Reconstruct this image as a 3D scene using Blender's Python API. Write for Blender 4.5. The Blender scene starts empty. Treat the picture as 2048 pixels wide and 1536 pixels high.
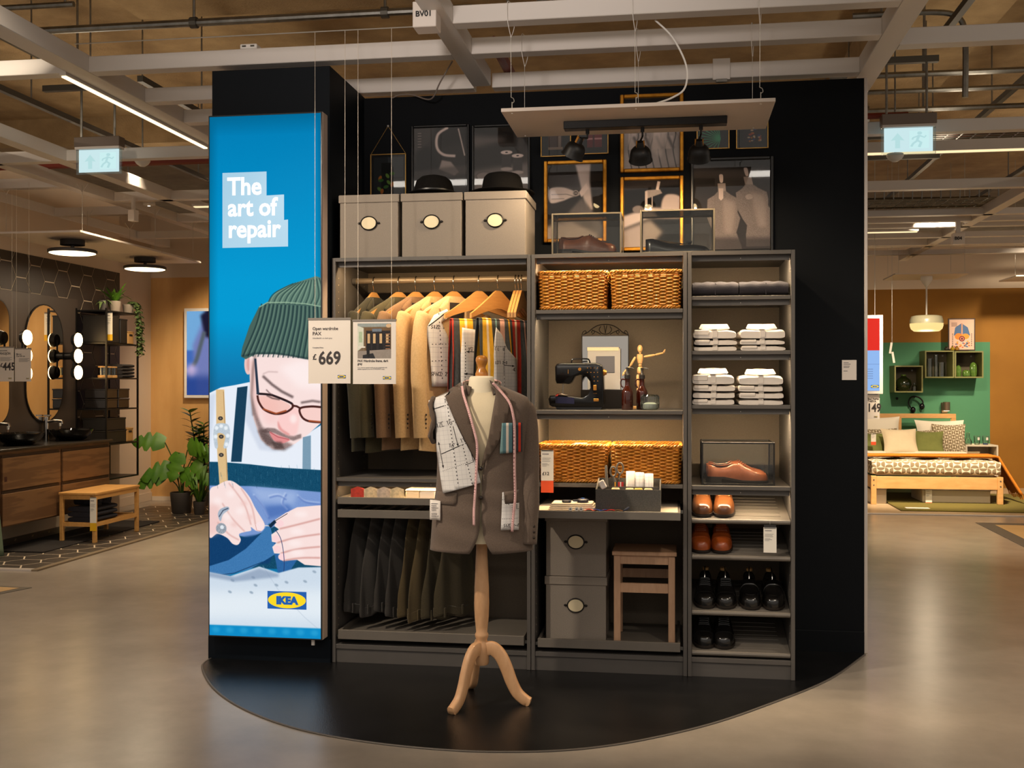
import bpy, math, random
import numpy as np
from mathutils import Vector, Matrix, Euler

# ------------------------------------------------------------------ camera
# World frame: the wardrobe front is the plane y = 0, its bottom front corner
# the origin, x runs along the wall, y into the wall, z up (metres).
EXPO = 0.6
FPX, TH, HORIZON = 2150.0, math.radians(8.57), 770.0
CAM = (1.678, -5.142, 1.38)
SC = bpy.context.scene
COL = SC.collection
cam_data = bpy.data.cameras.new('camera')
cam_data.sensor_width = 36.0
cam_data.lens = 36.0 * FPX / 2048.0
cam_data.shift_y = (HORIZON - 768.0) / 2048.0
cam_data.clip_end = 200
cam = bpy.data.objects.new('camera', cam_data)
cam.location = CAM
cam.rotation_euler = (math.pi / 2, 0, TH)
COL.objects.link(cam)
SC.camera = cam

# ------------------------------------------------------------------ view, world
SC.view_settings.view_transform = 'Standard'
SC.view_settings.look = 'None'
SC.view_settings.exposure = EXPO
SC.view_settings.gamma = 1.0
SC.view_settings.use_curve_mapping = False
try:
    SC.cycles.use_denoising = True
    SC.cycles.max_bounces = 8
    SC.cycles.transparent_max_bounces = 16
    SC.cycles.caustics_reflective = False
    SC.cycles.caustics_refractive = False
    SC.cycles.sample_clamp_indirect = 4.0
except Exception:
    pass
world = bpy.data.worlds.new('world')
world.use_nodes = True
world.node_tree.nodes['Background'].inputs[0].default_value = (1.0, 0.89, 0.78, 1)
world.node_tree.nodes['Background'].inputs[1].default_value = 0.33
SC.world = world

def aim(o, tgt):
    d = Vector(tgt) - Vector(o.location)
    o.rotation_euler = d.to_track_quat('-Z', 'Y').to_euler()

def spot(name, loc, tgt, power, deg, col=(1, .85, .67), blend=.6, size=.05):
    l = bpy.data.lights.new(name, 'SPOT')
    l.energy = power; l.spot_size = math.radians(deg); l.spot_blend = blend
    l.color = col; l.shadow_soft_size = size
    o = bpy.data.objects.new(name, l); o.location = loc; COL.objects.link(o); aim(o, tgt)
    return o

def area(name, loc, tgt, power, sx, sy, col=(1, .82, .62)):
    l = bpy.data.lights.new(name, 'AREA')
    l.shape = 'RECTANGLE'; l.size = sx; l.size_y = sy; l.energy = power; l.color = col
    o = bpy.data.objects.new(name, l); o.location = loc; COL.objects.link(o); aim(o, tgt)
    return o

def bulb(name, loc, power, r=.05, col=(1, .80, .58)):
    l = bpy.data.lights.new(name, 'POINT')
    l.energy = power; l.color = col; l.shadow_soft_size = r
    o = bpy.data.objects.new(name, l); o.location = loc; COL.objects.link(o)
    return o

WARM = (1, .80, .56)
# spots of the shop ceiling grid, above and behind the photographer's aisle, then two added fills
spot('key_spot', (-.75, -2.1, 3.25), (.75, .1, 1.0), 175, 58, (1, .85, .67), .45, .05)
spot('second_spot', (2.9, -2.5, 3.25), (1.6, .2, 1.1), 50, 62, (1, .85, .67), .6, .06)
spot('aisle_spot_a', (-2.2, -.6, 3.25), (-2.3, .6, 0), 95, 90, (1, .85, .67), .9, .1)
spot('aisle_spot_b', (3.7, -.8, 3.25), (3.6, .4, 0), 88, 90, (1, .85, .67), .9, .1)
spot('grid_fill', (.6, -6.5, 2.3), (.6, 1.0, 4.75), 420, 40, (1, .88, .80), .7, .3)  # added fill behind the camera to brighten the beams, no fitting there
spot('sign_fill', (-1.2, -1.6, 3.2), (-3.5, 3.6, 1.5), 130, 40, (1, .84, .64), .8, .08)  # added fill to brighten the hanging bathroom signs, not a known lamp
# linear ceiling lights of the wider shop
area('shop_strip_a', (.8, -4.2, 3.4), (.8, -4.2, 0), 30, 5.0, .3, (1, .92, .82))
area('shop_strip_b', (-4.5, 0.4, 3.4), (-4.5, .4, 0), 55, .3, 4.0, (1, .82, .62))
area('shop_strip_c', (6.5, 1.0, 3.4), (6.5, 1.0, 0), 35, .3, 4.0, (1, .82, .62))
# added upward fill lights that brighten the slab, no fittings on the beams
for i, (x, y, l, w) in enumerate(((-2.0, 2.6, 3.6, 4.5), (1.1, .3, 1.2, 2), (3.7, 2.6, 3.6, 4.5), (-3.6, 4.0, 3.6, 5), (5.6, 5.4, 4.0, 7))):
    area('slab_fill', (x, y, 3.13), (x, y, 4.1), w, .12, l, (1, .84, .64))
# bathroom and bedroom room-sets
spot('bath_spot_a', (-2.7, 3.0, 3.2), (-3.4, 4.0, .3), 263, 70, WARM, .8, .08)
spot('bath_spot_b', (-2.7, 5.0, 3.2), (-3.1, 7.0, .9), 355, 75, WARM, .8, .08)
spot('bath_spot_c', (-1.9, 3.0, 3.2), (-2.2, 3.4, 0), 130, 70, WARM, .9, .08)
spot('bed_spot_a', (4.3, 6.2, 3.2), (4.6, 8.7, .4), 821, 60, WARM, .7, .08)
spot('bed_spot_b', (5.9, 7.2, 3.2), (6.6, 10.0, 1.2), 367, 70, WARM, .8, .08)
spot('bed_spot_c', (3.6, 4.6, 3.2), (4.4, 5.6, 0), 240, 80, WARM, .9, .08)

# ------------------------------------------------------------------ pixels to places
_fw = (-math.sin(TH), math.cos(TH)); _rt = (math.cos(TH), math.sin(TH))
def _ray(px, py):
    a = (px - 1024) / FPX; b = -(py - HORIZON) / FPX
    return (_fw[0] + a * _rt[0], _fw[1] + a * _rt[1], b)
def P(px, py, x=None, y=None, z=None):
    d = _ray(px, py)
    if x is not None: t = (x - CAM[0]) / d[0]
    elif y is not None: t = (y - CAM[1]) / d[1]
    else: t = (z - CAM[2]) / d[2]
    return (CAM[0] + t * d[0], CAM[1] + t * d[1], CAM[2] + t * d[2])
def S(px, py, D):
    d = _ray(px, py)
    return (CAM[0] + D * d[0], CAM[1] + D * d[1], CAM[2] + D * d[2])

# ------------------------------------------------------------------ materials
def lin(c):
    out = []
    for v in c[:3]:
        v = v / 255.0
        out.append(v / 12.92 if v <= .04045 else ((v + .055) / 1.055) ** 2.4)
    return tuple(out)

_M = {}
def mat(name, col=(128, 128, 128), rough=.5, metal=0.0, col2=None, scale=20, bump=0.0, bscale=None,
        emit=0.0, spec=.5, coat=0.0, stretch=(1, 1, 1), sheen=0.0, kind='noise', trans=0.0, detail=4):
    if name in _M: return _M[name]
    m = bpy.data.materials.new(name); m.use_nodes = True; _M[name] = m
    nt = m.node_tree; b = nt.nodes['Principled BSDF']; L = nt.links
    c = lin(col)
    b.inputs['Base Color'].default_value = (*c, 1)
    b.inputs['Roughness'].default_value = rough
    b.inputs['Metallic'].default_value = metal
    b.inputs['Specular IOR Level'].default_value = spec
    b.inputs['Coat Weight'].default_value = coat
    b.inputs['Sheen Weight'].default_value = sheen
    b.inputs['Transmission Weight'].default_value = trans
    if emit:
        b.inputs['Emission Color'].default_value = (*c, 1)
        b.inputs['Base Color'].default_value = (.01, .01, .01, 1)
        b.inputs['Emission Strength'].default_value = emit * 2 ** -EXPO
    if col2 is not None or bump:
        tc = nt.nodes.new('ShaderNodeTexCoord'); mp = nt.nodes.new('ShaderNodeMapping')
        mp.inputs['Scale'].default_value = stretch
        L.new(tc.outputs['Object'], mp.inputs['Vector'])
        def tex(s):
            if kind == 'wave':
                t = nt.nodes.new('ShaderNodeTexWave'); t.inputs['Distortion'].default_value = 6
                t.inputs['Detail'].default_value = 3; t.inputs['Detail Scale'].default_value = 1.5
            elif kind == 'voronoi':
                t = nt.nodes.new('ShaderNodeTexVoronoi')
            else:
                t = nt.nodes.new('ShaderNodeTexNoise'); t.inputs['Detail'].default_value = detail
                t.inputs['Roughness'].default_value = .6
            t.inputs['Scale'].default_value = s
            L.new(mp.outputs['Vector'], t.inputs['Vector'])
            return t
        if col2 is not None:
            t = tex(scale)
            r = nt.nodes.new('ShaderNodeValToRGB')
            r.color_ramp.elements[0].position = .3; r.color_ramp.elements[1].position = .7
            r.color_ramp.elements[0].color = (*c, 1); r.color_ramp.elements[1].color = (*lin(col2), 1)
            L.new(t.outputs['Fac' if kind == 'noise' else (0 if kind != 'wave' else 'Fac')], r.inputs['Fac'])
            L.new(r.outputs['Color'], b.inputs['Base Color'])
        if bump:
            t2 = tex(bscale or scale)
            bp = nt.nodes.new('ShaderNodeBump'); bp.inputs['Strength'].default_value = bump
            bp.inputs['Distance'].default_value = .01
            L.new(t2.outputs[0], bp.inputs['Height']); L.new(bp.outputs['Normal'], b.inputs['Normal'])
    return m

def glass(name, tint=(235, 240, 235), gloss=.05, rough=.02, base=.06):
    """thin sheet glass: clear with a fresnel sheen"""
    if name in _M: return _M[name]
    m = bpy.data.materials.new(name); m.use_nodes = True; _M[name] = m
    nt = m.node_tree; nt.nodes.clear(); L = nt.links
    o = nt.nodes.new('ShaderNodeOutputMaterial'); mx = nt.nodes.new('ShaderNodeMixShader')
    tr = nt.nodes.new('ShaderNodeBsdfTransparent'); gl = nt.nodes.new('ShaderNodeBsdfGlossy')
    lw = nt.nodes.new('ShaderNodeLayerWeight'); lw.inputs['Blend'].default_value = .25
    ma = nt.nodes.new('ShaderNodeMath'); ma.operation = 'ADD'; ma.inputs[1].default_value = base
    tr.inputs[0].default_value = (*lin(tint), 1); gl.inputs['Roughness'].default_value = rough
    L.new(lw.outputs['Fresnel'], ma.inputs[0]); L.new(ma.outputs[0], mx.inputs[0])
    L.new(tr.outputs[0], mx.inputs[1]); L.new(gl.outputs[0], mx.inputs[2]); L.new(mx.outputs[0], o.inputs[0])
    return m

def printmat(name, img, emit=0.0, rough=.5, coat=0.0, tile=None, spec=.3):
    m = bpy.data.materials.new(name); m.use_nodes = True
    nt = m.node_tree; b = nt.nodes['Principled BSDF']; L = nt.links
    t = nt.nodes.new('ShaderNodeTexImage'); t.image = img
    uv = nt.nodes.new('ShaderNodeUVMap'); uv.uv_map = 'UVMap'
    if tile:
        mp = nt.nodes.new('ShaderNodeMapping'); mp.inputs['Scale'].default_value = (tile[0], tile[1], 1)
        L.new(uv.outputs[0], mp.inputs['Vector']); L.new(mp.outputs['Vector'], t.inputs['Vector'])
    else:
        L.new(uv.outputs[0], t.inputs['Vector'])
    b.inputs['Roughness'].default_value = rough; b.inputs['Coat Weight'].default_value = coat
    b.inputs['Coat Roughness'].default_value = .05; b.inputs['Specular IOR Level'].default_value = spec
    if emit:
        b.inputs['Base Color'].default_value = (0, 0, 0, 1)
        L.new(t.outputs['Color'], b.inputs['Emission Color']); b.inputs['Emission Strength'].default_value = emit * 2 ** -EXPO
        b.inputs['Specular IOR Level'].default_value = .03
    else:
        L.new(t.outputs['Color'], b.inputs['Base Color'])
    return m

# ------------------------------------------------------------------ objects
def tag(o, label=None, cat=None, group=None, kind=None):
    if label: o['label'] = label
    if cat: o['category'] = cat
    if group: o['group'] = group
    if kind: o['kind'] = kind
    return o

def T(name, label, cat, loc=(0, 0, 0), rz=0.0, group=None, kind=None):
    o = bpy.data.objects.new(name, None); o.empty_display_size = .05
    o.location = loc; o.rotation_euler = (0, 0, rz); COL.objects.link(o)
    return tag(o, label, cat, group, kind)

def copy_tree(o, parent=None):
    c = o.copy(); COL.objects.link(c); c.parent = parent
    for ch in list(o.children): copy_tree(ch, c)
    return c

def dup(root, loc, rz=None, label=None, group=None):
    c = copy_tree(root); c.location = loc
    if rz is not None: c.rotation_euler = (c.rotation_euler[0], c.rotation_euler[1], rz)
    if label: c['label'] = label
    if group: c['group'] = group
    return c

def wloc(o):
    v = Vector((0, 0, 0))
    while o is not None: v += o.location; o = o.parent
    return v

class MB:
    """collects shapes; build() links them as one mesh object"""
    def __init__(s): s.v = []; s.f = []; s.uv = {}
    def add(s, vs, fs, uvs=None):
        n = len(s.v); s.v.extend(tuple(p) for p in vs)
        s.f.extend(tuple(i + n for i in f) for f in fs)
        if uvs:
            for i, u in enumerate(uvs): s.uv[n + i] = u
        return s
    def box(s, x0, x1, y0, y1, z0, z1, b=0.0):
        if x0 > x1: x0, x1 = x1, x0
        if y0 > y1: y0, y1 = y1, y0
        if z0 > z1: z0, z1 = z1, z0
        b = min(b, (x1 - x0) * .45, (y1 - y0) * .45, (z1 - z0) * .45)
        if b <= 0:
            vs = [(x, y, z) for x in (x0, x1) for y in (y0, y1) for z in (z0, z1)]
            fs = [(0, 1, 3, 2), (4, 6, 7, 5), (0, 4, 5, 1), (2, 3, 7, 6), (0, 2, 6, 4), (1, 5, 7, 3)]
            return s.add(vs, fs)
        vs = []; idx = {}
        for i, x in enumerate((x0, x1)):
            for j, y in enumerate((y0, y1)):
                for k, z in enumerate((z0, z1)):
                    xi = x + (b if i == 0 else -b); yi = y + (b if j == 0 else -b); zi = z + (b if k == 0 else -b)
                    for a, p in (('x', (x, yi, zi)), ('y', (xi, y, zi)), ('z', (xi, yi, z))):
                        idx[(i, j, k, a)] = len(vs); vs.append(p)
        g = lambda i, j, k, a: idx[(i, j, k, a)]
        fs = []
        for i in (0, 1):
            q = [g(i, 0, 0, 'x'), g(i, 1, 0, 'x'), g(i, 1, 1, 'x'), g(i, 0, 1, 'x')]; fs.append(q if i else q[::-1])
            q = [g(0, i, 0, 'y'), g(0, i, 1, 'y'), g(1, i, 1, 'y'), g(1, i, 0, 'y')]; fs.append(q if i else q[::-1])
            q = [g(0, 0, i, 'z'), g(1, 0, i, 'z'), g(1, 1, i, 'z'), g(0, 1, i, 'z')]; fs.append(q if i else q[::-1])
        for i in (0, 1):
            for j in (0, 1):
                fs.append([g(i, j, 0, 'x'), g(i, j, 1, 'x'), g(i, j, 1, 'y'), g(i, j, 0, 'y')][::1 if i == j else -1])
                fs.append([g(i, 0, j, 'x'), g(i, 0, j, 'z'), g(i, 1, j, 'z'), g(i, 1, j, 'x')][::1 if i == j else -1])
                fs.append([g(0, i, j, 'y'), g(1, i, j, 'y'), g(1, i, j, 'z'), g(0, i, j, 'z')][::1 if i == j else -1])
                for k in (0, 1):
                    t = [g(i, j, k, 'x'), g(i, j, k, 'y'), g(i, j, k, 'z')]
                    fs.append(t if (i + j + k) % 2 else t[::-1])
        return s.add(vs, fs)
    def loft(s, rings, closed=True, cap=True, uvs=None):
        n = len(rings[0]); vs = [p for r in rings for p in r]; fs = []
        for i in range(len(rings) - 1):
            for j in range(n if closed else n - 1):
                k = (j + 1) % n
                fs.append((i * n + j, i * n + k, (i + 1) * n + k, (i + 1) * n + j))
        if cap and closed:
            fs.append(tuple(range(n))[::-1]); fs.append(tuple(range((len(rings) - 1) * n, len(rings) * n)))
        return s.add(vs, fs, uvs)
    def lathe(s, prof, c=(0, 0, 0), n=20, cap=True, sx=1.0, sy=1.0):
        rings = [[(c[0] + r * sx * math.cos(2 * math.pi * k / n), c[1] + r * sy * math.sin(2 * math.pi * k / n), c[2] + z) for k in range(n)] for r, z in prof]
        return s.loft(rings, True, cap)
    def tube(s, pts, r, n=8, cap=True, flat=1.0):
        pts = [Vector(p) for p in pts]; rings = []; m = len(pts)
        up = None
        for i, p in enumerate(pts):
            t = (pts[min(i + 1, m - 1)] - pts[max(i - 1, 0)])
            if t.length < 1e-9: t = Vector((0, 0, 1))
            t.normalize()
            if up is None:
                up = Vector((0, 0, 1)) if abs(t.z) < .9 else Vector((1, 0, 0))
            a = t.cross(up)
            if a.length < 1e-6: a = t.cross(Vector((0, 1, 0)))
            a.normalize(); b = a.cross(t).normalized(); up = b
            rr = r[i] if isinstance(r, (list, tuple)) else r
            rings.append([p + a * (rr * math.cos(2 * math.pi * k / n)) + b * (rr * flat * math.sin(2 * math.pi * k / n)) for k in range(n)])
        return s.loft(rings, True, cap)
    def cyl(s, p0, p1, r0, r1=None, n=16):
        return s.tube([p0, p1], [r0, r0 if r1 is None else r1], n)
    def prism(s, poly, plane, a0, a1):
        m = {'xz': lambda u, w, a: (u, a, w), 'xy': lambda u, w, a: (u, w, a), 'yz': lambda u, w, a: (a, u, w)}[plane]
        return s.loft([[m(u, w, a0) for u, w in poly], [m(u, w, a1) for u, w in poly]])
    def grid(s, fn, nu, nv, closeu=False, uv=True, flip=False):
        vs = []; us = []
        for j in range(nv + 1):
            for i in range(nu if closeu else nu + 1):
                u, v = i / nu, j / nv
                vs.append(fn(u, v)); us.append((u, v))
        w = nu if closeu else nu + 1; fs = []
        for j in range(nv):
            for i in range(nu):
                k = (i + 1) % w if closeu else i + 1
                q = (j * w + i, j * w + k, (j + 1) * w + k, (j + 1) * w + i)
                fs.append(q[::-1] if flip else q)
        return s.add(vs, fs, us if uv else None)
    def ball(s, c, r, nu=16, nv=10):
        if not isinstance(r, (tuple, list)): r = (r, r, r)
        prof = [(math.sin(math.pi * j / nv), -math.cos(math.pi * j / nv)) for j in range(nv + 1)]
        prof[0] = (.01, -1); prof[-1] = (.01, 1)
        rings = [[(c[0] + r[0] * q * math.cos(2 * math.pi * k / nu), c[1] + r[1] * q * math.sin(2 * math.pi * k / nu), c[2] + r[2] * z) for k in range(nu)] for q, z in prof]
        return s.loft(rings)
    def quad(s, a, b, c, d):
        return s.add([a, b, c, d], [(0, 1, 2, 3)], [(0, 0), (1, 0), (1, 1), (0, 1)])
    def patch(s, poly, fy, cell=.03, mapper=None):
        """a flat outline (x, z) cut into cells and laid on the surface y = fy(x, z); uv over its bounding box"""
        xs = [p[0] for p in poly]; zs = [p[1] for p in poly]
        x0, x1, z0, z1 = min(xs), max(xs), min(zs), max(zs)
        nx = max(1, int(math.ceil((x1 - x0) / cell))); nz = max(1, int(math.ceil((z1 - z0) / cell)))
        ids = {}; vs = []; us = []; fs = []
        def clip(pl, ax, val, keep):
            out = []
            for i in range(len(pl)):
                a, b = pl[i - 1], pl[i]
                ia = (a[ax] - val) * keep >= -1e-9; ib = (b[ax] - val) * keep >= -1e-9
                if ia != ib:
                    t = (val - a[ax]) / (b[ax] - a[ax]); out.append((a[0] + t * (b[0] - a[0]), a[1] + t * (b[1] - a[1])))
                if ib: out.append(b)
            return out
        for i in range(nx):
            cx0 = x0 + (x1 - x0) * i / nx; cx1 = x0 + (x1 - x0) * (i + 1) / nx
            p1 = clip(clip(list(poly), 0, cx0, 1), 0, cx1, -1)
            if len(p1) < 3: continue
            for j in range(nz):
                cz0 = z0 + (z1 - z0) * j / nz; cz1 = z0 + (z1 - z0) * (j + 1) / nz
                p2 = clip(clip(p1, 1, cz0, 1), 1, cz1, -1)
                face = []
                for q in p2:
                    k = (round(q[0], 5), round(q[1], 5))
                    if k not in ids:
                        ids[k] = len(vs)
                        vs.append(mapper(*q) if mapper else (q[0], fy(*q), q[1]))
                        us.append(((q[0] - x0) / (x1 - x0 + 1e-9), (q[1] - z0) / (z1 - z0 + 1e-9)))
                    if not face or face[-1] != ids[k]: face.append(ids[k])
                if len(face) > 1 and face[0] == face[-1]: face.pop()
                if len(set(face)) >= 3: fs.append(tuple(face))
        return s.add(vs, fs, us)
    def xf(s, M, start=0):
        s.v[start:] = [tuple(M @ Vector(p)) for p in s.v[start:]]
        return s
    def build(s, name, m, parent=None, w=False, smooth=35, org=None, label=None, cat=None, group=None, kind=None, solid=0, sub=0, mats=None):
        if parent is not None and w: o_ = wloc(parent)
        elif org is not None: o_ = Vector(org)
        else: o_ = Vector((0, 0, 0))
        me = bpy.data.meshes.new(name)
        me.from_pydata([(p[0] - o_.x, p[1] - o_.y, p[2] - o_.z) for p in s.v], [], s.f)
        if s.uv:
            ul = me.uv_layers.new(name='UVMap')
            vi = np.empty(len(me.loops), dtype=np.int32); me.loops.foreach_get('vertex_index', vi)
            arr = np.zeros((len(s.v), 2), dtype=np.float32)
            for k, u in s.uv.items(): arr[k] = u
            ul.data.foreach_set('uv', arr[vi].ravel())
        me.materials.append(m)
        if smooth:
            me.shade_smooth(); me.set_sharp_from_angle(angle=math.radians(smooth))
        o = bpy.data.objects.new(name, me); COL.objects.link(o)
        if parent is not None: o.parent = parent
        elif org is not None: o.location = org
        if sub:
            md = o.modifiers.new('subdivision', 'SUBSURF'); md.levels = sub; md.render_levels = sub
        if solid:
            md = o.modifiers.new('thickness', 'SOLIDIFY'); md.thickness = solid; md.offset = 0
        return tag(o, label, cat, group, kind)

def bx(name, m, d, parent=None, w=True, b=.0, **k):
    return MB().box(*d, b).build(name, m, parent, w=w, smooth=0 if not b else 35, **k)

def text(s, size, m, parent, loc, face='-y', ext=.0006, bold=0.0, align='LEFT', squeeze=1.0, name='lettering', w=True, spacing=1.0, rot=0.0):
    """printed lettering as a thin mesh; loc is the left end of the base line"""
    cu = bpy.data.curves.new('lettering', 'FONT'); cu.body = s; cu.size = size; cu.extrude = ext; cu.offset = bold
    cu.align_x = align; cu.space_character = spacing; cu.resolution_u = 3; cu.space_line = .95
    to = bpy.data.objects.new('lettering', cu); COL.objects.link(to)
    bpy.context.view_layer.update()
    me = bpy.data.meshes.new_from_object(to.evaluated_get(bpy.context.evaluated_depsgraph_get()))
    bpy.data.objects.remove(to); bpy.data.curves.remove(cu)
    n = len(me.vertices); co = np.empty(n * 3); me.vertices.foreach_get('co', co); co = co.reshape(-1, 3)
    x, y, z = co[:, 0] * squeeze, co[:, 1].copy(), co[:, 2].copy()
    if rot: x, y = x * math.cos(rot) - y * math.sin(rot), x * math.sin(rot) + y * math.cos(rot)
    o_ = wloc(parent) if (parent is not None and w) else Vector((0, 0, 0))
    if face == '-y': q = np.stack([x, -z, y], 1)
    elif face == '+x': q = np.stack([z, x, y], 1)
    else: q = np.stack([x, y, z], 1)
    q += np.array([loc[0] - o_.x, loc[1] - o_.y, loc[2] - o_.z])
    me.vertices.foreach_set('co', q.ravel()); me.update()
    me.materials.clear(); me.materials.append(m)
    o = bpy.data.objects.new(name, me); COL.objects.link(o); o.parent = parent
    return o

# ------------------------------------------------------------------ flat prints, painted in code
def catmull(pts, n=8, closed=True):
    out = []; m = len(pts)
    rng = range(m) if closed else range(m - 1)
    for i in rng:
        if closed: p0, p1, p2, p3 = pts[i - 1], pts[i], pts[(i + 1) % m], pts[(i + 2) % m]
        else: p0, p1, p2, p3 = pts[max(i - 1, 0)], pts[i], pts[i + 1], pts[min(i + 2, m - 1)]
        for k in range(n):
            t = k / n
            out.append(tuple(.5 * (2 * b + (c - a) * t + (2 * a - 5 * b + 4 * c - d) * t * t + (3 * b - a - 3 * c + d) * t ** 3)
                             for a, b, c, d in zip(p0, p1, p2, p3)))
    if not closed: out.append(tuple(pts[-1]))
    return out

def blur2(a, r):
    if r < 1: return a
    for _ in range(2):
        for ax in (0, 1):
            pad = [(0, 0)] * a.ndim; pad[ax] = (r + 1, r)
            c = np.cumsum(np.pad(a, pad, mode='edge'), axis=ax)
            n = a.shape[ax]
            hi = np.take(c, range(2 * r + 1, 2 * r + 1 + n), axis=ax); lo = np.take(c, range(0, n), axis=ax)
            a = (hi - lo) / (2 * r + 1)
    return a

class Canvas:
    def __init__(s, box, k, bg):
        s.x0, s.y0, s.x1, s.y1 = box; s.k = k
        s.w = int(round((s.x1 - s.x0) * k)); s.h = int(round((s.y1 - s.y0) * k))
        s.a = np.zeros((s.h, s.w, 3)) + np.array(bg, float) / 255.0
        s.rng = np.random.default_rng(7)
    def _mask(s, pts, soft):
        k = s.k; q = [((x - s.x0) * k, (y - s.y0) * k) for x, y in pts]
        pad = int(soft * k * 2) + 3
        xa = max(0, int(min(p[0] for p in q)) - pad); xb = min(s.w, int(max(p[0] for p in q)) + pad)
        ya = max(0, int(min(p[1] for p in q)) - pad); yb = min(s.h, int(max(p[1] for p in q)) + pad)
        if xa >= xb or ya >= yb: return None
        X = np.arange(xa, xb) + .5; m = np.zeros((yb - ya, xb - xa))
        for sub in (.25, .75):
            for r in range(ya, yb):
                y = r + sub; xs = []
                for i in range(len(q)):
                    (ax, ay), (bx_, by) = q[i - 1], q[i]
                    if (ay > y) != (by > y): xs.append(ax + (y - ay) / (by - ay) * (bx_ - ax))
                xs.sort()
                for a, b in zip(xs[::2], xs[1::2]):
                    m[r - ya] += .5 * np.clip(np.minimum(X + .5, b) - np.maximum(X - .5, a), 0, 1)
        m = np.clip(m, 0, 1)
        if soft: m = blur2(m, max(1, int(soft * k)))
        return xa, xb, ya, yb, m
    def poly(s, pts, col, alpha=1.0, soft=0, curve=False, tex=0.0):
        if curve: pts = catmull(pts)
        r = s._mask(pts, soft)
        if r is None: return s
        xa, xb, ya, yb, m = r
        m = (m * alpha)[:, :, None]; c = np.array(col, float) / 255.0
        if tex: c = c + (s.rng.random((yb - ya, xb - xa, 1)) - .5) * tex
        s.a[ya:yb, xa:xb] = s.a[ya:yb, xa:xb] * (1 - m) + c * m
        return s
    def ell(s, cx, cy, rx, ry, col, alpha=1.0, soft=0, rot=0, tex=0.0):
        c, n = math.cos(rot), math.sin(rot)
        pts = [(cx + rx * math.cos(t) * c - ry * math.sin(t) * n, cy + rx * math.cos(t) * n + ry * math.sin(t) * c) for t in np.linspace(0, 2 * math.pi, 40)[:-1]]
        return s.poly(pts, col, alpha, soft, tex=tex)
    def rect(s, x0, y0, x1, y1, col, alpha=1.0, soft=0, tex=0.0):
        return s.poly([(x0, y0), (x1, y0), (x1, y1), (x0, y1)], col, alpha, soft, tex=tex)
    def line(s, pts, w, col, alpha=1.0, soft=0, curve=False):
        if curve: pts = catmull(pts, 8, False)
        L, R = [], []
        for i, p in enumerate(pts):
            a = pts[max(i - 1, 0)]; b = pts[min(i + 1, len(pts) - 1)]
            dx, dy = b[0] - a[0], b[1] - a[1]; n = math.hypot(dx, dy) or 1
            L.append((p[0] - dy / n * w / 2, p[1] + dx / n * w / 2)); R.append((p[0] + dy / n * w / 2, p[1] - dx / n * w / 2))
        return s.poly(L + R[::-1], col, alpha, soft)
    def noise(s, amt, cell=1):
        n = s.rng.random((s.h // cell + 2, s.w // cell + 2)) - .5
        n = np.kron(n, np.ones((cell, cell)))[:s.h, :s.w]
        s.a += (blur2(n, cell) if cell > 1 else n)[:, :, None] * amt
        return s
    def img(s, name):
        a = np.clip(s.a, 0, 1)
        im = bpy.data.images.new(name, s.w, s.h)
        px = np.ones((s.h, s.w, 4), dtype=np.float32); px[:, :, :3] = a[::-1]
        im.pixels.foreach_set(px.ravel()); im.update(); im.pack()
        return im
random.seed(11)
rnd = random.uniform
# ================================================================== STRUCTURE
m_conc = mat('polished_concrete', (160, 150, 137), .27, col2=(140, 130, 118), scale=2.2, bump=.015, bscale=90, spec=.45, detail=8)
m_vinyl = mat('black_vinyl', (12, 12, 13), .27, col2=(20, 20, 21), scale=6, bump=.12, bscale=160, spec=.5)
m_black = mat('black_wall_paint', (10, 13, 17), .7, col2=(12, 15, 19), scale=3, bump=.03, bscale=120, spec=.12)
m_navy = mat('dark_navy_board', (9, 16, 23), .55, spec=.15)
m_slab = mat('rough_concrete_slab', (186, 158, 116), .9, col2=(150, 124, 88), scale=3, bump=.8, bscale=55, spec=.2, detail=8)
m_white = mat('white_painted_steel', (222, 216, 210), .45)
m_zinc = mat('galvanised_steel', (150, 148, 142), .38, 1.0, col2=(120, 118, 112), scale=12)
m_dark_rail = mat('dark_steel_channel', (92, 88, 80), .5, .7)
m_alu = mat('satin_aluminium', (200, 190, 182), .4, .3)
m_wire = mat('steel_wire', (190, 185, 175), .4, .6)
m_plastic = mat('white_plastic', (232, 228, 222), .4)

tag(MB().quad((-14, -12, 0), (14, -12, 0), (14, 18, 0), (-14, 18, 0)).build('floor', m_conc, smooth=0), 'pale polished concrete shop floor', 'floor', kind='structure')
tag(MB().box(-14, 14, -3.2, 18, 4.15, 4.3).build('ceiling', m_slab, smooth=0), 'rough tan concrete ceiling slab above the grid', 'ceiling', kind='structure')
# the dropped concrete beams of the slab
for i, (x0, x1, y0, y1, z) in enumerate([(-1.9, 4.6, .9, 1.7, 3.86), (3.1, 3.9, 1.7, 14, 3.9), (-6, -1.9, 5.2, 5.9, 3.86)]):
    tag(MB().box(x0, x1, y0, y1, z, 4.16).build('ceiling_slab_rib', m_slab, smooth=0), 'rough concrete rib under the ceiling slab', 'ceiling', kind='structure', group='concrete ribs')

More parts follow.
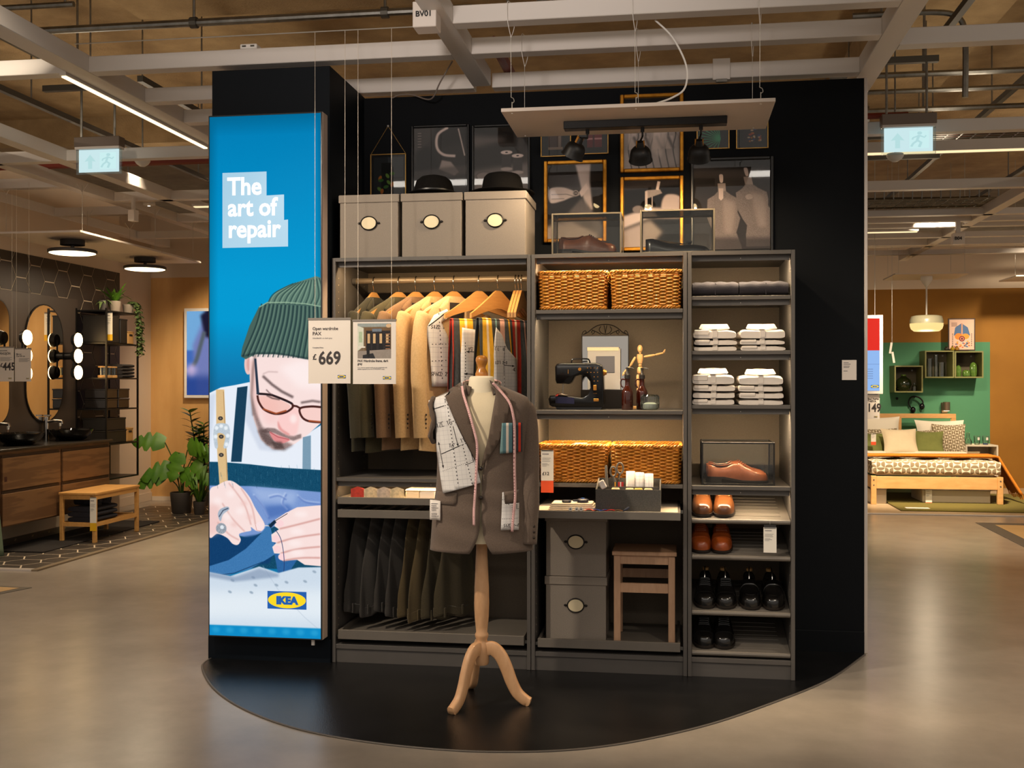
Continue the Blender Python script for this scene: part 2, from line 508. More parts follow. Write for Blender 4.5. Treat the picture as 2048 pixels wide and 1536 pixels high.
# black back wall, pillar, baseboards
tag(MB().box(-.012, 2.645, .6, .72, 0, 2.96).build('wall_back', m_black, smooth=0), 'matte black display wall behind the wardrobe', 'wall', kind='structure')
tag(MB().box(2.645, 2.662, .594, .726, 0, 2.962, .002).build('trim_1', m_alu), 'pale edge trim on the end of the black wall', 'trim', kind='structure')
tag(MB().box(-.628, -.012, .0, .72, 0, 2.965).build('wall_pillar', m_navy, smooth=0), 'dark navy square pillar carrying the light box', 'pillar', kind='structure')
tag(MB().box(-.644, -.004, -.014, .0, 0, .118, .003).build('baseboard_pillar', m_navy), 'dark navy baseboard around the pillar', 'baseboard', kind='structure')
tag(MB().box(2.237, 2.645, .588, .6, 0, .112, .003).build('baseboard_back', m_black), 'black baseboard along the display wall', 'baseboard', kind='structure')

arc = [(-.63, .0), (-.6, -.175), (-.376, -.533), (-.089, -.827), (.249, -1.04), (.644, -1.148), (1.032, -1.157), (1.399, -1.045), (1.782, -.746), (2.112, -.351), (2.4, .06), (2.643, .56)]
arc = catmull(arc, 8, False) + [(2.643, .6), (-.63, .6)]
o = T('floor_vinyl', 'half-round black floor vinyl under the wardrobe display', 'floor covering', (1, 0, 0), kind='structure')
MB().prism(arc, 'xy', .0, .004).build('sheet', m_vinyl, o, w=1, smooth=0)
MB().tube([(x, y, .003) for x, y in arc[:-2]], .006, 6, flat=.5).build('edge_strip', mat('grey_edge_strip', (96, 90, 84), .5, .4), o, w=1)

# ------------------------------------------------------------------ ceiling grid
BZ = 3.0
GB = 'white beams of the ceiling grid'
def xbeam(x0, x1, y, h=.08, d=.085, z=BZ, lab='white square ceiling beam running along the black wall'):
    o = MB().box(x0, x1, y, y + d, z, z + h, .003).build('ceiling_beam', m_white, org=((x0 + x1) / 2, y, z))
    tag(o, lab, 'beam', GB, 'structure'); return o
def ybeam(x0, x1, y0, y1, h=.09, z=BZ, lab='white ceiling beam running away over the aisle'):
    o = MB().box(x0, x1, y0, y1, z, z + h, .003).build('ceiling_beam', m_white, org=(x0, (y0 + y1) / 2, z))
    tag(o, lab, 'beam', GB, 'structure'); return o
for x0, x1 in ((-1.435, -1.318), (.597, .697), (2.63, 2.74), (-2.775, -2.665), (-3.3, -3.2), (4.58, 4.68), (-4.3, -4.2)):
    ybeam(x0, x1, -3.0 if x0 < 4 and x0 > -2 else 1.2, .60 if x0 == .597 else (9.5 if x0 > 0 else 6.8))
CX_ = [(-1.318, .597), (.697, 2.63)]
for y in (-.42, .03, .63):
    for a, b in CX_:
        if y == -.42 and a < 0: continue
        xbeam(a, b, y)
for a, b in ((-2.665, -1.435),): xbeam(a, b, .03)
for y, a, b in ((1.12, -1.318, -.63), (1.6, -1.318, -.63), (2.06, -2.665, -.63), (2.06, -4.2, -2.775), (3.7, -3.2, -.63), (3.0, -4.2, -3.3), (4.4, -4.2, -3.3), (4.9, -3.2, -.6), (6.0, -4.2, -.6)):
    xbeam(a, b, y)
for py in (268, 307, 381, 446, 492):
    y = P(1740, py, z=BZ)[1]
    for a, b in ((2.74, 4.58), (4.68, 8.5)):
        if y > 1.2 : xbeam(a, b, y)
xbeam(2.74, 5.5, P(2048, 78, z=BZ)[1])
for y in (5.6, 6.4, 7.2, 8.0, 8.8): xbeam(2.74, 8.5, y, .06)
# fittings on the beam above the wall: connector sleeve, junction box
o = T('beam_connector', 'white sleeve clamped round the ceiling beam over the wall', 'beam connector', (1.93, .6, BZ))
MB().box(1.88, 1.97, .617, .625, BZ - .012, BZ + .1, .002).build('sleeve', m_white, o, w=1)
MB().box(1.895, 1.955, .60, .617, BZ - .03, BZ - .012, .002).build('clip', m_zinc, o, w=1)
p = P(498, 90, y=.05)
o = T('junction_box', 'small white junction box lying on the ceiling beam', 'junction box', (p[0], .05, BZ + .08))
MB().box(p[0] - .045, p[0] + .045, .04, .1, BZ + .08, BZ + .108, .004).build('body', m_plastic, o, w=1)
for dx in (-.022, .022): MB().box(p[0] + dx - .01, p[0] + dx + .01, .037, .041, BZ + .092, BZ + .1).build('slot', m_dark_rail, o, w=1, smooth=0)

# LED strips along the beams
m_led = mat('led_strip_glow', (255, 226, 180), .5, emit=2.2)
m_led_c = mat('led_strip_glow_soft', (255, 220, 170), .5, emit=1.3)
def led(name, a, b, r, lab, m=m_led):
    o = T(name, lab, 'LED strip', a)
    d = Vector(b) - Vector(a)
    if abs(d.x) > abs(d.y): MB().box(a[0], b[0], a[1] - r, a[1] + r, a[2], a[2] + .02).build('housing', m_white, o, w=1, smooth=0); MB().box(a[0] + .01, b[0] - .01, a[1] - r * .7, a[1] + r * .7, a[2] - .008, a[2]).build('diffuser', m, o, w=1, smooth=0)
    else: MB().box(a[0] - r, a[0] + r, a[1], b[1], a[2], a[2] + .02).build('housing', m_white, o, w=1, smooth=0); MB().box(a[0] - r * .7, a[0] + r * .7, a[1] + .01, b[1] - .01, a[2] - .008, a[2]).build('diffuser', m, o, w=1, smooth=0)
led('ceiling_led_strip', (-1.455, .02, 2.985), (-1.455, 1.75, 2.985), .018, 'long glowing LED strip along the ceiling beam beside the pillar')
led('ceiling_led_strip', (2.75, 2.6, 2.985), (6.5, 2.6, 2.985), .03, 'glowing LED strip crossing the ceiling behind the exit sign by the bedroom', m_led_c)
led('ceiling_led_strip', (2.75, 6.6, 2.985), (4.2, 6.6, 2.985), .03, 'short glowing LED strip on the beams above the bedroom set', m_led_c)
led('ceiling_led_strip', (-2.6, 4.0, 2.985), (-1.2, 4.0, 2.985), .03, 'glowing LED strip on the beams above the plywood wall', m_led_c)

# conduits and channels under the slab
def pipe(name, pts, r, m, lab, cat, grp=None):
    return MB().tube(pts, r, 8).build(name, m, None, org=pts[0], label=lab, cat=cat, group=grp)
yc = P(400, 45, z=3.45)[1]
o = T('ceiling_conduit', 'silver conduit pipe hung on rods above the grid near the pillar', 'conduit', (-1, yc, 3.45))
MB().tube([(-2.35, yc, 3.45), (.58, yc, 3.45)], .022, 10).build('pipe', m_zinc, o, w=1)
for px in (388, 770):
    xx = P(px, 45, y=yc)[0]
    MB().tube([(xx, yc, 3.45), (xx, yc, 4.16)], .008, 6).build('rod', m_zinc, o, w=1)
    MB().tube([(xx - .02, yc, 3.45), (xx + .02, yc, 3.45)], .032, 10).build('clamp', m_dark_rail, o, w=1)
o = T('ceiling_conduit', 'thin silver conduit pipe on the beams at the shop edge', 'conduit', (-2, -.1, 3.3))
MB().tube([(-2.3, .2, 3.42), (-1.5, .2, 3.42)], .016, 8).build('pipe', m_zinc, o, w=1)
for xx in (-1.55,): MB().tube([(xx, .2, 3.42), (xx, .2, 4.16)], .006, 6).build('rod', m_zinc, o, w=1)
for k, (py, x0, x1, r) in enumerate([(152, 2.7, 5.6, .02), (185, 2.7, 5.2, .018), (222, 2.7, 5.6, .02)]):
    yy = P(1740, py, z=3.42)[1]
    o = T('ceiling_conduit', ('first', 'second', 'third')[k] + ' silver conduit pipe above the grid past the black wall end', 'conduit', (x0, yy, 3.42), group='conduits by the bedroom')
    MB().tube([(x0, yy, 3.42), (x1, yy, 3.42)], r, 8).build('pipe', m_zinc, o, w=1)
    for xx in (x0 + .6 + .1 * k, x0 + 1.6): MB().tube([(xx, yy, 3.42), (xx, yy, 4.16)], .009, 6).build('rod', m_zinc, o, w=1)
o = T('ceiling_conduit', 'bent silver conduit turning up beside the concrete rib', 'conduit', (3.1, 1.9, 3.6))
MB().tube(catmull([(2.75, 1.62, 3.62), (3.2, 1.62, 3.62), (3.36, 1.62, 3.58), (3.4, 1.62, 3.45), (3.4, 1.62, 3.1)], 6, False), .018, 8).build('pipe', m_zinc, o, w=1)
for k, (x, y0, y1, z) in enumerate([(-1.75, 1.4, 6.0, 3.35), (-2.2, .6, 5.5, 3.4), (-2.9, 1.0, 6.0, 3.4), (-3.9, 1.5, 6.5, 3.45), (-4.8, 1.5, 6.5, 3.45),
                                  (.95, -.6, .9, 3.5), (1.35, -.6, .9, 3.5), (1.75, -.6, .9, 3.5), (2.25, -.6, .9, 3.5), (2.95, -.4, 1.7, 3.5), (3.3, -.4, 1.7, 3.5),(4.1, 2.5, 8, 3.5), (5.1, 2.5, 8, 3.5)]):
    o = T('ceiling_channel', 'dark steel channel rail hung under the slab', 'channel rail', (x, (y0 + y1) / 2, z), group='steel channels under the slab')
    MB().box(x - .02, x + .02, y0, y1, z, z + .04).build('rail', m_dark_rail, o, w=1, smooth=0)
    for t in (.2, .75): MB().tube([(x, y0 + (y1 - y0) * t, z + .04), (x, y0 + (y1 - y0) * t, 4.16)], .006, 6).build('rod', m_zinc, o, w=1)
for k, (x0, x1, y, z) in enumerate([(.75, 1.5, .12, 3.22), (1.25, 1.7, .3, 3.3), (1.9, 2.55, .45, 3.3), (.8, 1.3, -.2, 3.32), (2.9, 3.8, 3.6, 3.3), (2.8, 3.9, 4.4, 3.3)]):
    o = T('ceiling_channel', 'short dark steel channel hung crosswise above the beams', 'channel rail', ((x0 + x1) / 2, y, z), group='crosswise channels')
    MB().box(x0, x1, y - .02, y + .02, z, z + .04).build('rail', m_dark_rail, o, w=1, smooth=0)
    for t in (.15, .85): MB().tube([(x0 + (x1 - x0) * t, y, z + .04), (x0 + (x1 - x0) * t, y, 4.16)], .006, 6).build('rod', m_zinc, o, w=1)
m_red = mat('red_sprinkler_pipe', (120, 42, 26), .45)
pipe('sprinkler_pipe', [(.78, .2, 3.11), (.78, .9, 3.11)], .03, m_red, 'rust red sprinkler pipe stub above the wall', 'pipe')
pipe('sprinkler_pipe', [(-3.9, 2.7, 3.12), (-.64, 2.7, 3.12)], .035, m_red, 'long rust red sprinkler pipe beside the exit sign by the bathroom', 'pipe')
pipe('sprinkler_pipe', [(2.7, 2.0, 3.1), (3.15, 2.0, 3.1)], .02, m_red, 'rust red sprinkler pipe behind the exit sign by the bedroom', 'pipe')
# wire cable trays with red cables above the bedroom
for k, (x0, x1, y0, y1, z) in enumerate([(3.6, 5.4, 3.2, 3.7, 3.25), (3.1, 4.6, 5.2, 5.7, 3.09)]):
    o = T('cable_tray', ('wire basket cable tray above the bedroom aisle', 'wire basket cable tray above the bed')[k], 'cable tray', (x0, y0, z))
    b = MB()
    for i in range(9): b.tube([(x0, y0 + (y1 - y0) * i / 8, z), (x1, y0 + (y1 - y0) * i / 8, z)], .006, 5)
    for i in range(19):
        xx = x0 + (x1 - x0) * i / 18; b.tube([(xx, y0, z + .08), (xx, y0, z), (xx, y1, z), (xx, y1, z + .08)], .006, 5)
    b.build('wire_basket', m_zinc, o, w=1)
    for i in range(4):
        yy = y0 + .08 + i * .1
        MB().tube(catmull([(x0 + .05, yy, z + .02), (x0 + .6, yy + rnd(-.05, .05), z + .025), (x0 + 1.1, yy + rnd(-.05, .05), z + .02), (x1 - .05, yy, z + .02)], 5, False), .014, 6).build('cable', m_red if i % 2 else m_dark_rail, o, w=1)
pipe('air_duct', [(2.7, 4.9, 3.78), (3.4, 4.9, 3.78)], .12, m_zinc, 'short silver foil air duct above the bedroom aisle', 'air duct')

# square code boxes hung on the beams
m_ink = mat('black_print', (26, 24, 24), .6)
m_paper = mat('white_card', (232, 222, 212), .6)
o = T('aisle_code_box', 'white square code box reading BV01 on the ceiling beam', 'sign', P(848, 26, y=-.6))
a, b_ = P(825, 3, y=-.6), P(872, 52, y=-.6)
bx('body', m_paper, (a[0], b_[0], -.6, -.5, b_[2], a[2]), o, b=.003)
bx('hanger', m_white, (a[0] + .03, b_[0] - .03, -.58, -.52, a[2], a[2] + .06), o)
text('BV01', .034, m_ink, o, (a[0] + .013, -.602, b_[2] + .045), bold=.0009)
p = P(1918, 477, y=6.0)
o = T('aisle_code_box', 'white square code box reading B04 hung above the bedroom', 'sign', p)
bx('body', m_paper, (p[0] - .055, p[0] + .055, 6.0, 6.08, p[2] - .055, p[2] + .055), o, b=.003)
bx('hanger', m_white, (p[0] - .02, p[0] + .02, 6.02, 6.06, p[2] + .055, BZ+.01), o)
text('B04', .045, m_ink, o, (p[0] - .042, 5.997, p[2] - .012), bold=.001)
p = P(262, 430, y=3.6)
o = T('aisle_code_box', 'small white code box turned edgewise above the bathroom', 'sign', p)
bx('body', m_paper, (p[0] - .03, p[0] + .03, 3.6, 3.68, p[2] - .05, p[2] + .05), o, b=.003)
bx('hanger', m_white, (p[0] - .01, p[0] + .01, 3.62, 3.66, p[2] + .05, BZ + .01), o)

# emergency exit signs
c = Canvas((0, 0, 100, 78), 4, (204, 226, 230))
c.poly([(14, 42), (28, 18), (42, 42), (33, 40), (33, 66), (23, 66), (23, 40)], (184, 217, 219), soft=.4)
c.rect(52, 12, 92, 68, (206, 236, 236), .7)
c.ell(73, 20, 5, 5, (181, 214, 217), soft=.4)
c.line([(72, 26), (68, 42), (76, 50), (72, 64)], 6, (181, 214, 217), soft=.4)
c.line([(70, 42), (60, 52), (56, 62)], 5, (181, 214, 217), soft=.4)
c.line([(72, 28), (60, 34), (58, 40)], 4, (181, 214, 217), soft=.4); c.line([(73, 28), (83, 34), (86, 28)], 4, (181, 214, 217), soft=.4)
im_exit = c.img('exit_sign_print')
m_exit = printmat('exit_sign_face', im_exit, emit=1.2)
m_grey_box = mat('grey_metal_housing', (120, 108, 98), .4, .5)
def exit_sign(x0, x1, yt, y0, y1, D, lab):
    a = S((x0 + x1) / 2, y0, D); yy = a[1]
    L, R = P(x0, y0, y=yy), P(x1, y0, y=yy); zb = P(x0, y1, y=yy)[2]; zt = P(x0, yt, y=yy)[2]
    o = T('exit_sign', lab, 'exit sign', (a[0], yy, zb))
    bx('housing', m_grey_box, (L[0] - .004, R[0] + .004, yy - .04, yy + .04, a[2] + .004, zt), o, b=.003)
    bx('housing_lip', m_white, (L[0], R[0], yy - .036, yy + .036, a[2] - .012, a[2] + .004), o)
    g = .014
    MB().quad((L[0] + g, yy - .006, zb + g), (R[0] - g, yy - .006, zb + g), (R[0] - g, yy - .006, a[2] - .008), (L[0] + g, yy - .006, a[2] - .008)).build('light_panel', m_exit, o, w=1, smooth=0)
    bx('glass_plate', glass('exit_glass', (236, 246, 246)), (L[0] - .003, R[0] + .003, yy - .01, yy + .004, zb, a[2] - .012), o)
    for xx in (L[0] + .03, R[0] - .05):
        MB().tube([(xx, yy, zt), (xx, yy, 3.4)], .008, 6).build('rod', m_zinc, o, w=1)
    bx('channel', m_dark_rail, (L[0] - .25, R[0] + .02, yy - .02, yy + .02, 3.4, 3.44), o)
    MB().tube([(L[0], yy, 3.44), (L[0], yy, 4.16)], .008, 6).build('rod', m_zinc, o, w=1)
    return o
exit_sign(155, 243, 277, 296, 350, 7.35, 'glowing emergency exit sign hung over the bathroom aisle')
exit_sign(1763, 1870, 231, 252, 310, 6.75, 'glowing emergency exit sign hung beside the black wall end')
# smoke detectors and little ceiling fittings
def detector(px, py, z, lab):
    p = P(px, py, z=z)
    o = T('smoke_detector', lab, 'smoke detector', p)
    MB().lathe([(.055, .035), (.058, .02), (.045, .0), (.02, -.018), (.004, -.02)][::-1], p, 16).build('body', m_plastic, o, w=1)
    MB().tube([(p[0], p[1], z + .03), (p[0], p[1], 4.16)], .006, 6).build('rod', m_zinc, o, w=1)
detector(285, 328, 3.05, 'white smoke detector near the bathroom exit sign')
detector(1302 / 2.893 + 1340, 318, 2.93, 'white smoke detector under the beam by the bedroom exit sign')
detector(1212, 52, 3.05, 'white smoke detector above the wardrobe') if False else None
p = P(298, 412, z=2.99)
o = T('ceiling_downlight', 'small round downlight on the beam above the bathroom', 'downlight', p)
MB().lathe([(.03, 0), (.055, .01), (.055, .06), (.02, .06)], p, 16).build('body', m_white, o, w=1)
MB().lathe([(.002, -.002), (.045, .006)], p, 16, cap=False).build('lens', mat('downlight_glow', (255, 246, 224), emit=6), o, w=1)

# ------------------------------------------------------------------ light box with the poster
c = Canvas((417, 226, 646, 1278), 2.6, (0, 138, 194))
H = c.h
yy = np.linspace(226, 1278, H)[:, None]
xx = np.linspace(417, 646, c.w)[None, :]
top = np.array([0, 128, 184.]); mid = np.array([0, 154, 210.]); low = np.array([16, 116, 168.])
def mixc(t, a, b): return a * (1 - t)[..., None] + b * t[..., None]
t1 = np.clip((yy - 260) / 300, 0, 1) + 0 * xx; t2 = np.clip((yy - 640) / 130, 0, 1) + 0 * xx
c.a = mixc(t2, mixc(t1, top, mid), low) / 255
edge = np.clip((yy - 226) / 40, 0, 1) * np.clip((xx - 417) / 18, 0, 1) * np.clip((646 - xx) / 12, 0, 1)
c.a *= (.82 + .18 * edge)[..., None]
Q = lambda *p: [(410 + x / 2.5615, 740 + y / 2.5615) for x, y in p]
SK, SK2, SK3 = (249, 224, 220), (238, 196, 190), (206, 146, 138)
# shirt
c.poly([(417, 786), (440, 775), (470, 770), (500, 764), (520, 790), (600, 880), (646, 850), (646, 950), (417, 950)], (232, 238, 248), soft=.6)
c.poly([(497, 770), (512, 842), (540, 892), (560, 905), (520, 900), (490, 840)], (206, 214, 230), .8, soft=3)
c.poly([(417, 790), (430, 786), (424, 850), (417, 900)], (200, 210, 226), .7, soft=3)
# face
c.ell(497, 728, 8, 21, SK2, soft=.6); c.ell(498, 728, 4, 14, SK3, .6, soft=1.5)
face = [(500, 700), (500, 740), (501, 787), (508, 838), (523, 880), (547, 899), (566, 900), (593, 888), (621, 868), (646, 846), (646, 690)]
c.poly(face, SK, soft=.5)
c.poly([(500, 720), (505, 790), (512, 840), (520, 840), (514, 780), (512, 720)], SK2, .8, soft=3)
c.poly([(560, 735), (600, 720), (646, 722), (646, 780), (600, 775)], (255, 240, 238), .8, soft=8)
c.poly([(520, 790), (560, 800), (560, 850), (530, 850)], (248, 200, 196), .6, soft=8)
# hair in front of the ear, jaw beard
c.line([(512, 707), (507, 740), (504, 790), (508, 832)], 5, (92, 70, 66), .55, soft=2)
c.poly([(503, 790), (510, 838), (524, 880), (548, 900), (572, 902), (590, 890), (575, 884), (552, 884), (530, 862), (516, 832)], (84, 64, 62), .6, soft=2.5, tex=.4)
c.poly([(516, 862), (530, 856), (548, 866), (552, 890), (535, 892)], (70, 54, 52), .55, soft=2.5, tex=.4)
c.poly([(524, 864), (536, 856), (552, 857), (568, 866), (590, 872), (606, 868), (606, 876), (590, 882), (566, 874), (548, 866), (534, 866)], (82, 62, 60), .62, soft=1.5, tex=.4)
c.poly(Q((335, 318), (372, 332), (440, 355), (430, 368), (395, 378), (358, 362)), (226, 142, 142), soft=.8, curve=True)
c.line(Q((338, 320), (380, 345), (438, 357)), 1.4, (160, 70, 76), .8, soft=.5)
c.poly([(546, 884), (566, 884), (572, 898), (552, 899)], (66, 50, 48), .7, soft=2, tex=.3)
# nose
c.poly(Q((400, 215), (455, 190), (490, 210), (486, 300), (470, 335), (430, 335), (385, 300), (378, 265)), (252, 206, 202), .95, soft=2.5, curve=True)
c.poly(Q((380, 262), (400, 300), (440, 328), (430, 335), (385, 305)), (226, 150, 146), .8, soft=1.5, curve=True)
c.ell(590, 838, 7, 9, (255, 238, 234), .8, soft=3)
# glasses
c.poly(Q((280, 135), (350, 138), (440, 178), (425, 205), (370, 222), (312, 200), (284, 165)), (240, 176, 160), .5, soft=.6, curve=True)
c.poly(Q((500, 200), (560, 192), (602, 196), (602, 262), (545, 258), (510, 236)), (246, 190, 178), .45, soft=.6, curve=True)
for pts in (Q((275, 122), (350, 130), (455, 175), (432, 212), (370, 226), (310, 205), (280, 165), (272, 130)), Q((604, 190), (550, 187), (495, 198), (505, 240), (540, 262), (604, 268))):
    c.line(catmull(pts, 6, False), 4.2, (70, 34, 30), soft=.4)
c.line(Q((300, 200), (370, 224), (425, 208)), 3, (166, 82, 48), soft=.6)
c.line(Q((540, 260), (604, 266)), 3, (166, 82, 48), soft=.6)
c.line(Q((452, 182), (478, 186), (500, 198)), 4, (70, 34, 30), soft=.4)
c.line(Q((268, 120), (350, 128), (455, 172)), 3.4, (38, 30, 34), soft=.4)
c.poly(Q((255, -60), (266, -60), (282, 125), (268, 125)), (40, 54, 72), soft=.3)
# brows and lashes
c.line(Q((300, 30), (350, 75), (400, 110), (460, 140)), 5, (60, 44, 44), .7, soft=1.6)
c.line(Q((500, 168), (560, 158), (602, 164)), 4, (60, 44, 44), .7, soft=1.6)
c.line(Q((320, 130), (350, 145), (390, 152)), 3, (66, 50, 50), .7, soft=1)
# beanie
crown = [(534, 610), (540, 598), (556, 581), (578, 570), (600, 563), (616, 558), (636, 552), (646, 556), (646, 616)]
c.poly(crown, (96, 126, 112), soft=.4)
cuff = [(519, 613), (536, 603), (574, 603), (614, 606), (646, 612), (646, 722), (614, 718), (580, 711), (552, 708), (512, 708), (492, 718), (482, 712), (485, 694), (500, 650)]
c.poly(cuff, (72, 100, 92), soft=.5, curve=False)
for i in range(17):
    t = i / 16
    bxx = 486 + t * 165; txx = 525 + t * 130
    c.line([(txx, 606 + 8 * t), (txx - (1 - t) * 14 + 2, 650), (bxx, 712 + 6 * t)], 2.6, (30, 52, 56), .8, soft=.5, curve=True)
    c.line([(txx + 4, 606 + 8 * t), (txx - (1 - t) * 14 + 6, 650), (bxx + 4, 712 + 6 * t)], 1.6, (134, 164, 142), .55, soft=.5, curve=True)
for i in range(11):
    t = i / 10; x0 = 538 + t * 108; y0 = 606 + 4 * t
    c.line([(x0, y0), (x0 + 6 + 6 * (1 - t), y0 - 20), (590 + 52 * t, 566 - 10 * t)], 2.2, (40, 66, 64), .75, soft=.5, curve=True)
    c.line([(x0 + 4, y0), (x0 + 10 + 6 * (1 - t), y0 - 20), (594 + 52 * t, 566 - 10 * t)], 1.4, (156, 186, 160), .6, soft=.5, curve=True)
c.line([(520, 613), (536, 604), (574, 604), (614, 607), (646, 613)], 2.4, (160, 190, 160), .8, soft=.5)
c.line([(484, 712), (512, 706), (552, 706), (614, 716), (646, 720)], 4, (24, 40, 46), .5, soft=1.5)
# straps
c.poly(Q((165, 90), (220, 82), (188, 475), (132, 475)), (24, 62, 88), soft=.4, tex=.05)
c.poly(Q((510, 345), (552, 335), (552, 512), (508, 508)), (124, 156, 178), soft=.5, tex=.05)
# apron bib
c.poly([(417, 926), (440, 926), (500, 930), (560, 936), (646, 940), (646, 1140), (417, 1140)], (18, 74, 104), soft=.5, tex=.16)
c.poly([(417, 974), (500, 974), (560, 978), (646, 984), (646, 1050), (560, 1050), (500, 1080), (417, 1060)], (122, 152, 208), soft=1, tex=.05)
c.poly([(500, 976), (560, 980), (600, 984), (590, 1010), (520, 1004)], (176, 196, 232), .6, soft=6)
c.poly([(530, 1015), (580, 1010), (590, 1025), (540, 1040)], (66, 104, 176), .7, soft=4)
c.poly([(417, 1062), (470, 1080), (540, 1068), (560, 1090), (540, 1130), (417, 1140)], (16, 62, 108), soft=2, tex=.08)
# leather strap and buckle
c.poly(Q((52, 100), (96, 100), (106, 350), (116, 585), (70, 592), (54, 360)), (222, 188, 136), soft=.5, tex=.06)
c.line(Q((92, 110), (102, 350), (112, 580)), 1.4, (170, 130, 84), .8)
for q in Q((76, 250), (80, 345), (80, 440)): c.ell(q[0], q[1], 5, 4, (46, 44, 46), soft=.4); c.ell(q[0], q[1], 2.4, 2, (120, 110, 100))
c.poly(Q((45, 290), (70, 275), (118, 285), (126, 345), (112, 400), (92, 400), (100, 340), (60, 330), (62, 400), (46, 400), (38, 340)), (190, 202, 212), soft=.6, curve=True, tex=.3)
for q in Q((55, 300), (80, 290), (105, 300), (115, 340), (50, 345), (108, 385)): c.ell(q[0], q[1], 4, 4, (238, 244, 248), .9, soft=.8)
# work piece
c.poly(Q((15, 1020), (120, 985), (210, 925), (290, 845), (336, 785), (350, 850), (372, 945), (300, 990), (230, 1030), (120, 1062), (15, 1075)), (62, 120, 176), soft=.6, curve=False, tex=.10)
c.poly(Q((360, 820), (400, 960), (482, 972), (445, 1030), (380, 1048), (362, 950)), (44, 100, 160), soft=.6, tex=.08)
c.line(Q((20, 1072), (150, 1052), (300, 990)), 2, (20, 60, 100), .7)
# hands
c.poly(Q((15, 640), (60, 598), (125, 572), (185, 605), (230, 655), (262, 715), (306, 785), (308, 815), (290, 832), (264, 830), (238, 812), (238, 830), (205, 838), (175, 850), (184, 880), (168, 905), (140, 900), (110, 870), (60, 850), (15, 860)), SK, soft=.6, curve=True)
c.poly(Q((15, 700), (60, 690), (90, 780), (60, 850), (15, 860)), SK2, .7, soft=5)
for pts in (Q((120, 585), (200, 690), (238, 800)), Q((85, 690), (140, 770), (205, 836)), Q((60, 790), (120, 850), (175, 880)), Q((185, 610), (240, 700), (262, 800))):
    c.line(pts, 2.4, SK3, .65, soft=1.4, curve=True)
c.ell(*Q((284, 806))[0], 8, 9, (250, 226, 226), soft=.6, rot=.5); c.line(Q((262, 800), (268, 828), (290, 832)), 1.2, SK3, .8)
c.poly(Q((62, 750), (75, 722), (112, 708), (122, 722), (90, 750), (76, 785)), (168, 180, 196), soft=.5, curve=True); c.line(Q((68, 762), (90, 728), (118, 716)), 2, (40, 52, 74), .8, soft=.5)
c.ell(*Q((80, 822))[0], 11, 11, (150, 158, 168), soft=.5, tex=.5); c.ell(*Q((84, 815))[0], 4, 4, (226, 232, 238), soft=.6)
c.poly(Q((604, 692), (480, 705), (420, 735), (365, 772), (362, 805), (385, 820), (345, 848), (348, 885), (372, 890), (350, 912), (360, 945), (392, 946), (384, 968), (405, 982), (480, 975), (520, 1000), (604, 1005)), SK, soft=.6, curve=False)
for pts in (Q((388, 818), (460, 800), (600, 762)), Q((375, 890), (470, 862), (600, 840)), Q((395, 944), (480, 920), (600, 905)), Q((405, 982), (500, 965), (600, 962))):
    c.line(pts, 3, SK3, .85, soft=1.2, curve=True)
for q in ((390, 790), (370, 868), (376, 922), (402, 962)): c.ell(*Q(q)[0], 8, 7, (252, 214, 216), soft=.7); 
for q in ((500, 740), (480, 830), (470, 890), (480, 940)): c.ell(*Q(q)[0], 14, 6, (255, 240, 238), .7, soft=4)
c.line(Q((306, 802), (340, 804)), 1.6, (230, 226, 220)); c.poly(Q((330, 800), (362, 772), (372, 785), (342, 815)), (20, 42, 66), soft=.5)
c.line(Q((345, 790), (430, 738)), 1.2, (20, 30, 50))
c.line(Q((360, 815), (395, 870), (412, 970), (408, 1060), (388, 1140)), 1.3, (40, 62, 110), curve=True)
for i in range(60):
    x0 = 417 + (i * 37) % 229; y0 = 930 + (i * 53) % 42
    c.line([(x0, y0), (x0 + 1, y0 + 9)], 1, ((90, 146, 170), (8, 44, 70))[i % 2], .35, soft=.4)
for pts in (Q((250, 640), (300, 700), (330, 760)), Q((420, 630), (400, 680), (430, 720)), Q((480, 640), (520, 670), (600, 680)), Q((330, 650), (380, 640), (420, 660))): c.line(pts, 3, (206, 220, 246), .5, soft=1.5, curve=True); c.line([(x + 2, y + 3) for x, y in pts], 3, (70, 100, 176), .5, soft=1.5, curve=True)
c.line(Q((318, 100), (335, 118), (352, 128)), 2.4, (90, 66, 66), .7, soft=.8); c.line(Q((300, 20), (330, 8), (380, 10)), 2, (120, 90, 90), .35, soft=1.5)
for q in ((130, 640), (180, 730), (110, 760), (60, 680)): c.ell(*Q(q)[0], 9, 7, (255, 242, 240), .6, soft=4)
for q in ((200, 690), (150, 800), (232, 760)): c.ell(*Q(q)[0], 7, 5, SK2, .6, soft=3)
# table
c.poly([(417, 1150), (460, 1157), (520, 1136), (560, 1148), (600, 1136), (646, 1134), (646, 1258), (417, 1258)], (206, 220, 234), soft=.8, tex=.03)
c.poly([(417, 1190), (646, 1180), (646, 1240), (417, 1245)], (232, 240, 246), .8, soft=12)
for q in Q((250, 1072), (262, 1112), (140, 1090), (372, 1108), (425, 1092), (570, 1034), (522, 1085), (240, 1150), (126, 1150)): c.ell(q[0], q[1], 4.2, 2.4, (150, 168, 186), .9, soft=.8, rot=.4)
c.line(Q((300, 1010), (380, 1130), (520, 1270), (600, 1335)), 1.2, (170, 186, 204), .5, soft=.6)
c.poly([(417, 1150), (470, 1158), (520, 1140), (560, 1150), (560, 1156), (470, 1168), (417, 1160)], (120, 140, 170), .6, soft=2.5)
c.rect(417, 1257, 646, 1279, (14, 140, 200), soft=1.2)
for i in range(8): c.ell(430 + i * 29, 1266, 8, 6, (60, 176, 222), .5, soft=3)
c.noise(.02)
im_poster = c.img('poster_print')
m_poster = printmat('poster_backlit', im_poster, emit=1.0, rough=.8)
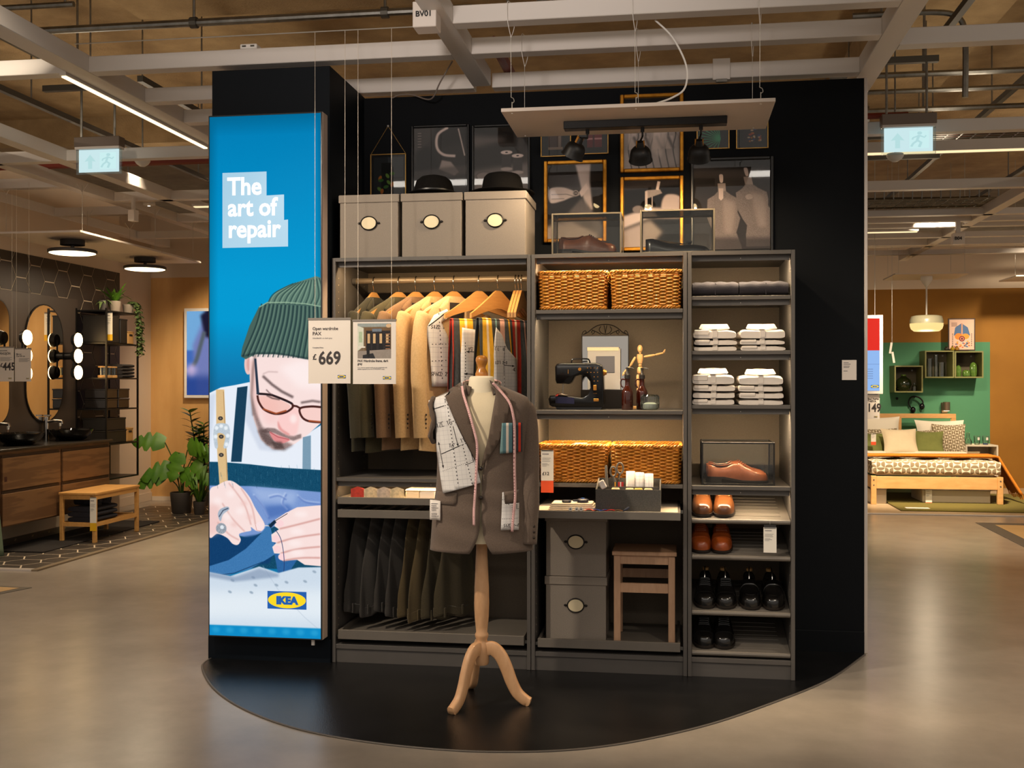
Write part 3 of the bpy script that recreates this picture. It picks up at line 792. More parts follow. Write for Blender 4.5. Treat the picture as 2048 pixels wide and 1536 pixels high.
LX0, LX1, LZ0, LZ1, LY = -.611, -.022, .130, 2.719, -.082
o = T('light_box', 'tall backlit advertising light box fixed to the pillar', 'light box', ((LX0 + LX1) / 2, LY, LZ0))
bx('case', mat('light_box_case', (196, 178, 166), .5), (LX0, LX1, LY + .004, -.0005, LZ0, LZ1), o, b=.003)
m_bz = mat('light_box_bezel', (30, 34, 38), .4)
for nm, d in (('bezel', (LX0 + .002, LX0 + .006, LY - .002, LY + .006, LZ0 + .002, LZ1 - .002)), ('bezel', (LX1 - .008, LX1 - .002, LY - .002, LY + .006, LZ0 + .002, LZ1 - .002)),
              ('bezel', (LX0 + .006, LX1 - .008, LY - .002, LY + .006, LZ0 + .002, LZ0 + .007)), ('bezel', (LX0 + .006, LX1 - .008, LY - .002, LY + .006, LZ1 - .008, LZ1 - .002))):
    bx(nm, m_bz, d, o)
scr = MB().quad((LX0 + .006, LY + .001, LZ0 + .007), (LX1 - .008, LY + .001, LZ0 + .007), (LX1 - .008, LY + .001, LZ1 - .008), (LX0 + .006, LY + .001, LZ1 - .008)).build('screen', m_poster, o, w=1, smooth=0)
def lbp(px, py):
    q = P(px, py, y=LY); return (q[0], q[2])
m_pale = mat('pale_blue_backlit', (166, 206, 228), emit=1.0)
m_wh_e = mat('white_backlit', (255, 255, 255), emit=1.05)
step = [lbp(445, 346), lbp(533, 343), lbp(533, 391), lbp(568, 389), lbp(568, 440), lbp(576, 439), lbp(576, 493), lbp(445, 496)]
pn = MB().prism(step, 'xz', LY - .0005, LY + .0008).build('slogan_panel', m_pale, o, w=1, smooth=0)
for s_, px, py in (('The', 455, 390), ('art of', 456, 432), ('repair', 456, 475)):
    q = lbp(px, py)
    text(s_, .122, m_wh_e, pn, (q[0], LY - .0012, q[1]), bold=.0034, squeeze=.92)
def logo(par, x0, z0, w, h, y, emit=0, face='-y'):
    e = '_lit' if emit else ''
    mb_ = mat('logo_blue' + e, (0, 88, 170), .5, emit=emit); my = mat('logo_yellow' + e, (250, 216, 20), .5, emit=emit)
    f = (lambda u, a, z: (u, a, z)) if face == '-y' else (lambda u, a, z: (-a, u, z))
    g = MB(); g.box(x0, x0 + w, y - .0006, y, z0, z0 + h); g.v = [f(*p_) for p_ in g.v] if face != '-y' else g.v
    lo = g.build('logo', mb_, par, w=1, smooth=0)
    el = [(x0 + w / 2 + w * .485 * math.cos(t), z0 + h / 2 + h * .45 * math.sin(t)) for t in np.linspace(0, 2 * math.pi, 33)[:-1]]
    MB().prism(el, 'xz', y - .0012, y - .0006).build('logo_oval', my, lo, w=1, smooth=0)
    text('IKEA', h * .58, mb_, lo, (x0 + w * .5, y - .0016, z0 + h * .295), bold=h * .042, align='CENTER', ext=.0003, squeeze=w / h * .45)
    return lo
a, b_ = lbp(535, 1217), lbp(613, 1184)
logo(o, a[0], a[1], b_[0] - a[0], b_[1] - a[1], LY - .0002, emit=1.0)
bx('cable_tab', m_paper, (-.085, -.07, LY + .02, LY + .03, LZ0 - .03, LZ0), o)
# ================================================================== WARDROBE
m_pax = mat('dark_grey_laminate', (92, 87, 83), .45, col2=(84, 80, 76), scale=4, spec=.4)
m_pax_in = mat('grey_linen_back_panel', (122, 110, 95), .7, col2=(110, 99, 86), scale=320, bump=.05, bscale=420, spec=.2)
m_tray = mat('grey_tray_laminate', (112, 105, 96), .45, col2=(104, 97, 89), scale=5)
m_felt_in = mat('pale_tray_bottom', (206, 190, 166), .7)
m_hole = mat('pin_hole', (196, 176, 140), .5)
m_led_w = mat('shelf_led_glow', (255, 196, 120), .5, emit=3.0)
WH, WD, TK = 2.01, .58, .018
U = [(0.0, .994), (.997, 1.739), (1.742, 2.235)]
def zf(px, py, y=0.0): return P(px, py, y=y)[2]

def led_under(par, x0, x1, z, y=.03, power=2.0, col=(1, .70, .38)):
    bx('light_valance', m_pax, (x0 + .002, x1 - .002, y, y + .012, z - .026, z - .0005), par)
    MB().tube([((x0 + x1) / 2, y - .0012, z - .014), ((x0 + x1) / 2, y, z - .014)], .0022, 8).build('valance_screw', m_alu, par, w=1)
    MB().box(x0 + .03, x1 - .03, y + .014, y + .03, z - .008, z - .0008).build('led_profile', m_alu, par, w=1, smooth=0)
    MB().box(x0 + .035, x1 - .035, y + .016, y + .028, z - .0095, z - .008).build('led_diffuser', m_led_w, par, w=1, smooth=0)
    l = area('shelf_led', ((x0 + x1) / 2, y + .023, z - .012), ((x0 + x1) / 2, y + .14, z - .4), power, (x1 - x0) * .9, .012, col)
    return l

wl = ['tall open wardrobe frame with a clothes rail of jackets', 'open wardrobe frame with wicker baskets and pull-out trays', 'narrow open wardrobe frame with folded shirts and shoe shelves']
WR = []
for (x0, x1), lab in zip(U, wl):
    o = T('wardrobe', lab, 'wardrobe', ((x0 + x1) / 2, 0, 0), group='open wardrobe frames along the wall'); WR.append(o)
    bx('side_panel', m_pax, (x0, x0 + TK, 0, WD, .004, WH), o, b=.0012)
    bx('side_panel', m_pax, (x1 - TK, x1, 0, WD, .004, WH), o, b=.0012)
    bx('top_panel', m_pax, (x0 + TK, x1 - TK, 0, WD - .006, WH - TK, WH), o)
    bx('bottom_panel', m_pax, (x0 + TK, x1 - TK, .004, WD - .006, .072, .094), o, b=.001)
    bx('plinth', m_pax, (x0 + TK, x1 - TK, .012, .026, .004, .070), o)
    bx('back_panel', m_pax_in, (x0 + TK, x1 - TK, WD - .006, WD, .094, WH - TK), o)
    hb = MB()
    for xx, sx in ((x0 + TK, 1), (x1 - TK, -1)):
        for k in range(52):
            z = .18 + k * .034
            for yy in (.05, .5):
                hb.box(xx, xx + sx * .0006, yy - .0025, yy + .0025, z - .0025, z + .0025)
    hb.build('pin_holes', m_hole, o, w=1, smooth=0, kind='stuff')
def shelf(k, py, thick=.018, y0=.008):
    x0, x1 = U[k]; px = (870, 1215, 1480)[k]; z = zf(px, py)
    bx('shelf', m_pax, (x0 + TK + .001, x1 - TK - .001, y0, WD - .008, z - thick, z), WR[k], b=.001)
    return z
def tray(k, zt, zb, y0, y1, m_floor=None, deep=.012, side=True):
    x0, x1 = U[k]; g = .014
    tr = bx('tray', m_tray, (x0 + TK + g, x1 - TK - g, y0, y0 + .016, zb, zt), WR[k], b=.0015)
    tr['label'] = 'pull-out tray'
    bx('tray_floor', m_floor or m_tray, (x0 + TK + g + .012, x1 - TK - g - .012, y0 + .016, y1, zb, zb + deep), tr)
    for xx in (x0 + TK + g, x1 - TK - g - .012): bx('tray_side', m_tray, (xx, xx + .012, y0 + .016, y1, zb, zt - .002), tr)
    for xx in (x0 + TK, x1 - TK - g + .001): bx('runner', m_zinc, (xx, xx + g - .002, max(y0 + .03, .004), y1, zb + .004, zb + .02), tr)
    return tr
# --- frame one: clothes rail, shelf, tie tray, trouser tray, bottom tray
led_under(WR[0], .02, .97, WH - TK, power=3.5)
z_s1 = shelf(0, 958)
led_under(WR[0], .02, .97, z_s1 - .018, power=2.2)
ZT1, ZB1 = zf(760, 995), zf(760, 1009)
tray(0, ZT1, ZB1, -.012, .5, m_felt_in, .022)
ZT2, ZB2 = zf(760, 1020), zf(760, 1036)
x0, x1 = U[0]
rl = bx('trouser_rail', m_tray, (x0 + TK + .014, x1 - TK - .014, -.012, .006, ZB2, ZT2), WR[0], b=.0015)
for xx in (x0 + TK + .014, x1 - TK - .03): bx('rail_side', m_tray, (xx, xx + .016, .006, .5, ZB2, ZT2 - .002), rl)
for i in range(12):
    xx = x0 + .07 + i * .073
    MB().tube([(xx, .04, ZB2 + .012), (xx, .46, ZB2 + .012)], .006, 6).build('hanging_bar', m_alu, rl, w=1)
bx('rail_back', m_tray, (x0 + TK + .03, x1 - TK - .03, .47, .486, ZB2, ZT2 - .002), rl)
tray(0, .168, .122, -.006, .5, None, .02)
RY, RZ = .29, 1.922
MB().tube([(x0 + TK + .001, RY, RZ), (x1 - TK - .001, RY, RZ)], .011, 12, flat=1.35).build('clothes_rail', mat('grey_rail_tube', (136, 120, 100), .35, .3), WR[0], w=1)
for xx in (x0 + TK, x1 - TK - .02): MB().tube([(xx + .001, RY, RZ), (xx + .019, RY, RZ)], .019, 12).build('rail_bracket', m_pax, WR[0], w=1)
# --- frame two
z_a = shelf(1, 618.5); z_b = shelf(1, 821); z_c = shelf(1, 968)
x0, x1 = U[1]
led_under(WR[1], x0 + .02, x1 - .02, WH - TK, power=6.5)
led_under(WR[1], x0 + .02, x1 - .02, z_a - .018, power=3.6, col=(1, .76, .48))
led_under(WR[1], x0 + .02, x1 - .02, z_b - .018, power=6.5)
ZT3, ZB3 = zf(1215, 1023, -.24), zf(1215, 1039, -.24)
tray(1, ZT3, ZB3, -.24, .30, m_felt_in, .034)
tray(1, zf(1215, 1281), zf(1215, 1299), -.006, .5, None, .02)
# --- frame three
z3 = [shelf(2, p_) for p_ in (591, 701, 810, 973)]
x0, x1 = U[2]
for z, pw in ((WH - TK, 3.0), (z3[0] - .018, 1.15), (z3[1] - .018, 1.15), (z3[2] - .018, 3.0), (z3[3] - .018, 1.2)):
    led_under(WR[2], x0 + .02, x1 - .02, z, power=pw, col=(1, .76, .48))
SH = []
for py in (1043, 1116, 1228, 1309):
    z = zf(1480, py); SH.append(z)
    a = (x0 + TK + .002, x1 - TK - .002)
    s_ = MB(); s_.prism([(.02, z), (.02, z + .008), (.43, z + .083), (.43, z + .075)], 'yz', a[0], a[1])
    sp = s_.build('shoe_shelf', m_tray, WR[2], w=1, smooth=0)
    MB().tube([(a[0], .016, z - .002), (a[1], .016, z - .002)], .012, 10, flat=1.0).build('front_rail', m_tray, sp, w=1)
    for k in range(7):
        t = .12 + k * .12
        y = .02 + .41 * t; zz = z + .008 + .075 * t
        MB().box(a[0] + .02, a[1] - .04, y, y + .004, zz, zz + .0026).build('grip_rib', m_tray, sp, w=1, smooth=0)
def zshoe(i, y): return SH[i] + .008 + .075 * (y - .02) / .41

# ------------------------------------------------------------------ hangers and jackets on the rail
m_hang = mat('beech_wood', (206, 152, 88), .42, col2=(190, 136, 74), scale=10, stretch=(1, 1, 8), coat=.2)
m_hook = mat('chrome_hook', (190, 185, 178), .2, 1.0)
def make_hanger():
    o = T('coat_hanger', 'x', 'coat hanger')
    b = MB(); rings = []
    for i in range(-14, 15):
        t = i / 14; q = max(0, abs(t) - .09) / .91
        x = t * .215; zc = -.016 - .092 * q ** .95; hh = .034 * (1 - q) ** 1.5 + .012
        y = -.012 * q * q
        rings.append([(x, y - .0065, zc - hh), (x, y + .0065, zc - hh), (x, y + .0065, zc + hh), (x, y - .0065, zc + hh)])
    b.loft(rings); b.build('body', m_hang, o, smooth=50)
    pts = [(0, 0, -.0), (0, 0, .034), (-.008, 0, .052), (-.020, 0, .066), (-.021, 0, .086), (-.012, 0, .103), (.004, 0, .110), (.018, 0, .105), (.0225, 0, .094)]
    h = MB(); h.tube(catmull(pts, 5, False), .0024, 6); h.xf(Matrix.Rotation(math.pi / 2, 4, 'Z'))
    h.build('hook', m_hook, o)
    return o
HZ = RZ - .09
hanger0 = make_hanger()
hk = [(748, 76), (798, 54), (832, 53), (870, 52), (908, 50), (958, 44), (996, 57), (1031, 86), (1037, 86), (1043, 86)]
hlab = ['beech hanger carrying the darkest olive jacket', 'beech hanger carrying the olive green jacket', 'beech hanger carrying the brown jacket', 'beech hanger carrying the plain sand jacket',
        'beech hanger carrying the sand jacket with a paper pattern', 'beech hanger over the yellow striped cloth', 'beech hanger over the red striped cloth',
        'empty beech hanger turned edgewise against the frame side', 'empty beech hanger turned edgewise against the frame side', 'empty beech hanger turned edgewise against the frame side']
HX = []
for i, ((px, a), lab) in enumerate(zip(hk, hlab)):
    x = P(px, 585, y=RY)[0]; HX.append(x)
    h = hanger0 if i == 0 else copy_tree(hanger0)
    h.location = (x, RY, HZ); h.rotation_euler = (0, 0, math.radians(a)); tag(h, lab, 'coat hanger', 'beech hangers on the clothes rail')
    # the hook stays square to the rail
    for ch in h.children:
        if ch.name.startswith('hook'): ch.rotation_euler = (0, 0, -math.radians(a))

def interp(tab, z):
    if z <= tab[0][0]: return tab[0][1:]
    for a, b in zip(tab, tab[1:]):
        if z <= b[0]:
            t = (z - a[0]) / (b[0] - a[0]); return tuple(p + (q - p) * t for p, q in zip(a[1:], b[1:]))
    return tab[-1][1:]
NSE = 2.3
def fabric(name, c1, c2, sc=260):
    return mat(name, c1, .9, col2=c2, scale=sc, bump=.12, bscale=500, sheen=.15, spec=.15)
m_btn = mat('dark_button', (40, 28, 20), .3)
m_lining = mat('dark_lining', (44, 38, 32), .7)
def hung_jacket(x, deg, m, lab, L=.785, seed=0, m_lap=None, zs=0.0):
    o = T('suit_jacket', lab, 'jacket', (x, RY, HZ), math.radians(deg), group='jackets on the clothes rail')
    tab = [(-L, .222, .025), (-.62, .214, .024), (-.42, .198, .023), (-.25, .204, .024), (-.13, .214, .024), (-.086, .212, .022), (-.054, .16, .022), (-.026, .105, .023), (-.006, .068, .025), (.002, .056, .025)]
    rs = random.Random(seed); ph = rs.uniform(0, 6)
    def ring(z):
        w, d = interp(tab, z); r = []
        for k in range(36):
            f = 2 * math.pi * k / 36; s_, c_ = math.sin(f), math.cos(f)
            xx = w * math.copysign(abs(s_) ** (2 / NSE), s_); yy = -d * math.copysign(abs(c_) ** (2 / NSE), c_)
            wr = .0035 * math.sin(xx * 46 + z * 5 + ph) * min(1, max(0, (-z - .1) * 3))
            r.append((xx, yy + wr, z + (.01 * math.cos(xx * 12 + ph) if z < -L + .02 else 0)))
        return r
    zs_ = [-L + (L + .002) * i / 34 for i in range(35)]
    MB().loft([ring(z) for z in zs_]).build('body', m, o, smooth=60)
    fy = lambda off: (lambda px_, pz: -interp(tab, pz)[1] * max(0, 1 - min(1, abs(px_) / interp(tab, pz)[0]) ** NSE) ** (1 / NSE) + .0035 * math.sin(px_ * 46 + pz * 5 + ph) * min(1, max(0, (-pz - .1) * 3)) - off)
    MB().patch([(-.055, -.03), (.055, -.03), (.0, -.40)], fy(.003), .03).build('lining', m_lining, o)
    for s_ in (-1, 1):
        lp = [(s_ * .050, -.004), (s_ * .085, -.03), (s_ * .115, -.062), (s_ * .098, -.084), (s_ * .12, -.112), (s_ * .055, -.30), (s_ * .002, -.42), (s_ * .012, -.36), (s_ * .05, -.12)]
        MB().patch(lp, fy(.006), .03).build('lapel', m_lap or m, o, solid=.004)
        pts = [(s_ * .192, 0, -.092), (s_ * .220, -.006, -.17), (s_ * .236, -.014, -.36), (s_ * .240, -.028, -.54), (s_ * .238, -.038, -.715)]
        sl = MB().tube(catmull(pts, 5, False), [.022] + [.028] * 6 + [.030] * 6 + [.028] * 8, 14, flat=1.5).build('sleeve', m, o, smooth=60)
        for k in range(4): MB().ball((s_ * .238 + .012, -.063 + .001 * k, -.60 - k * .022), (.0055, .004, .0055), 8, 6).build('button', m_btn, sl)
        MB().patch([(s_ * .06, -.56), (s_ * .17, -.55), (s_ * .17, -.60), (s_ * .06, -.61)], fy(.005), .03).build('pocket_flap', m, o, solid=.004)
    return o, fy
m_olive_d = fabric('dark_olive_wool', (62, 58, 44), (48, 45, 34))
m_olive = fabric('olive_wool', (84, 77, 56), (70, 64, 46))
m_brown_w = fabric('brown_wool', (138, 108, 80), (116, 88, 64))
m_sand = fabric('sand_wool', (206, 170, 122), (188, 152, 104), 120)
m_sand2 = fabric('light_sand_wool', (214, 180, 134), (198, 164, 116), 120)
JK = [hung_jacket(HX[0], 76, m_olive_d, 'darkest olive suit jacket at the end of the clothes rail', seed=1),
      hung_jacket(HX[1], 54, m_olive, 'olive green suit jacket between the darkest olive and the brown ones', seed=2),
      hung_jacket(HX[2], 53, m_brown_w, 'brown wool suit jacket on the clothes rail', seed=3),
      hung_jacket(HX[3], 52, m_sand, 'plain sand coloured suit jacket on the clothes rail', seed=4),
      hung_jacket(HX[4], 50, m_sand2, 'light sand suit jacket with a paper pattern pinned to it', seed=5)]

# ------------------------------------------------------------------ pattern papers
STK = {'0': '1,0 0,1 0,3 1,4 2,3 2,1 1,0', '1': '0,3 1,4 1,0', '2': '0,3 1,4 2,3 0,0 2,0', '5': '2,4 0,4 0,2 2,2 2,0 0,0', '7': '0,4 2,4 1,0', '9': '2,3 1,4 0,3 1,2 2,3 1,0', '4': '2,0 2,4 0,1 2,1', '8': '1,2 0,3 1,4 2,3 0,1 1,0 2,1 1,2',
       '-': '0,2 2,2', '"': '0,4 0,3', 'S': '2,4 0,3 2,1 0,0', 'I': '1,0 1,4', 'Z': '0,4 2,4 0,0 2,0', 'E': '2,4 0,4 0,2 1,2 0,2 0,0 2,0', 'P': '0,0 0,4 2,4 2,2 0,2', 'A': '0,0 1,4 2,0', 'C': '2,4 0,3 0,1 2,0', 'L': '0,4 0,0 2,0', 'F': '0,0 0,4 2,4', 'T': '0,4 2,4 1,4 1,0', ' ': '', '6': '2,4 0,2 0,0 2,0 2,2 0,2'}
def scrawl(c, s, x, y, h, col=(30, 26, 26), w=1.2, rot=0.0):
    for ch in s:
        if STK.get(ch):
            pts = []
            for q in STK[ch].split():
                a, b = q.split(','); u, v = float(a) * h * .22, float(b) * h * .25
                pts.append((x + u * math.cos(rot) + v * math.sin(rot), y + u * math.sin(rot) - v * math.cos(rot)))
            c.line(pts, w, col, .95)
        x += h * .62 * math.cos(rot); y += h * .62 * math.sin(rot)
def arrow(c, a, b, w=1.3, both=False):
    c.line([a, b], w, (24, 22, 22))
    d = math.atan2(b[1] - a[1], b[0] - a[0])
    for p_, dd in ((b, d),) + (((a, d + math.pi),) if both else ()):
        c.poly([p_, (p_[0] - 6 * math.cos(dd - .4), p_[1] - 6 * math.sin(dd - .4)), (p_[0] - 6 * math.cos(dd + .4), p_[1] - 6 * math.sin(dd + .4))], (24, 22, 22))
def dots(c, a, b, n, w=1.6):
    for i in range(n):
        t = (i + .25) / n; u = (i + .6) / n
        c.line([(a[0] + (b[0] - a[0]) * t, a[1] + (b[1] - a[1]) * t), (a[0] + (b[0] - a[0]) * u, a[1] + (b[1] - a[1]) * u)], w, (40, 38, 40))
def paper(name, w, h, fn, pitch=9, rot=0.0):
    c = Canvas((0, 0, w, h), 3, (224, 220, 216))
    R = int((w + h) / pitch) + 2
    for i in range(-R, R):
        col, al = ((150, 146, 150), .75) if i % 4 == 0 else ((176, 172, 176), .55)
        dx, dy = math.cos(rot), math.sin(rot)
        c.line([(w / 2 + i * pitch * dx - 400 * -dy, h / 2 + i * pitch * dy - 400 * dx), (w / 2 + i * pitch * dx + 400 * -dy, h / 2 + i * pitch * dy + 400 * dx)], .5, col, al)
        c.line([(w / 2 - i * pitch * dy - 400 * dx, h / 2 + i * pitch * dx - 400 * dy), (w / 2 - i * pitch * dy + 400 * dx, h / 2 + i * pitch * dx + 400 * dy)], .5, col, al)
    fn(c); c.noise(.03)
    return printmat(name, c.img(name), rough=.8)
def pf_big(c):      # 106 x 198 px on the photograph
    scrawl(c, 'SIZE 15-20', 14, 72, 9, rot=-.28, w=1.3); scrawl(c, '17"', 34, 20, 8, w=1.2)
    c.line([(12, 33), (34, 26)], 1.6, (24, 22, 22)); dots(c, (34, 26), (84, 20), 9, 1.4)
    dots(c, (38, 6), (62, 182), 24, 1.7); dots(c, (70, 100), (90, 182), 12, 1.7)
    arrow(c, (52, 66), (62, 106)); arrow(c, (22, 98), (32, 150), both=True); c.line([(28, 122), (66, 104)], 1.6, (24, 22, 22)); scrawl(c, '16"', 44, 108, 8)
    scrawl(c, '19"', 68, 98, 8, rot=-.3); dots(c, (66, 104), (104, 88), 9, 1.5); c.line([(86, 112), (92, 136), (76, 142)], 1.4, (24, 22, 22)); scrawl(c, '47"', 88, 112, 7)
    dots(c, (30, 156), (104, 128), 22, 1.0)
m_pp_big = paper('pattern_paper_large', 106, 200, pf_big, 9, -.12)
def pf_a(c):
    c.line([(4, 30), (30, 8), (44, 0)], 1.8, (30, 28, 28)); scrawl(c, 'SIZE 15-19', 8, 34, 6, w=1.2)
    dots(c, (20, 6), (26, 120), 16, 1.2); arrow(c, (38, 34), (42, 108)); dots(c, (8, 60), (60, 58), 10, 1.2); dots(c, (8, 88), (60, 84), 10, 1.2)
    scrawl(c, 'SPACE 2"', 8, 112, 6, w=1.2); scrawl(c, '27"', 50, 112, 6)
m_pp_a = paper('pattern_paper_jacket', 70, 130, pf_a, 8)
def pf_b(c):
    dots(c, (8, 26), (8, 116), 16, 1.4); arrow(c, (36, 86), (36, 24)); arrow(c, (36, 86), (6, 84)); arrow(c, (36, 44), (10, 44)); scrawl(c, '15"AL', 14, 42, 6)
    dots(c, (36, 46), (52, 46), 4, 1.4); dots(c, (36, 86), (36, 118), 6, 1.4); scrawl(c, 'X', 2, 10, 6)
m_pp_b = paper('pattern_paper_panel', 54, 122, pf_b, 7)
def pf_c(c):
    dots(c, (2, 40), (30, 40), 6, 1.4); scrawl(c, 'FOLD 8"', 4, 48, 6); dots(c, (26, 36), (26, 126), 12, 1.3); c.line([(26, 40), (26, 100)], .9, (40, 40, 40)); arrow(c, (26, 78), (50, 80)); scrawl(c, 'LEFT 2-8', 4, 76, 6); scrawl(c, '4E', 46, 90, 6)
    scrawl(c, 'SIZE 2-4"', 26, 160, 6)
m_pp_c = paper('pattern_paper_front', 58, 190, pf_c, 7)
def pf_d(c):
    scrawl(c, '12"', 10, 24, 7); dots(c, (2, 14), (34, 12), 9, 1.2); dots(c, (22, 14), (23, 58), 12, 1.1); dots(c, (2, 52), (34, 52), 9, 1.1); scrawl(c, 'SIZE 2-4"', 6, 68, 6); c.line([(32, 24), (32, 34), (36, 33)], 1.2, (30, 30, 30))
m_pp_d = paper('pattern_paper_pocket', 37, 74, pf_d, 7)

# the paper pinned to the light sand jacket
jo, jfy = JK[4]
pp = T('pattern_paper', 'gridded pattern paper pinned to the light sand jacket', 'pattern paper', jo.location, jo.rotation_euler[2], group='gridded sewing pattern papers')
MB().patch([(-.155, -.10), (-.075, -.065), (-.045, -.10), (-.11, -.135), (.04, -.41), (.06, -.46), (-.165, -.46), (-.175, -.30), (-.20, -.17)], jfy(.016), .03).build('sheet', m_pp_a, pp, solid=.0006)

# striped cloths folded over the hanger bars
def stripes(name, seq, w=100):
    c = Canvas((0, 0, w, 20), 4, (66, 68, 70)); x = 0
    for ww, col in seq:
        c.rect(x, -1, x + ww, 21, col); x += ww
    c.noise(.10)
    return printmat(name, c.img(name), rough=.9)
G_, Y_, W_, TL, PK, RD = (70, 72, 72), (222, 168, 44), (236, 214, 186), (118, 156, 156), (214, 168, 152), (190, 58, 44)
m_st1 = stripes('stripes_yellow', [(4, RD), (14, G_), (12, Y_), (6, W_), (14, Y_), (14, G_), (5, TL), (12, G_), (12, PK), (7, G_)])
m_st2 = stripes('stripes_red', [(6, G_), (7, Y_), (4, W_), (6, Y_), (7, G_), (3, TL), (6, G_), (9, PK), (7, G_), (3, Y_), (5, G_), (5, RD), (4, W_), (7, RD), (7, G_), (3, PK), (6, G_), (3, TL), (4, G_)])
def cloth(x, deg, px0, px1, zt, zb, m, lab, yo):
    h = T('striped_cloth', lab, 'cloth', (x, RY, HZ), math.radians(deg), group='striped cloths on hangers')
    def half(s_):
        def f(u, v):
            xx = px0 + (px1 - px0) * u; z = zt - (zt - zb) * v
            fold = .010 * math.sin(u * 19 + v * 1.5) * min(1, v * 3) + .006 * math.sin(u * 43) * min(1, v * 2)
            return (xx, s_ * (.010 + .012 * min(1, v * 4)) + fold + yo, z)
        return f
    MB().grid(half(-1), 48, 24).build('front_fall', m, h, solid=.003)
    MB().grid(half(1), 48, 24).build('back_fall', m, h, solid=.003)
    MB().grid(lambda u, v: (px0 + (px1 - px0) * u, .010 * -math.cos(v * math.pi) + yo, zt + .010 * math.sin(v * math.pi)), 30, 8).build('top_fold', m, h, solid=.003)
    return h
zbar = -.128
c1 = cloth(HX[5], 44, -.19, .06, zbar, -.86, m_st1, 'yellow and grey striped cloth folded over a hanger', -.03)
c2 = cloth(HX[6], 57, -.20, .19, zbar, -.88, m_st2, 'red white and grey striped cloth folded over a hanger', -.045)
pp = T('pattern_paper', 'gridded pattern paper on the yellow striped cloth', 'pattern paper', c1.location, c1.rotation_euler[2], group='gridded sewing pattern papers')
MB().patch([(-.155, -.165), (-.07, -.175), (.01, -.225), (.02, -.50), (-.16, -.49), (-.165, -.3)], lambda x, z: -.082 + .003 * math.sin(x * 60 + z * 18), .03).build('sheet', m_pp_b, pp, solid=.0006)
pp = T('pattern_paper', 'gridded pattern paper on the red striped cloth', 'pattern paper', c2.location, c2.rotation_euler[2], group='gridded sewing pattern papers')
MB().patch([(-.12, -.165), (-.08, -.20), (-.04, -.27), (.035, -.32), (.04, -.62), (-.13, -.62), (-.14, -.3)], lambda x, z: -.097 + .003 * math.sin(x * 50 + z * 22), .03).build('sheet', m_pp_c, pp, solid=.0006)

# ------------------------------------------------------------------ trousers under the rail
m_tr = [fabric('charcoal_trouser', (74, 70, 66), (60, 57, 54)), fabric('olive_brown_trouser', (98, 84, 58), (82, 70, 48)), fabric('dark_olive_trouser', (82, 74, 56), (66, 59, 44))]
def trousers(px, mi, deg, zb, lab, seed):
    x = P(px, 1040, y=.22)[0]; rs = random.Random(seed); zt = ZB2 - .004
    o = T('trousers', lab, 'trousers', (x, .22, zt), math.radians(deg), group='trousers hung in the wardrobe')
    H_ = zt - zb; ph = rs.uniform(0, 6); N = 30
    def ring(t):
        w = .052 + .095 * min(1, t * 1.25) ** .8; d = .008 + .009 * t; out = []
        for k in range(N):
            f = 2 * math.pi * k / N
            xx = w * math.cos(f); yy = d * math.sin(f) + .006 * math.sin(xx * 52 + ph) * min(1, t * 2) + .003 * math.sin(xx * 110 + ph) * t
            out.append((xx, yy, -t * H_ + (.014 * math.sin(xx * 24 + ph) * t)))
        return out
    MB().loft([ring(i / 18) for i in range(19)]).build('leg_cloth', m_tr[mi], o, smooth=70)
    MB().loft([[(p_[0] * 1.02, p_[1] * 1.12, p_[2]) for p_ in ring(t)] for t in (.91, .985)]).build('waistband', m_tr[mi], o, smooth=70)
    for xx in (-.10, .02, .11):
        yy = -.018 + .006 * math.sin(xx * 52 + ph) - .003
        MB().box(xx - .005, xx + .005, yy - .004, yy + .002, -H_ * .995, -H_ * .9).build('belt_loop', m_tr[mi], o, smooth=0)
    return o
tl = [(727, 0, 64, .225, 'charcoal trousers hung beside the frame side'), (758, 0, 64, .22, 'second charcoal trousers from the frame side'), (784, 0, 66, .235, 'third charcoal trousers from the frame side'),
      (806, 0, 66, .21, 'charcoal trousers next to the olive brown ones'), (832, 1, 66, .205, 'olive brown trousers next to the charcoal ones'), (856, 1, 62, .20, 'second olive brown trousers from the charcoal ones'),
      (884, 2, 58, .20, 'dark olive trousers behind the jacket hem'), (912, 2, 54, .215, 'dark olive trousers beside the wooden stand pole')]
for i, (px, mi, dg, zb, lab) in enumerate(tl): trousers(px, mi, dg, zb, lab, 20 + i)
# rolled ties and boxes in the tie tray
ZTB = ZB1 + .0225
def tie(px, col, lab, y=.06):
    x = P(px, 985, y=y)[0]
    o = T('rolled_tie', lab, 'tie', (x, y, ZTB), .25)
    m = mat('tie_' + lab.split()[0], col, .55, col2=tuple(int(v * .8) for v in col), scale=60)
    r = .026; b = MB(); prof = []
    pts = []
    for k in range(60):
        t = k / 59; a = t * 6 * math.pi; rr = .004 + (r - .004) * t
        pts.append((rr * math.cos(a), rr * math.sin(a) + r))
    out = [(p_[0], p_[1]) for p_ in pts]
    rings = []
    for (y_, z_) in out: rings.append([(-.032, y_, z_), (.032, y_, z_)])
    b.loft(rings, closed=False, cap=False); b.build('roll', m, o, solid=.0022)
    MB().prism([(-.034, .0), (-.034, .05), (0, .062), (.034, .05), (.034, .0)], 'xz', -r - .005, -r - .002).build('tail', m, o)
    return o
tie(716, (206, 62, 44), 'red rolled tie in the tie tray'); tie(742, (236, 212, 170), 'cream rolled tie beside the red one'); tie(768, (214, 196, 178), 'greyish rolled tie in the tie tray'); tie(794, (240, 218, 176), 'ivory rolled tie beside the pale boxes')
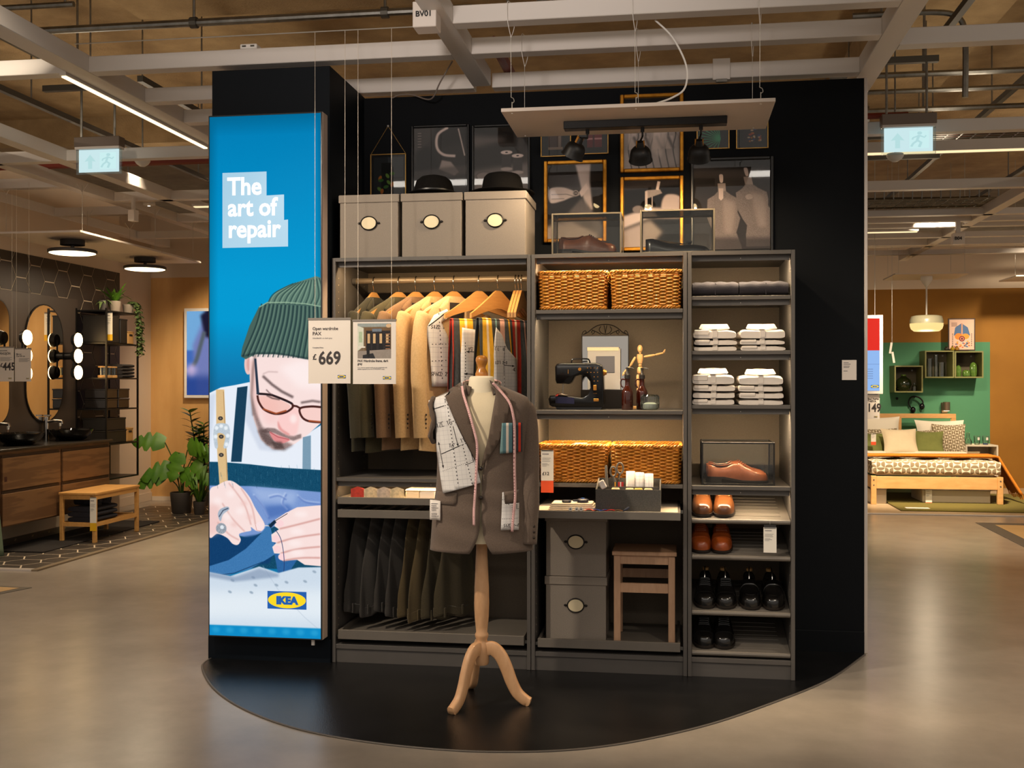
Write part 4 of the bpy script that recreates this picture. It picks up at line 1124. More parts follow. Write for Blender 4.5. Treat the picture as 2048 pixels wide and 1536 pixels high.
for i, (px, w, lab, col) in enumerate([(826, .07, 'cream card box in the tie tray with a rounded lid', (236, 216, 184)), (856, .08, 'white card box in the tie tray beside the cream one', (226, 216, 204))]):
    x = P(px, 985, y=.06)[0]
    o = T('card_box', lab, 'box', (x, .1, ZTB))
    bx('body', mat('card_box_%d' % i, col, .7), (x - w / 2, x + w / 2, .05, .17, ZTB, ZTB + .038), o, b=.004)
    bx('lid', mat('card_lid_%d' % i, tuple(min(255, v + 8) for v in col), .7), (x - w / 2 - .002, x + w / 2 + .002, .048, .172, ZTB + .038, ZTB + .05), o, b=.005)

# ------------------------------------------------------------------ dress form with the brown jacket
DFX, DFY = .853, -.55
df = T('dress_form', 'cream tailor dress form on a turned wooden tripod stand', 'dress form', (DFX, DFY, .004), TH)
m_beech = mat('pale_beech_stand', (212, 166, 122), .45, col2=(198, 150, 106), scale=14, stretch=(3, 3, 1), coat=.15)
m_cream = mat('cream_jersey', (232, 216, 182), .8, col2=(226, 208, 174), scale=300, bump=.05)
k4 = lambda px, py: ((px - 960) / 462.0, 1.376 - (py - 770) / 462.0)
MB().lathe([(.028, .165), (.032, .175), (.032, .235), (.030, .25), (.0245, .262), (.024, .275), (.029, .285), (.029, .297), (.0245, .305), (.0265, .33), (.0305, .37), (.0325, .43), (.0315, .5), (.028, .58), (.0245, .66), (.0235, .8)], (0, 0, 0), 24).build('pole', m_beech, df, smooth=40)
for fx, fy_ in ((.762, -.734), (1.055, -.562), (.762, -.345)):
    dx, dy = fx - DFX, fy_ - DFY; r_ = math.hypot(dx, dy); ang = math.atan2(dy, dx) - TH
    prof = [(.015, .232), (.05, .236), (.085, .205), (.112, .150), (.132, .098), (.158, .05), (r_ - .012, .022), (r_ + .012, .010)]
    pts = catmull(prof, 5, False); n = len(pts)
    rad = [.019 * (1 - .25 * abs(2 * i / (n - 1) - 1)) for i in range(n)]
    rings = []
    for i, (rr, zz) in enumerate(pts):
        a, b = pts[max(i - 1, 0)], pts[min(i + 1, n - 1)]; tx, tz = b[0] - a[0], b[1] - a[1]; L_ = math.hypot(tx, tz); nx, nz = -tz / L_, tx / L_
        hh = (.031 - .009 * i / (n - 1)) * (1 if i < n - 1 else .45); ww = .017
        ring = []
        for k in range(12):
            f = 2 * math.pi * k / 12; u = ww * math.copysign(abs(math.cos(f)) ** .5, math.cos(f)); v = hh * math.copysign(abs(math.sin(f)) ** .5, math.sin(f))
            R_, Z_ = rr + nx * v, max(.0, zz + nz * v)
            ring.append((R_ * math.cos(ang) - u * math.sin(ang), R_ * math.sin(ang) + u * math.cos(ang), Z_))
        rings.append(ring)
    MB().loft(rings).build('leg', m_beech, df, smooth=50)
def sring(w, d, z, n=40, e=NSE, yo=0.0):
    r = []
    for k in range(n):
        f = 2 * math.pi * k / n; s_, c_ = math.sin(f), math.cos(f)
        r.append((w * math.copysign(abs(s_) ** (2 / e), s_), -d * math.copysign(abs(c_) ** (2 / e), c_) + yo, z))
    return r
tors = [(.70, .15, .10), (.85, .14, .095), (1.0, .142, .1), (1.12, .165, .112), (1.22, .172, .112), (1.28, .16, .098), (1.315, .125, .082), (1.335, .082, .070), (1.350, .064, .062), (1.37, .056, .058), (1.40, .053, .054), (1.412, .050, .050)]
MB().loft([sring(*interp([(a, b, c) for a, b, c in tors], z), z) for z in np.linspace(.70, 1.412, 44)]).build('torso', m_cream, df, smooth=60)
MB().loft([sring(.0655, .066, 1.343), sring(.061, .063, 1.362), sring(.0565, .0585, 1.385), sring(.054, .055, 1.405), sring(.049, .05, 1.4135), sring(.02, .02, 1.416)]).build('neck_cap', mat('cream_neck_cap', (240, 226, 196), .8), df, smooth=60)
MB().lathe([(.0275, 1.412), (.028, 1.424), (.024, 1.436), (.018, 1.447), (.017, 1.455), (.0215, 1.466), (.026, 1.478), (.0265, 1.487), (.023, 1.497), (.015, 1.503), (.003, 1.505)], (0, 0, 0), 24).build('knob', mat('honey_varnished_wood', (196, 130, 52), .25, col2=(180, 112, 40), scale=10, stretch=(3, 3, 1), coat=.5), df, smooth=60)

m_tweed = fabric('brown_tweed', (120, 104, 92), (93, 79, 69), 420)
m_tweed2 = fabric('brown_tweed_collar', (110, 94, 82), (86, 73, 63), 420)
jt = [(.66, .222, .128), (.80, .212, .124), (.95, .194, .118), (1.05, .190, .118), (1.15, .198, .126), (1.24, .210, .122), (1.29, .215, .104), (1.325, .196, .088), (1.352, .130, .080), (1.372, .080, .076), (1.388, .066, .074)]
jk = T('suit_jacket', 'unfinished brown tweed suit jacket worn by the dress form, one sleeve missing', 'jacket', (DFX, DFY, .004), TH)
def gap(z):
    if z > .985: return .004 + (z - .985) * .165
    if z < .80: return .004 + .045 * ((.80 - z) / .14) ** 2.2
    return .004
def jpt(x, z, off=0.0):
    w, d = interp(jt, z); q = max(0.0, 1 - min(1, abs(x) / w) ** NSE) ** (1 / NSE)
    wr = .004 * math.sin(x * 40 + z * 22) * (1 if z < 1.0 else .4) + .003 * math.sin(z * 60 + x * 15) * (1 if z < .95 else 0)
    return -(d * q) + wr - off
def jbody(u, v):
    z = .66 + (1.388 - .66) * v; w, d = interp(jt, z)
    g = gap(z); p0 = math.asin(min(1, (g / w)) ** (NSE / 2))
    f = p0 + (2 * math.pi - 2 * p0) * u; s_, c_ = math.sin(f), math.cos(f)
    x = w * math.copysign(abs(s_) ** (2 / NSE), s_); y = -d * math.copysign(abs(c_) ** (2 / NSE), c_)
    if c_ > 0: y = jpt(x, z)
    return (x, y, z + (.006 * abs(x) / .2 if v < .01 else 0))
MB().grid(jbody, 90, 44, uv=False).build('body', m_tweed, jk, solid=.004, smooth=60)
J = lambda *q: [k4(*p_) for p_ in q]
lapL = J((919, 765), (908, 771), (894, 781), (901, 785), (888, 793), (905, 830), (920, 862), (935, 892), (950, 917), (958, 930), (956, 905), (947, 868), (936, 828), (926, 795), (922, 777))
lapR = J((976, 760), (990, 768), (1008, 783), (1001, 787), (1020, 797), (1012, 830), (1004, 858), (993, 883), (975, 912), (961, 930), (966, 905), (978, 862), (990, 812), (991, 795), (986, 778))
for lp in (lapL, lapR): MB().patch(lp, lambda x, z: jpt(x, z, .010) - .004, .02).build('lapel', m_tweed2, jk, solid=.005, smooth=60)
def collar(u, v):
    f = .62 + (2 * math.pi - 1.24) * u; w_ = .072 + .018 * (1 - v); d_ = .080 + .016 * (1 - v)
    return (w_ * math.sin(f), -d_ * math.cos(f), 1.356 + .036 * v - .03 * max(0, math.cos(f)))
MB().grid(collar, 40, 5, uv=False).build('collar', m_tweed2, jk, solid=.005, smooth=70)
pts = [(.176, .0, 1.292), (.196, -.004, 1.235), (.204, -.012, 1.10), (.207, -.026, .95), (.205, -.042, .82), (.198, -.052, .695)]
slv = MB().tube(catmull(pts, 6, False), [.030, .036, .040, .042] + [.043] * 12 + [.041] * 8 + [.038] * 7, 20, cap=False).build('sleeve', m_tweed, jk, smooth=70, solid=.004)
for k in range(3): MB().ball((.225, -.082 + .002 * k, .725 + k * .024), (.006, .005, .006), 8, 6).build('button', m_btn, slv)
# ragged armhole where the sleeve is missing
ah = MB(); ahp = []
for k in range(25):
    f = 2 * math.pi * k / 24; ahp.append((-.204 - .014 * math.sin(f * 2) ** 2, .058 * math.sin(f) - .02, 1.225 + .095 * math.cos(f)))
ah.tube(ahp, [.008 + .004 * (i % 2) for i in range(25)], 8); ah.build('armhole_edge', m_tweed2, jk)
MB().loft([[(p_[0] + .004, p_[1], p_[2]) for p_ in ahp[:-1]], [(-.19, p_[1] * .6, 1.225 + (p_[2] - 1.225) * .6) for p_ in ahp[:-1]]], cap=True).build('armhole_lining', m_lining, jk)
for pl in (J((869, 980), (913, 981), (912, 1000), (908, 1005), (879, 1004), (868, 1000)), J((1006, 979), (1034, 976), (1035, 1001), (1010, 1001), (1006, 997))):
    MB().patch(pl, lambda x, z: jpt(x, z, .007), .02).build('pocket_flap', m_tweed, jk, solid=.004)
for (px, py) in ((960, 933), (960, 990)):
    q = k4(px, py); MB().ball((q[0], jpt(q[0], q[1], .009), q[1]), (.009, .005, .009), 10, 6).build('button', m_btn, jk)

GP = 'gridded sewing pattern papers'
pp = T('pattern_paper', 'large gridded pattern paper pinned across the brown jacket chest', 'pattern paper', (DFX, DFY, .004), TH, group=GP)
MB().patch(J((854, 801), (895, 785), (889, 793), (905, 830), (920, 862), (936, 893), (950, 920), (960, 960), (885, 983), (875, 925), (866, 863)), lambda x, z: jpt(x, z, .020) + .004 * math.sin(x * 50 + z * 40), .02).build('sheet', m_pp_big, pp, solid=.0006, smooth=60)
pp = T('pattern_paper', 'small gridded pattern paper hanging from the jacket pocket', 'pattern paper', (DFX, DFY, .004), TH, group=GP)
MB().patch(J((1002, 979), (1005, 979), (1007, 1002), (1035, 1001), (1034, 1053), (999, 1053)), lambda x, z: jpt(x, z, .015), .02).build('sheet', m_pp_d, pp, solid=.0006)
c = Canvas((0, 0, 44, 60), 4, (90, 128, 136)); c.rect(0, 0, 6, 60, (118, 150, 150)); c.rect(12, 0, 17, 60, (224, 208, 192)); c.rect(24, 0, 36, 60, (58, 62, 66)); c.rect(36, 0, 41, 60, (200, 60, 40)); c.rect(41, 0, 44, 60, (58, 62, 66)); c.noise(.1)
sw = T('fabric_swatch', 'blue and red striped fabric swatch pinned to the jacket breast', 'fabric swatch', (DFX, DFY, .004), TH)
MB().patch(J((1001, 844), (1041, 844), (1041, 901), (997, 904)), lambda x, z: jpt(min(x, .172), z, .016) - max(0, x - .165) * .8, .015).build('cloth', printmat('swatch_stripes', c.img('swatch_stripes'), rough=.9), sw, solid=.002)
# measuring tape round the neck
c = Canvas((0, 0, 12, 300), 2.5, (236, 190, 186))
for i in range(74): c.rect(0, 2 + i * 4, 4 if i % 5 else 7, 3 + i * 4, (150, 90, 96))
tp = T('measuring_tape', 'pink measuring tape hung round the neck of the dress form', 'measuring tape', (DFX, DFY, .004), TH)
def tape(path):
    q = J(*path); q = catmull(q, 6, False); vs = []
    def f(u, v):
        i = min(len(q) - 1, int(v * (len(q) - 1) + .5)); x, z = q[i]
        a, b = q[max(i - 1, 0)], q[min(i + 1, len(q) - 1)]; dx, dz = b[0] - a[0], b[1] - a[1]; L_ = math.hypot(dx, dz) or 1
        xx, zz = x + (u - .5) * .0105 * -dz / L_, z + (u - .5) * .0105 * dx / L_
        return (xx, jpt(min(xx, .188), min(zz, 1.36), .027), zz)
    return f, len(q) - 1
tm = printmat('tape_print', c.img('tape_print'), rough=.5)
f, n = tape([(922, 772), (926, 790), (937, 823), (947, 858), (953, 886), (952, 927), (949, 983), (947, 1012), (947, 1043)]); MB().grid(f, 1, n).build('tape_end', tm, tp, solid=.0008)
f, n = tape([(983, 766), (1002, 786), (1017, 807), (1024, 835), (1026, 860), (1026, 932), (1027, 988), (1024, 1020), (1021, 1056)]); MB().grid(f, 1, n).build('tape_end', tm, tp, solid=.0008)
MB().grid(lambda u, v: (.084 * math.cos(math.pi * v), .02 + .088 * math.sin(math.pi * v), 1.376 + .010 * u + .02 * math.sin(math.pi * v)), 1, 24).build('tape_loop', tm, tp, solid=.0008)
tg = T('paper_tag', 'small white paper tag pinned to the jacket pocket flap', 'tag', (DFX, DFY, .004), TH)
MB().patch(J((859, 996), (880, 998), (880, 1036), (859, 1035)), lambda x, z: jpt(max(x, -.185), z, .016), .02).build('card', m_paper, tg, solid=.001)
m_grey_ink = mat('grey_print', (120, 116, 120), .6)
for i, w_ in enumerate((13, 10, 14, 9, 0, 12, 15)):
    if w_: MB().patch(J((862, 1003 + i * 4), (862 + w_, 1003 + i * 4), (862 + w_, 1004 + i * 4), (862, 1004 + i * 4)), lambda x, z: jpt(max(x, -.185), z, .018), .02).build('print_line', m_grey_ink, tg, smooth=0)
# ================================================================== ON TOP OF THE WARDROBE
m_linen = mat('grey_linen_box', (146, 136, 125), .85, col2=(124, 115, 106), scale=420, bump=.08, bscale=420, spec=.15)
m_iron = mat('dark_iron', (36, 32, 30), .4, .6)
m_card = mat('cream_label_card', (224, 208, 172), .6)
def storage_box(x0, x1, y0, y1, z0, h, lab, grp):
    o = T('storage_box', lab, 'storage box', ((x0 + x1) / 2, y0, z0), group=grp)
    bx('body', m_linen, (x0 + .006, x1 - .006, y0 + .005, y1 - .005, z0, z0 + h - .02), o, b=.003)
    bx('lid', m_linen, (x0, x1, y0, y1, z0 + h - .04, z0 + h), o, b=.003)
    cx, cz = (x0 + x1) / 2, z0 + h * .55
    el = lambda rx, rz: [(cx + rx * math.cos(t), cz + rz * math.sin(t)) for t in np.linspace(0, 2 * math.pi, 29)[:-1]]
    lh = MB().prism(el(.043, .036), 'xz', y0 + .001, y0 + .005).build('label_holder', m_iron, o, w=1)
    MB().prism(el(.037, .030), 'xz', y0 - .0006, y0 + .001).build('label_card', m_card, lh, w=1, smooth=0)
    MB().tube([(cx + .040 * math.cos(t), y0 - .001, cz + .033 * math.sin(t)) for t in np.linspace(0, 2 * math.pi, 33)], .0028, 6).build('rim', m_iron, lh, w=1)
    for s_ in (-1, 1): MB().ball((cx + s_ * .050, y0 + .002, cz), (.008, .004, .006), 8, 6).build('rivet', m_iron, lh, w=1)
    return o
xs = [(P(677, 400, y=.03)[0], P(798, 400, y=.03)[0]), (P(801, 400, y=.03)[0], P(925, 400, y=.03)[0]), (P(928, 400, y=.03)[0], P(1053, 400, y=.03)[0])]
for (a, b), lab in zip(xs, ('grey linen storage box on the wardrobe next to the pillar', 'middle grey linen storage box of three on the wardrobe', 'grey linen storage box on the wardrobe nearest the gold frames')):
    storage_box(a, b, .03, .40, WH, zf(740, 389, .03) - WH, lab, 'linen storage boxes')
ZBX = WH + (zf(740, 389, .03) - WH)
m_felt = mat('black_brown_felt', (15, 13, 12), .95, col2=(11, 10, 9), scale=90, bump=.1, spec=.1)
for k, (px, lab) in enumerate(((868, 'black felt hat with a rounded crown on the middle storage box'), (1005, 'black felt hat with a flat crown on the end storage box'))):
    x = P(px, 380, y=.19)[0]
    o = T('felt_hat', lab, 'hat', (x, .19, ZBX), group='felt hats on the storage boxes')
    br = .135 if k == 0 else .16
    MB().lathe([(.085, .012), (br * .8, .010), (br, .016), (br + .002, .018), (br, .021), (br * .8, .016), (.085, .020)], (0, 0, 0), 40, sy=1.15 if k == 0 else 1.05).build('brim', m_felt, o)
    pr = [(.104, .006), (.102, .03), (.098, .055), (.088, .085), (.066, .105), (.035, .114), (.004, .116)] if k == 0 else [(.108, .006), (.104, .04), (.098, .075), (.092, .095), (.08, .108), (.055, .115), (.03, .118), (.004, .118)]
    MB().lathe(pr, (0, 0, 0), 40, sy=1.15).build('crown', m_felt, o, smooth=60)
    MB().lathe([(.1055, .012), (.1045, .034), (.1035, .034), (.1035, .012)], (0, 0, 0), 40, sy=1.15, cap=False).build('hat_band', mat('black_ribbon', (9, 9, 10), .4), o)

# ------------------------------------------------------------------ framed pictures
m_gold = mat('antique_gold_frame', (186, 128, 34), .32, .75, col2=(150, 98, 22), scale=30)
m_brass = mat('thin_brass_frame', (190, 150, 84), .3, .85)
m_blackf = mat('black_picture_frame', (10, 10, 11), .35)
m_fglass = glass('picture_glass', (250, 250, 250), base=.02)
WY = .6
def framed(px0, py0, px1, py1, bw, dep, m, img, lab, y=WY, chain=False):
    a, b = P(px0, py1, y=y - dep), P(px1, py0, y=y - dep)
    x0, x1, z0, z1 = a[0], b[0], a[2], b[2]; yf = y - dep
    z0 = max(z0, WH + .001)
    o = T('picture_frame', lab, 'picture frame', ((x0 + x1) / 2, y, z0))
    fr = MB()
    for q in ((x0, x0 + bw, z0, z1), (x1 - bw, x1, z0, z1)): fr.box(q[0], q[1], yf, y - .001, q[2], q[3], min(.004, bw * .3))
    for q in ((x0 + bw, x1 - bw, z0, z0 + bw), (x0 + bw, x1 - bw, z1 - bw, z1)): fr.box(q[0], q[1], yf + .0006, y - .001, q[2], q[3], min(.004, bw * .3))
    fr.build('frame', m, o, w=1)
    if img is not None:
        MB().quad((x0 + bw, y - .004, z0 + bw), (x1 - bw, y - .004, z0 + bw), (x1 - bw, y - .004, z1 - bw), (x0 + bw, y - .004, z1 - bw)).build('print', printmat('print', img, rough=.7, spec=.08), o, w=1, smooth=0)
    bx('glass', m_fglass, (x0 + bw, x1 - bw, yf + dep * .5, yf + dep * .5 + .002, z0 + bw, z1 - bw), o)
    return o, (x0, x1, z0, z1)
SEP = lambda v: tuple(int(min(255, max(12, (v - 90) * 1.45 + 92)) * k) for k in (1.0, .90, .86))
# tailor at work with a tape
c = Canvas((822, 247, 938, 400), 3, SEP(46))
c.poly([(822, 247), (870, 247), (850, 300), (822, 330)], SEP(70), soft=6); c.poly([(826, 300), (850, 285), (880, 330), (870, 400), (822, 400)], SEP(34), soft=4)
c.poly([(880, 290), (938, 280), (938, 400), (890, 400)], SEP(58), soft=6)
c.line([(896, 247), (874, 262), (872, 290), (886, 306), (912, 310)], 6, SEP(190), soft=1, curve=True); c.line([(918, 250), (924, 275), (932, 310)], 3, SEP(170), soft=.8, curve=True)
c.poly([(882, 318), (902, 322), (920, 345), (910, 352), (876, 338)], SEP(150), soft=1.5); c.poly([(822, 340), (938, 330), (938, 350), (822, 362)], SEP(86), .7, soft=3)
for i in range(6): c.line([(830, 258 + i * 6), (838, 258 + i * 6)], 1, SEP(170), .8)
c.noise(.06); i1 = c.img('tailor_photo')
c = Canvas((943, 247, 1060, 400), 3, SEP(56))
c.poly([(943, 247), (1060, 247), (1060, 300), (990, 285), (943, 275)], SEP(40), soft=8); c.poly([(943, 262), (1005, 268), (1015, 278), (943, 290)], SEP(110), .8, soft=6)
c.poly([(943, 340), (1060, 325), (1060, 400), (943, 400)], SEP(112), soft=6)
for cx, cy in ((1013, 302), (1037, 310)):
    c.rect(cx - 10, cy, cx + 10, cy + 34, SEP(70), soft=1); c.ell(cx, cy, 13, 4.5, SEP(190), soft=.8); c.ell(cx, cy, 3, 1.4, SEP(60)); c.ell(cx, cy + 36, 13, 4, SEP(150), soft=1)
c.ell(965, 352, 20, 10, SEP(90), soft=1); c.ell(965, 352, 17, 8, SEP(120), soft=1); c.noise(.06); i2 = c.img('spools_photo')
framed(822, 247, 938, 400, .012, .024, m_blackf, i1, 'black framed photo of a tape and thread reel leaning behind the round hat')
framed(943, 246, 1060, 400, .012, .024, m_blackf, i2, 'black framed photo of thread spools leaning behind the flat hat')
# gold frames
c = Canvas((1240, 183, 1367, 345), 3, SEP(150))
c.poly([(1240, 183), (1367, 183), (1367, 230), (1240, 236)], SEP(50), soft=4)
for k in range(7): c.line([(1252 + k * 17, 240), (1256 + k * 17, 268), (1250 + k * 17, 300), (1258 + k * 17, 345)], 2.2, SEP(58), .85, soft=.8, curve=True)
for k in range(4): c.rect(1250 + k * 28, 262 + k % 2 * 8, 1268 + k * 28, 300, SEP(182), .8, soft=1); c.line([(1262 + k * 26, 270), (1275 + k * 26, 300)], 6, SEP(80), .8, soft=2)
c.poly([(1310, 240), (1340, 250), (1325, 320), (1300, 300)], SEP(196), .7, soft=4); c.noise(.06); i3 = c.img('pattern_pieces_photo')
framed(1240, 184, 1367, 345, .020, .03, m_gold, i3, 'gold framed photo of cut pattern pieces partly behind the lamp board')
c = Canvas((1087, 318, 1213, 485), 3, SEP(56))
c.poly([(1150, 318), (1185, 318), (1183, 355), (1190, 420), (1175, 430), (1165, 380), (1158, 350)], SEP(178), soft=2, curve=False)
c.poly([(1090, 372), (1120, 368), (1150, 378), (1160, 386), (1140, 392), (1118, 400), (1092, 402)], SEP(186), soft=1.5, curve=True); c.line([(1095, 384), (1130, 384), (1150, 390)], 1.4, SEP(96), .8, soft=.8); c.line([(1095, 394), (1125, 394)], 1.4, SEP(96), .8, soft=.8)
c.poly([(1158, 380), (1175, 360), (1180, 372), (1164, 392)], SEP(196), soft=1.2); c.ell(1151, 382, 7, 7, SEP(150), soft=.6); c.ell(1151, 382, 4.5, 4.5, SEP(90), soft=.5); c.ell(1149.5, 382, 1, 1, SEP(210)); c.ell(1152.5, 382, 1, 1, SEP(210))
c.poly([(1120, 440), (1165, 392), (1190, 425), (1213, 455), (1213, 485), (1087, 485), (1087, 470)], SEP(98), soft=3, tex=.08); c.poly([(1087, 455), (1140, 445), (1200, 475), (1200, 485), (1087, 485)], SEP(140), soft=4); c.noise(.06); i4 = c.img('button_photo')
framed(1087, 318, 1213, 485, .020, .03, m_gold, i4, 'gold framed photo of hands sewing on a button')
c = Canvas((1240, 350, 1367, 505), 3, SEP(34))
c.poly([(1240, 350), (1367, 350), (1367, 362), (1240, 372)], SEP(70), soft=3); c.poly([(1290, 372), (1322, 370), (1328, 380), (1310, 386), (1292, 392)], SEP(150), soft=1, tex=.2)
c.rect(1288, 374, 1294, 410, SEP(180), soft=.6); c.rect(1303, 386, 1306, 412, SEP(150), soft=.5); c.line([(1320, 352), (1316, 372)], 7, SEP(210), soft=.8)
c.poly([(1325, 412), (1335, 384), (1367, 388), (1367, 420), (1340, 424)], SEP(168), soft=2, curve=True); c.poly([(1240, 430), (1300, 412), (1367, 416), (1367, 440), (1300, 438), (1240, 460)], SEP(176), soft=3); c.ell(1272, 416, 13, 9, SEP(120), soft=1.5)
c.poly([(1240, 462), (1300, 440), (1330, 470), (1300, 505), (1240, 505)], SEP(150), soft=5); c.noise(.06); i5 = c.img('needle_photo')
framed(1240, 350, 1367, 502, .020, .03, m_gold, i5, 'gold framed photo of a sewing needle at work behind the glass cases')
# large black frame with dress forms
c = Canvas((1381, 310, 1547, 505), 3, SEP(62))
c.poly([(1381, 310), (1547, 310), (1547, 330), (1460, 326), (1381, 318)], SEP(40), soft=4); c.poly([(1381, 318), (1547, 330), (1547, 350), (1381, 346)], SEP(104), .6, soft=5)
def form(cx, top, s, tilt):
    f = lambda *q: [(cx + x * s + tilt * (y / 100) * s, top + y * s) for x, y in q]
    c.poly(f((-4, 0), (4, 0), (5, 10), (3, 20), (-3, 20), (-5, 10)), SEP(226), soft=.5, curve=True); c.poly(f((-10, 22), (10, 22), (10, 44), (-10, 44)), SEP(150), soft=.6)
    c.poly(f((-10, 42), (10, 42), (22, 52), (40, 62), (40, 80), (36, 96), (42, 112), (36, 132), (30, 148), (40, 180), (44, 200), (-42, 200), (-36, 170), (-28, 146), (-36, 128), (-42, 108), (-40, 80), (-38, 62), (-20, 52)), SEP(122), soft=.8, tex=.3)
    c.poly(f((0, 60), (30, 70), (30, 100), (20, 150), (0, 150)), SEP(160), .55, soft=4)
form(1441, 340, .86, 6); form(1494, 327, .86, 22)
c.poly([(1436, 370), (1446, 370), (1446, 392), (1441, 397), (1436, 392)], SEP(188), soft=.5); c.ell(1502, 390, 8, 6, SEP(150), soft=.8, tex=.3); c.poly([(1381, 470), (1430, 478), (1547, 480), (1547, 505), (1381, 505)], SEP(66), .7, soft=4); c.noise(.05); i6 = c.img('dress_forms_photo')
framed(1381, 311, 1547, 506, .016, .024, m_blackf, i6, 'large black framed photo of two dress forms leaning on the wall')
# small brass frames
def small(name, fn): c = Canvas((0, 0, 62, 80), 3, (16, 18, 20)); fn(c); c.noise(.03); return c.img(name)
def s1(c): c.rect(14, 14, 44, 66, (70, 50, 44)); c.rect(36, 14, 42, 66, (130, 110, 96)); c.rect(14, 60, 46, 66, (150, 128, 112))
def s2(c): c.rect(18, 8, 50, 66, (110, 28, 34)); c.rect(18, 44, 50, 48, (190, 130, 130)); c.rect(30, 8, 34, 66, (60, 20, 30), .8); c.rect(18, 20, 50, 24, (60, 20, 30), .8)
def s3(c):
    c.rect(14, 12, 48, 66, (8, 30, 24))
    for k in range(13):
        t = math.pi * (.55 + .9 * k / 12); c.line([(46, 58), (46 + 44 * math.cos(t), 58 + 44 * math.sin(t) * -.9 - 10)], 2, (60, 170, 120), soft=.3)
def s4(c):
    c.rect(14, 12, 50, 66, (30, 24, 30))
    for k in range(40): c.ell(random.uniform(16, 48), random.uniform(14, 64), random.uniform(2, 4), random.uniform(1.5, 3), random.choice([(210, 120, 30), (230, 200, 160), (40, 60, 130), (190, 70, 40)]), .9, soft=.4)
def s5(c): c.rect(4, 4, 58, 76, (34, 38, 40)); c.rect(30, 4, 58, 40, (70, 76, 80), .6); c.rect(18, 14, 36, 72, (6, 10, 9)); [c.ell(20 + 12 * math.cos(k * 1.3) + 6, 34 + k * 4, 5, 3, ((60, 110, 40), (110, 150, 60), (190, 110, 40))[k % 3], .95, soft=.4, rot=k) for k in range(9)]
framed(1081, 238, 1142, 314, .006, .014, m_brass, small('fabric_sample_print', s1), 'thin brass frame with a brown fabric sample by the lamp board')
framed(1155, 234, 1217, 309, .006, .014, m_brass, small('tartan_print', s2), 'thin brass frame with a red tartan sample by the lamp board')
framed(1393, 226, 1459, 299, .006, .014, m_brass, small('palm_print', s3), 'thin brass frame with a green palm leaf print')
framed(1472, 224, 1537, 298, .006, .014, m_brass, small('sequin_print', s4), 'thin brass frame with a colourful sequin print')
o, (a, b, z0, z1) = framed(740, 306, 812, 400, .006, .014, m_brass, small('leaf_print', s5), 'small brass frame with a leaf print hung on a chain near the pillar')
n = P(776, 252, y=.59)
for q in ((a + .004, z1), (b - .004, z1)):
    ch = MB(); k = 26
    for i in range(k):
        t = (i + .5) / k; ch.ball((q[0] + (n[0] - q[0]) * t, .592, q[1] + (n[2] - q[1]) * t), (.0022, .0018, .0026), 6, 4)
    ch.build('chain', m_brass, o, w=1)
MB().ball((n[0], .592, n[2]), .006, 8, 6).build('nail', m_alu, o, w=1)

# ------------------------------------------------------------------ shoes
def shoe_mat(name, c1, c2, r=.3): return mat(name, c1, r, col2=c2, scale=22, bump=.03, bscale=120, coat=.25)
m_sole = mat('dark_shoe_sole', (30, 22, 16), .5)
m_shoe_in = mat('shoe_lining', (24, 18, 14), .8)
def itp(t, tab):
    for (a, b), (c_, d) in zip(tab, tab[1:]):
        if t <= c_:
            s_ = (t - a) / (c_ - a); s_ = s_ * s_ * (3 - 2 * s_) * .5 + s_ * .5; return b + (d - b) * s_
    return tab[-1][1]
Wt = [(0, .010), (.025, .026), (.08, .037), (.18, .045), (.3, .0475), (.45, .042), (.6, .035), (.75, .0345), (.9, .031), (.97, .022), (1.0, .010)]
Ht = [(0, .016), (.03, .034), (.1, .043), (.22, .050), (.34, .066), (.46, .086), (.55, .082), (.68, .068), (.82, .066), (.93, .074), (1.0, .070)]
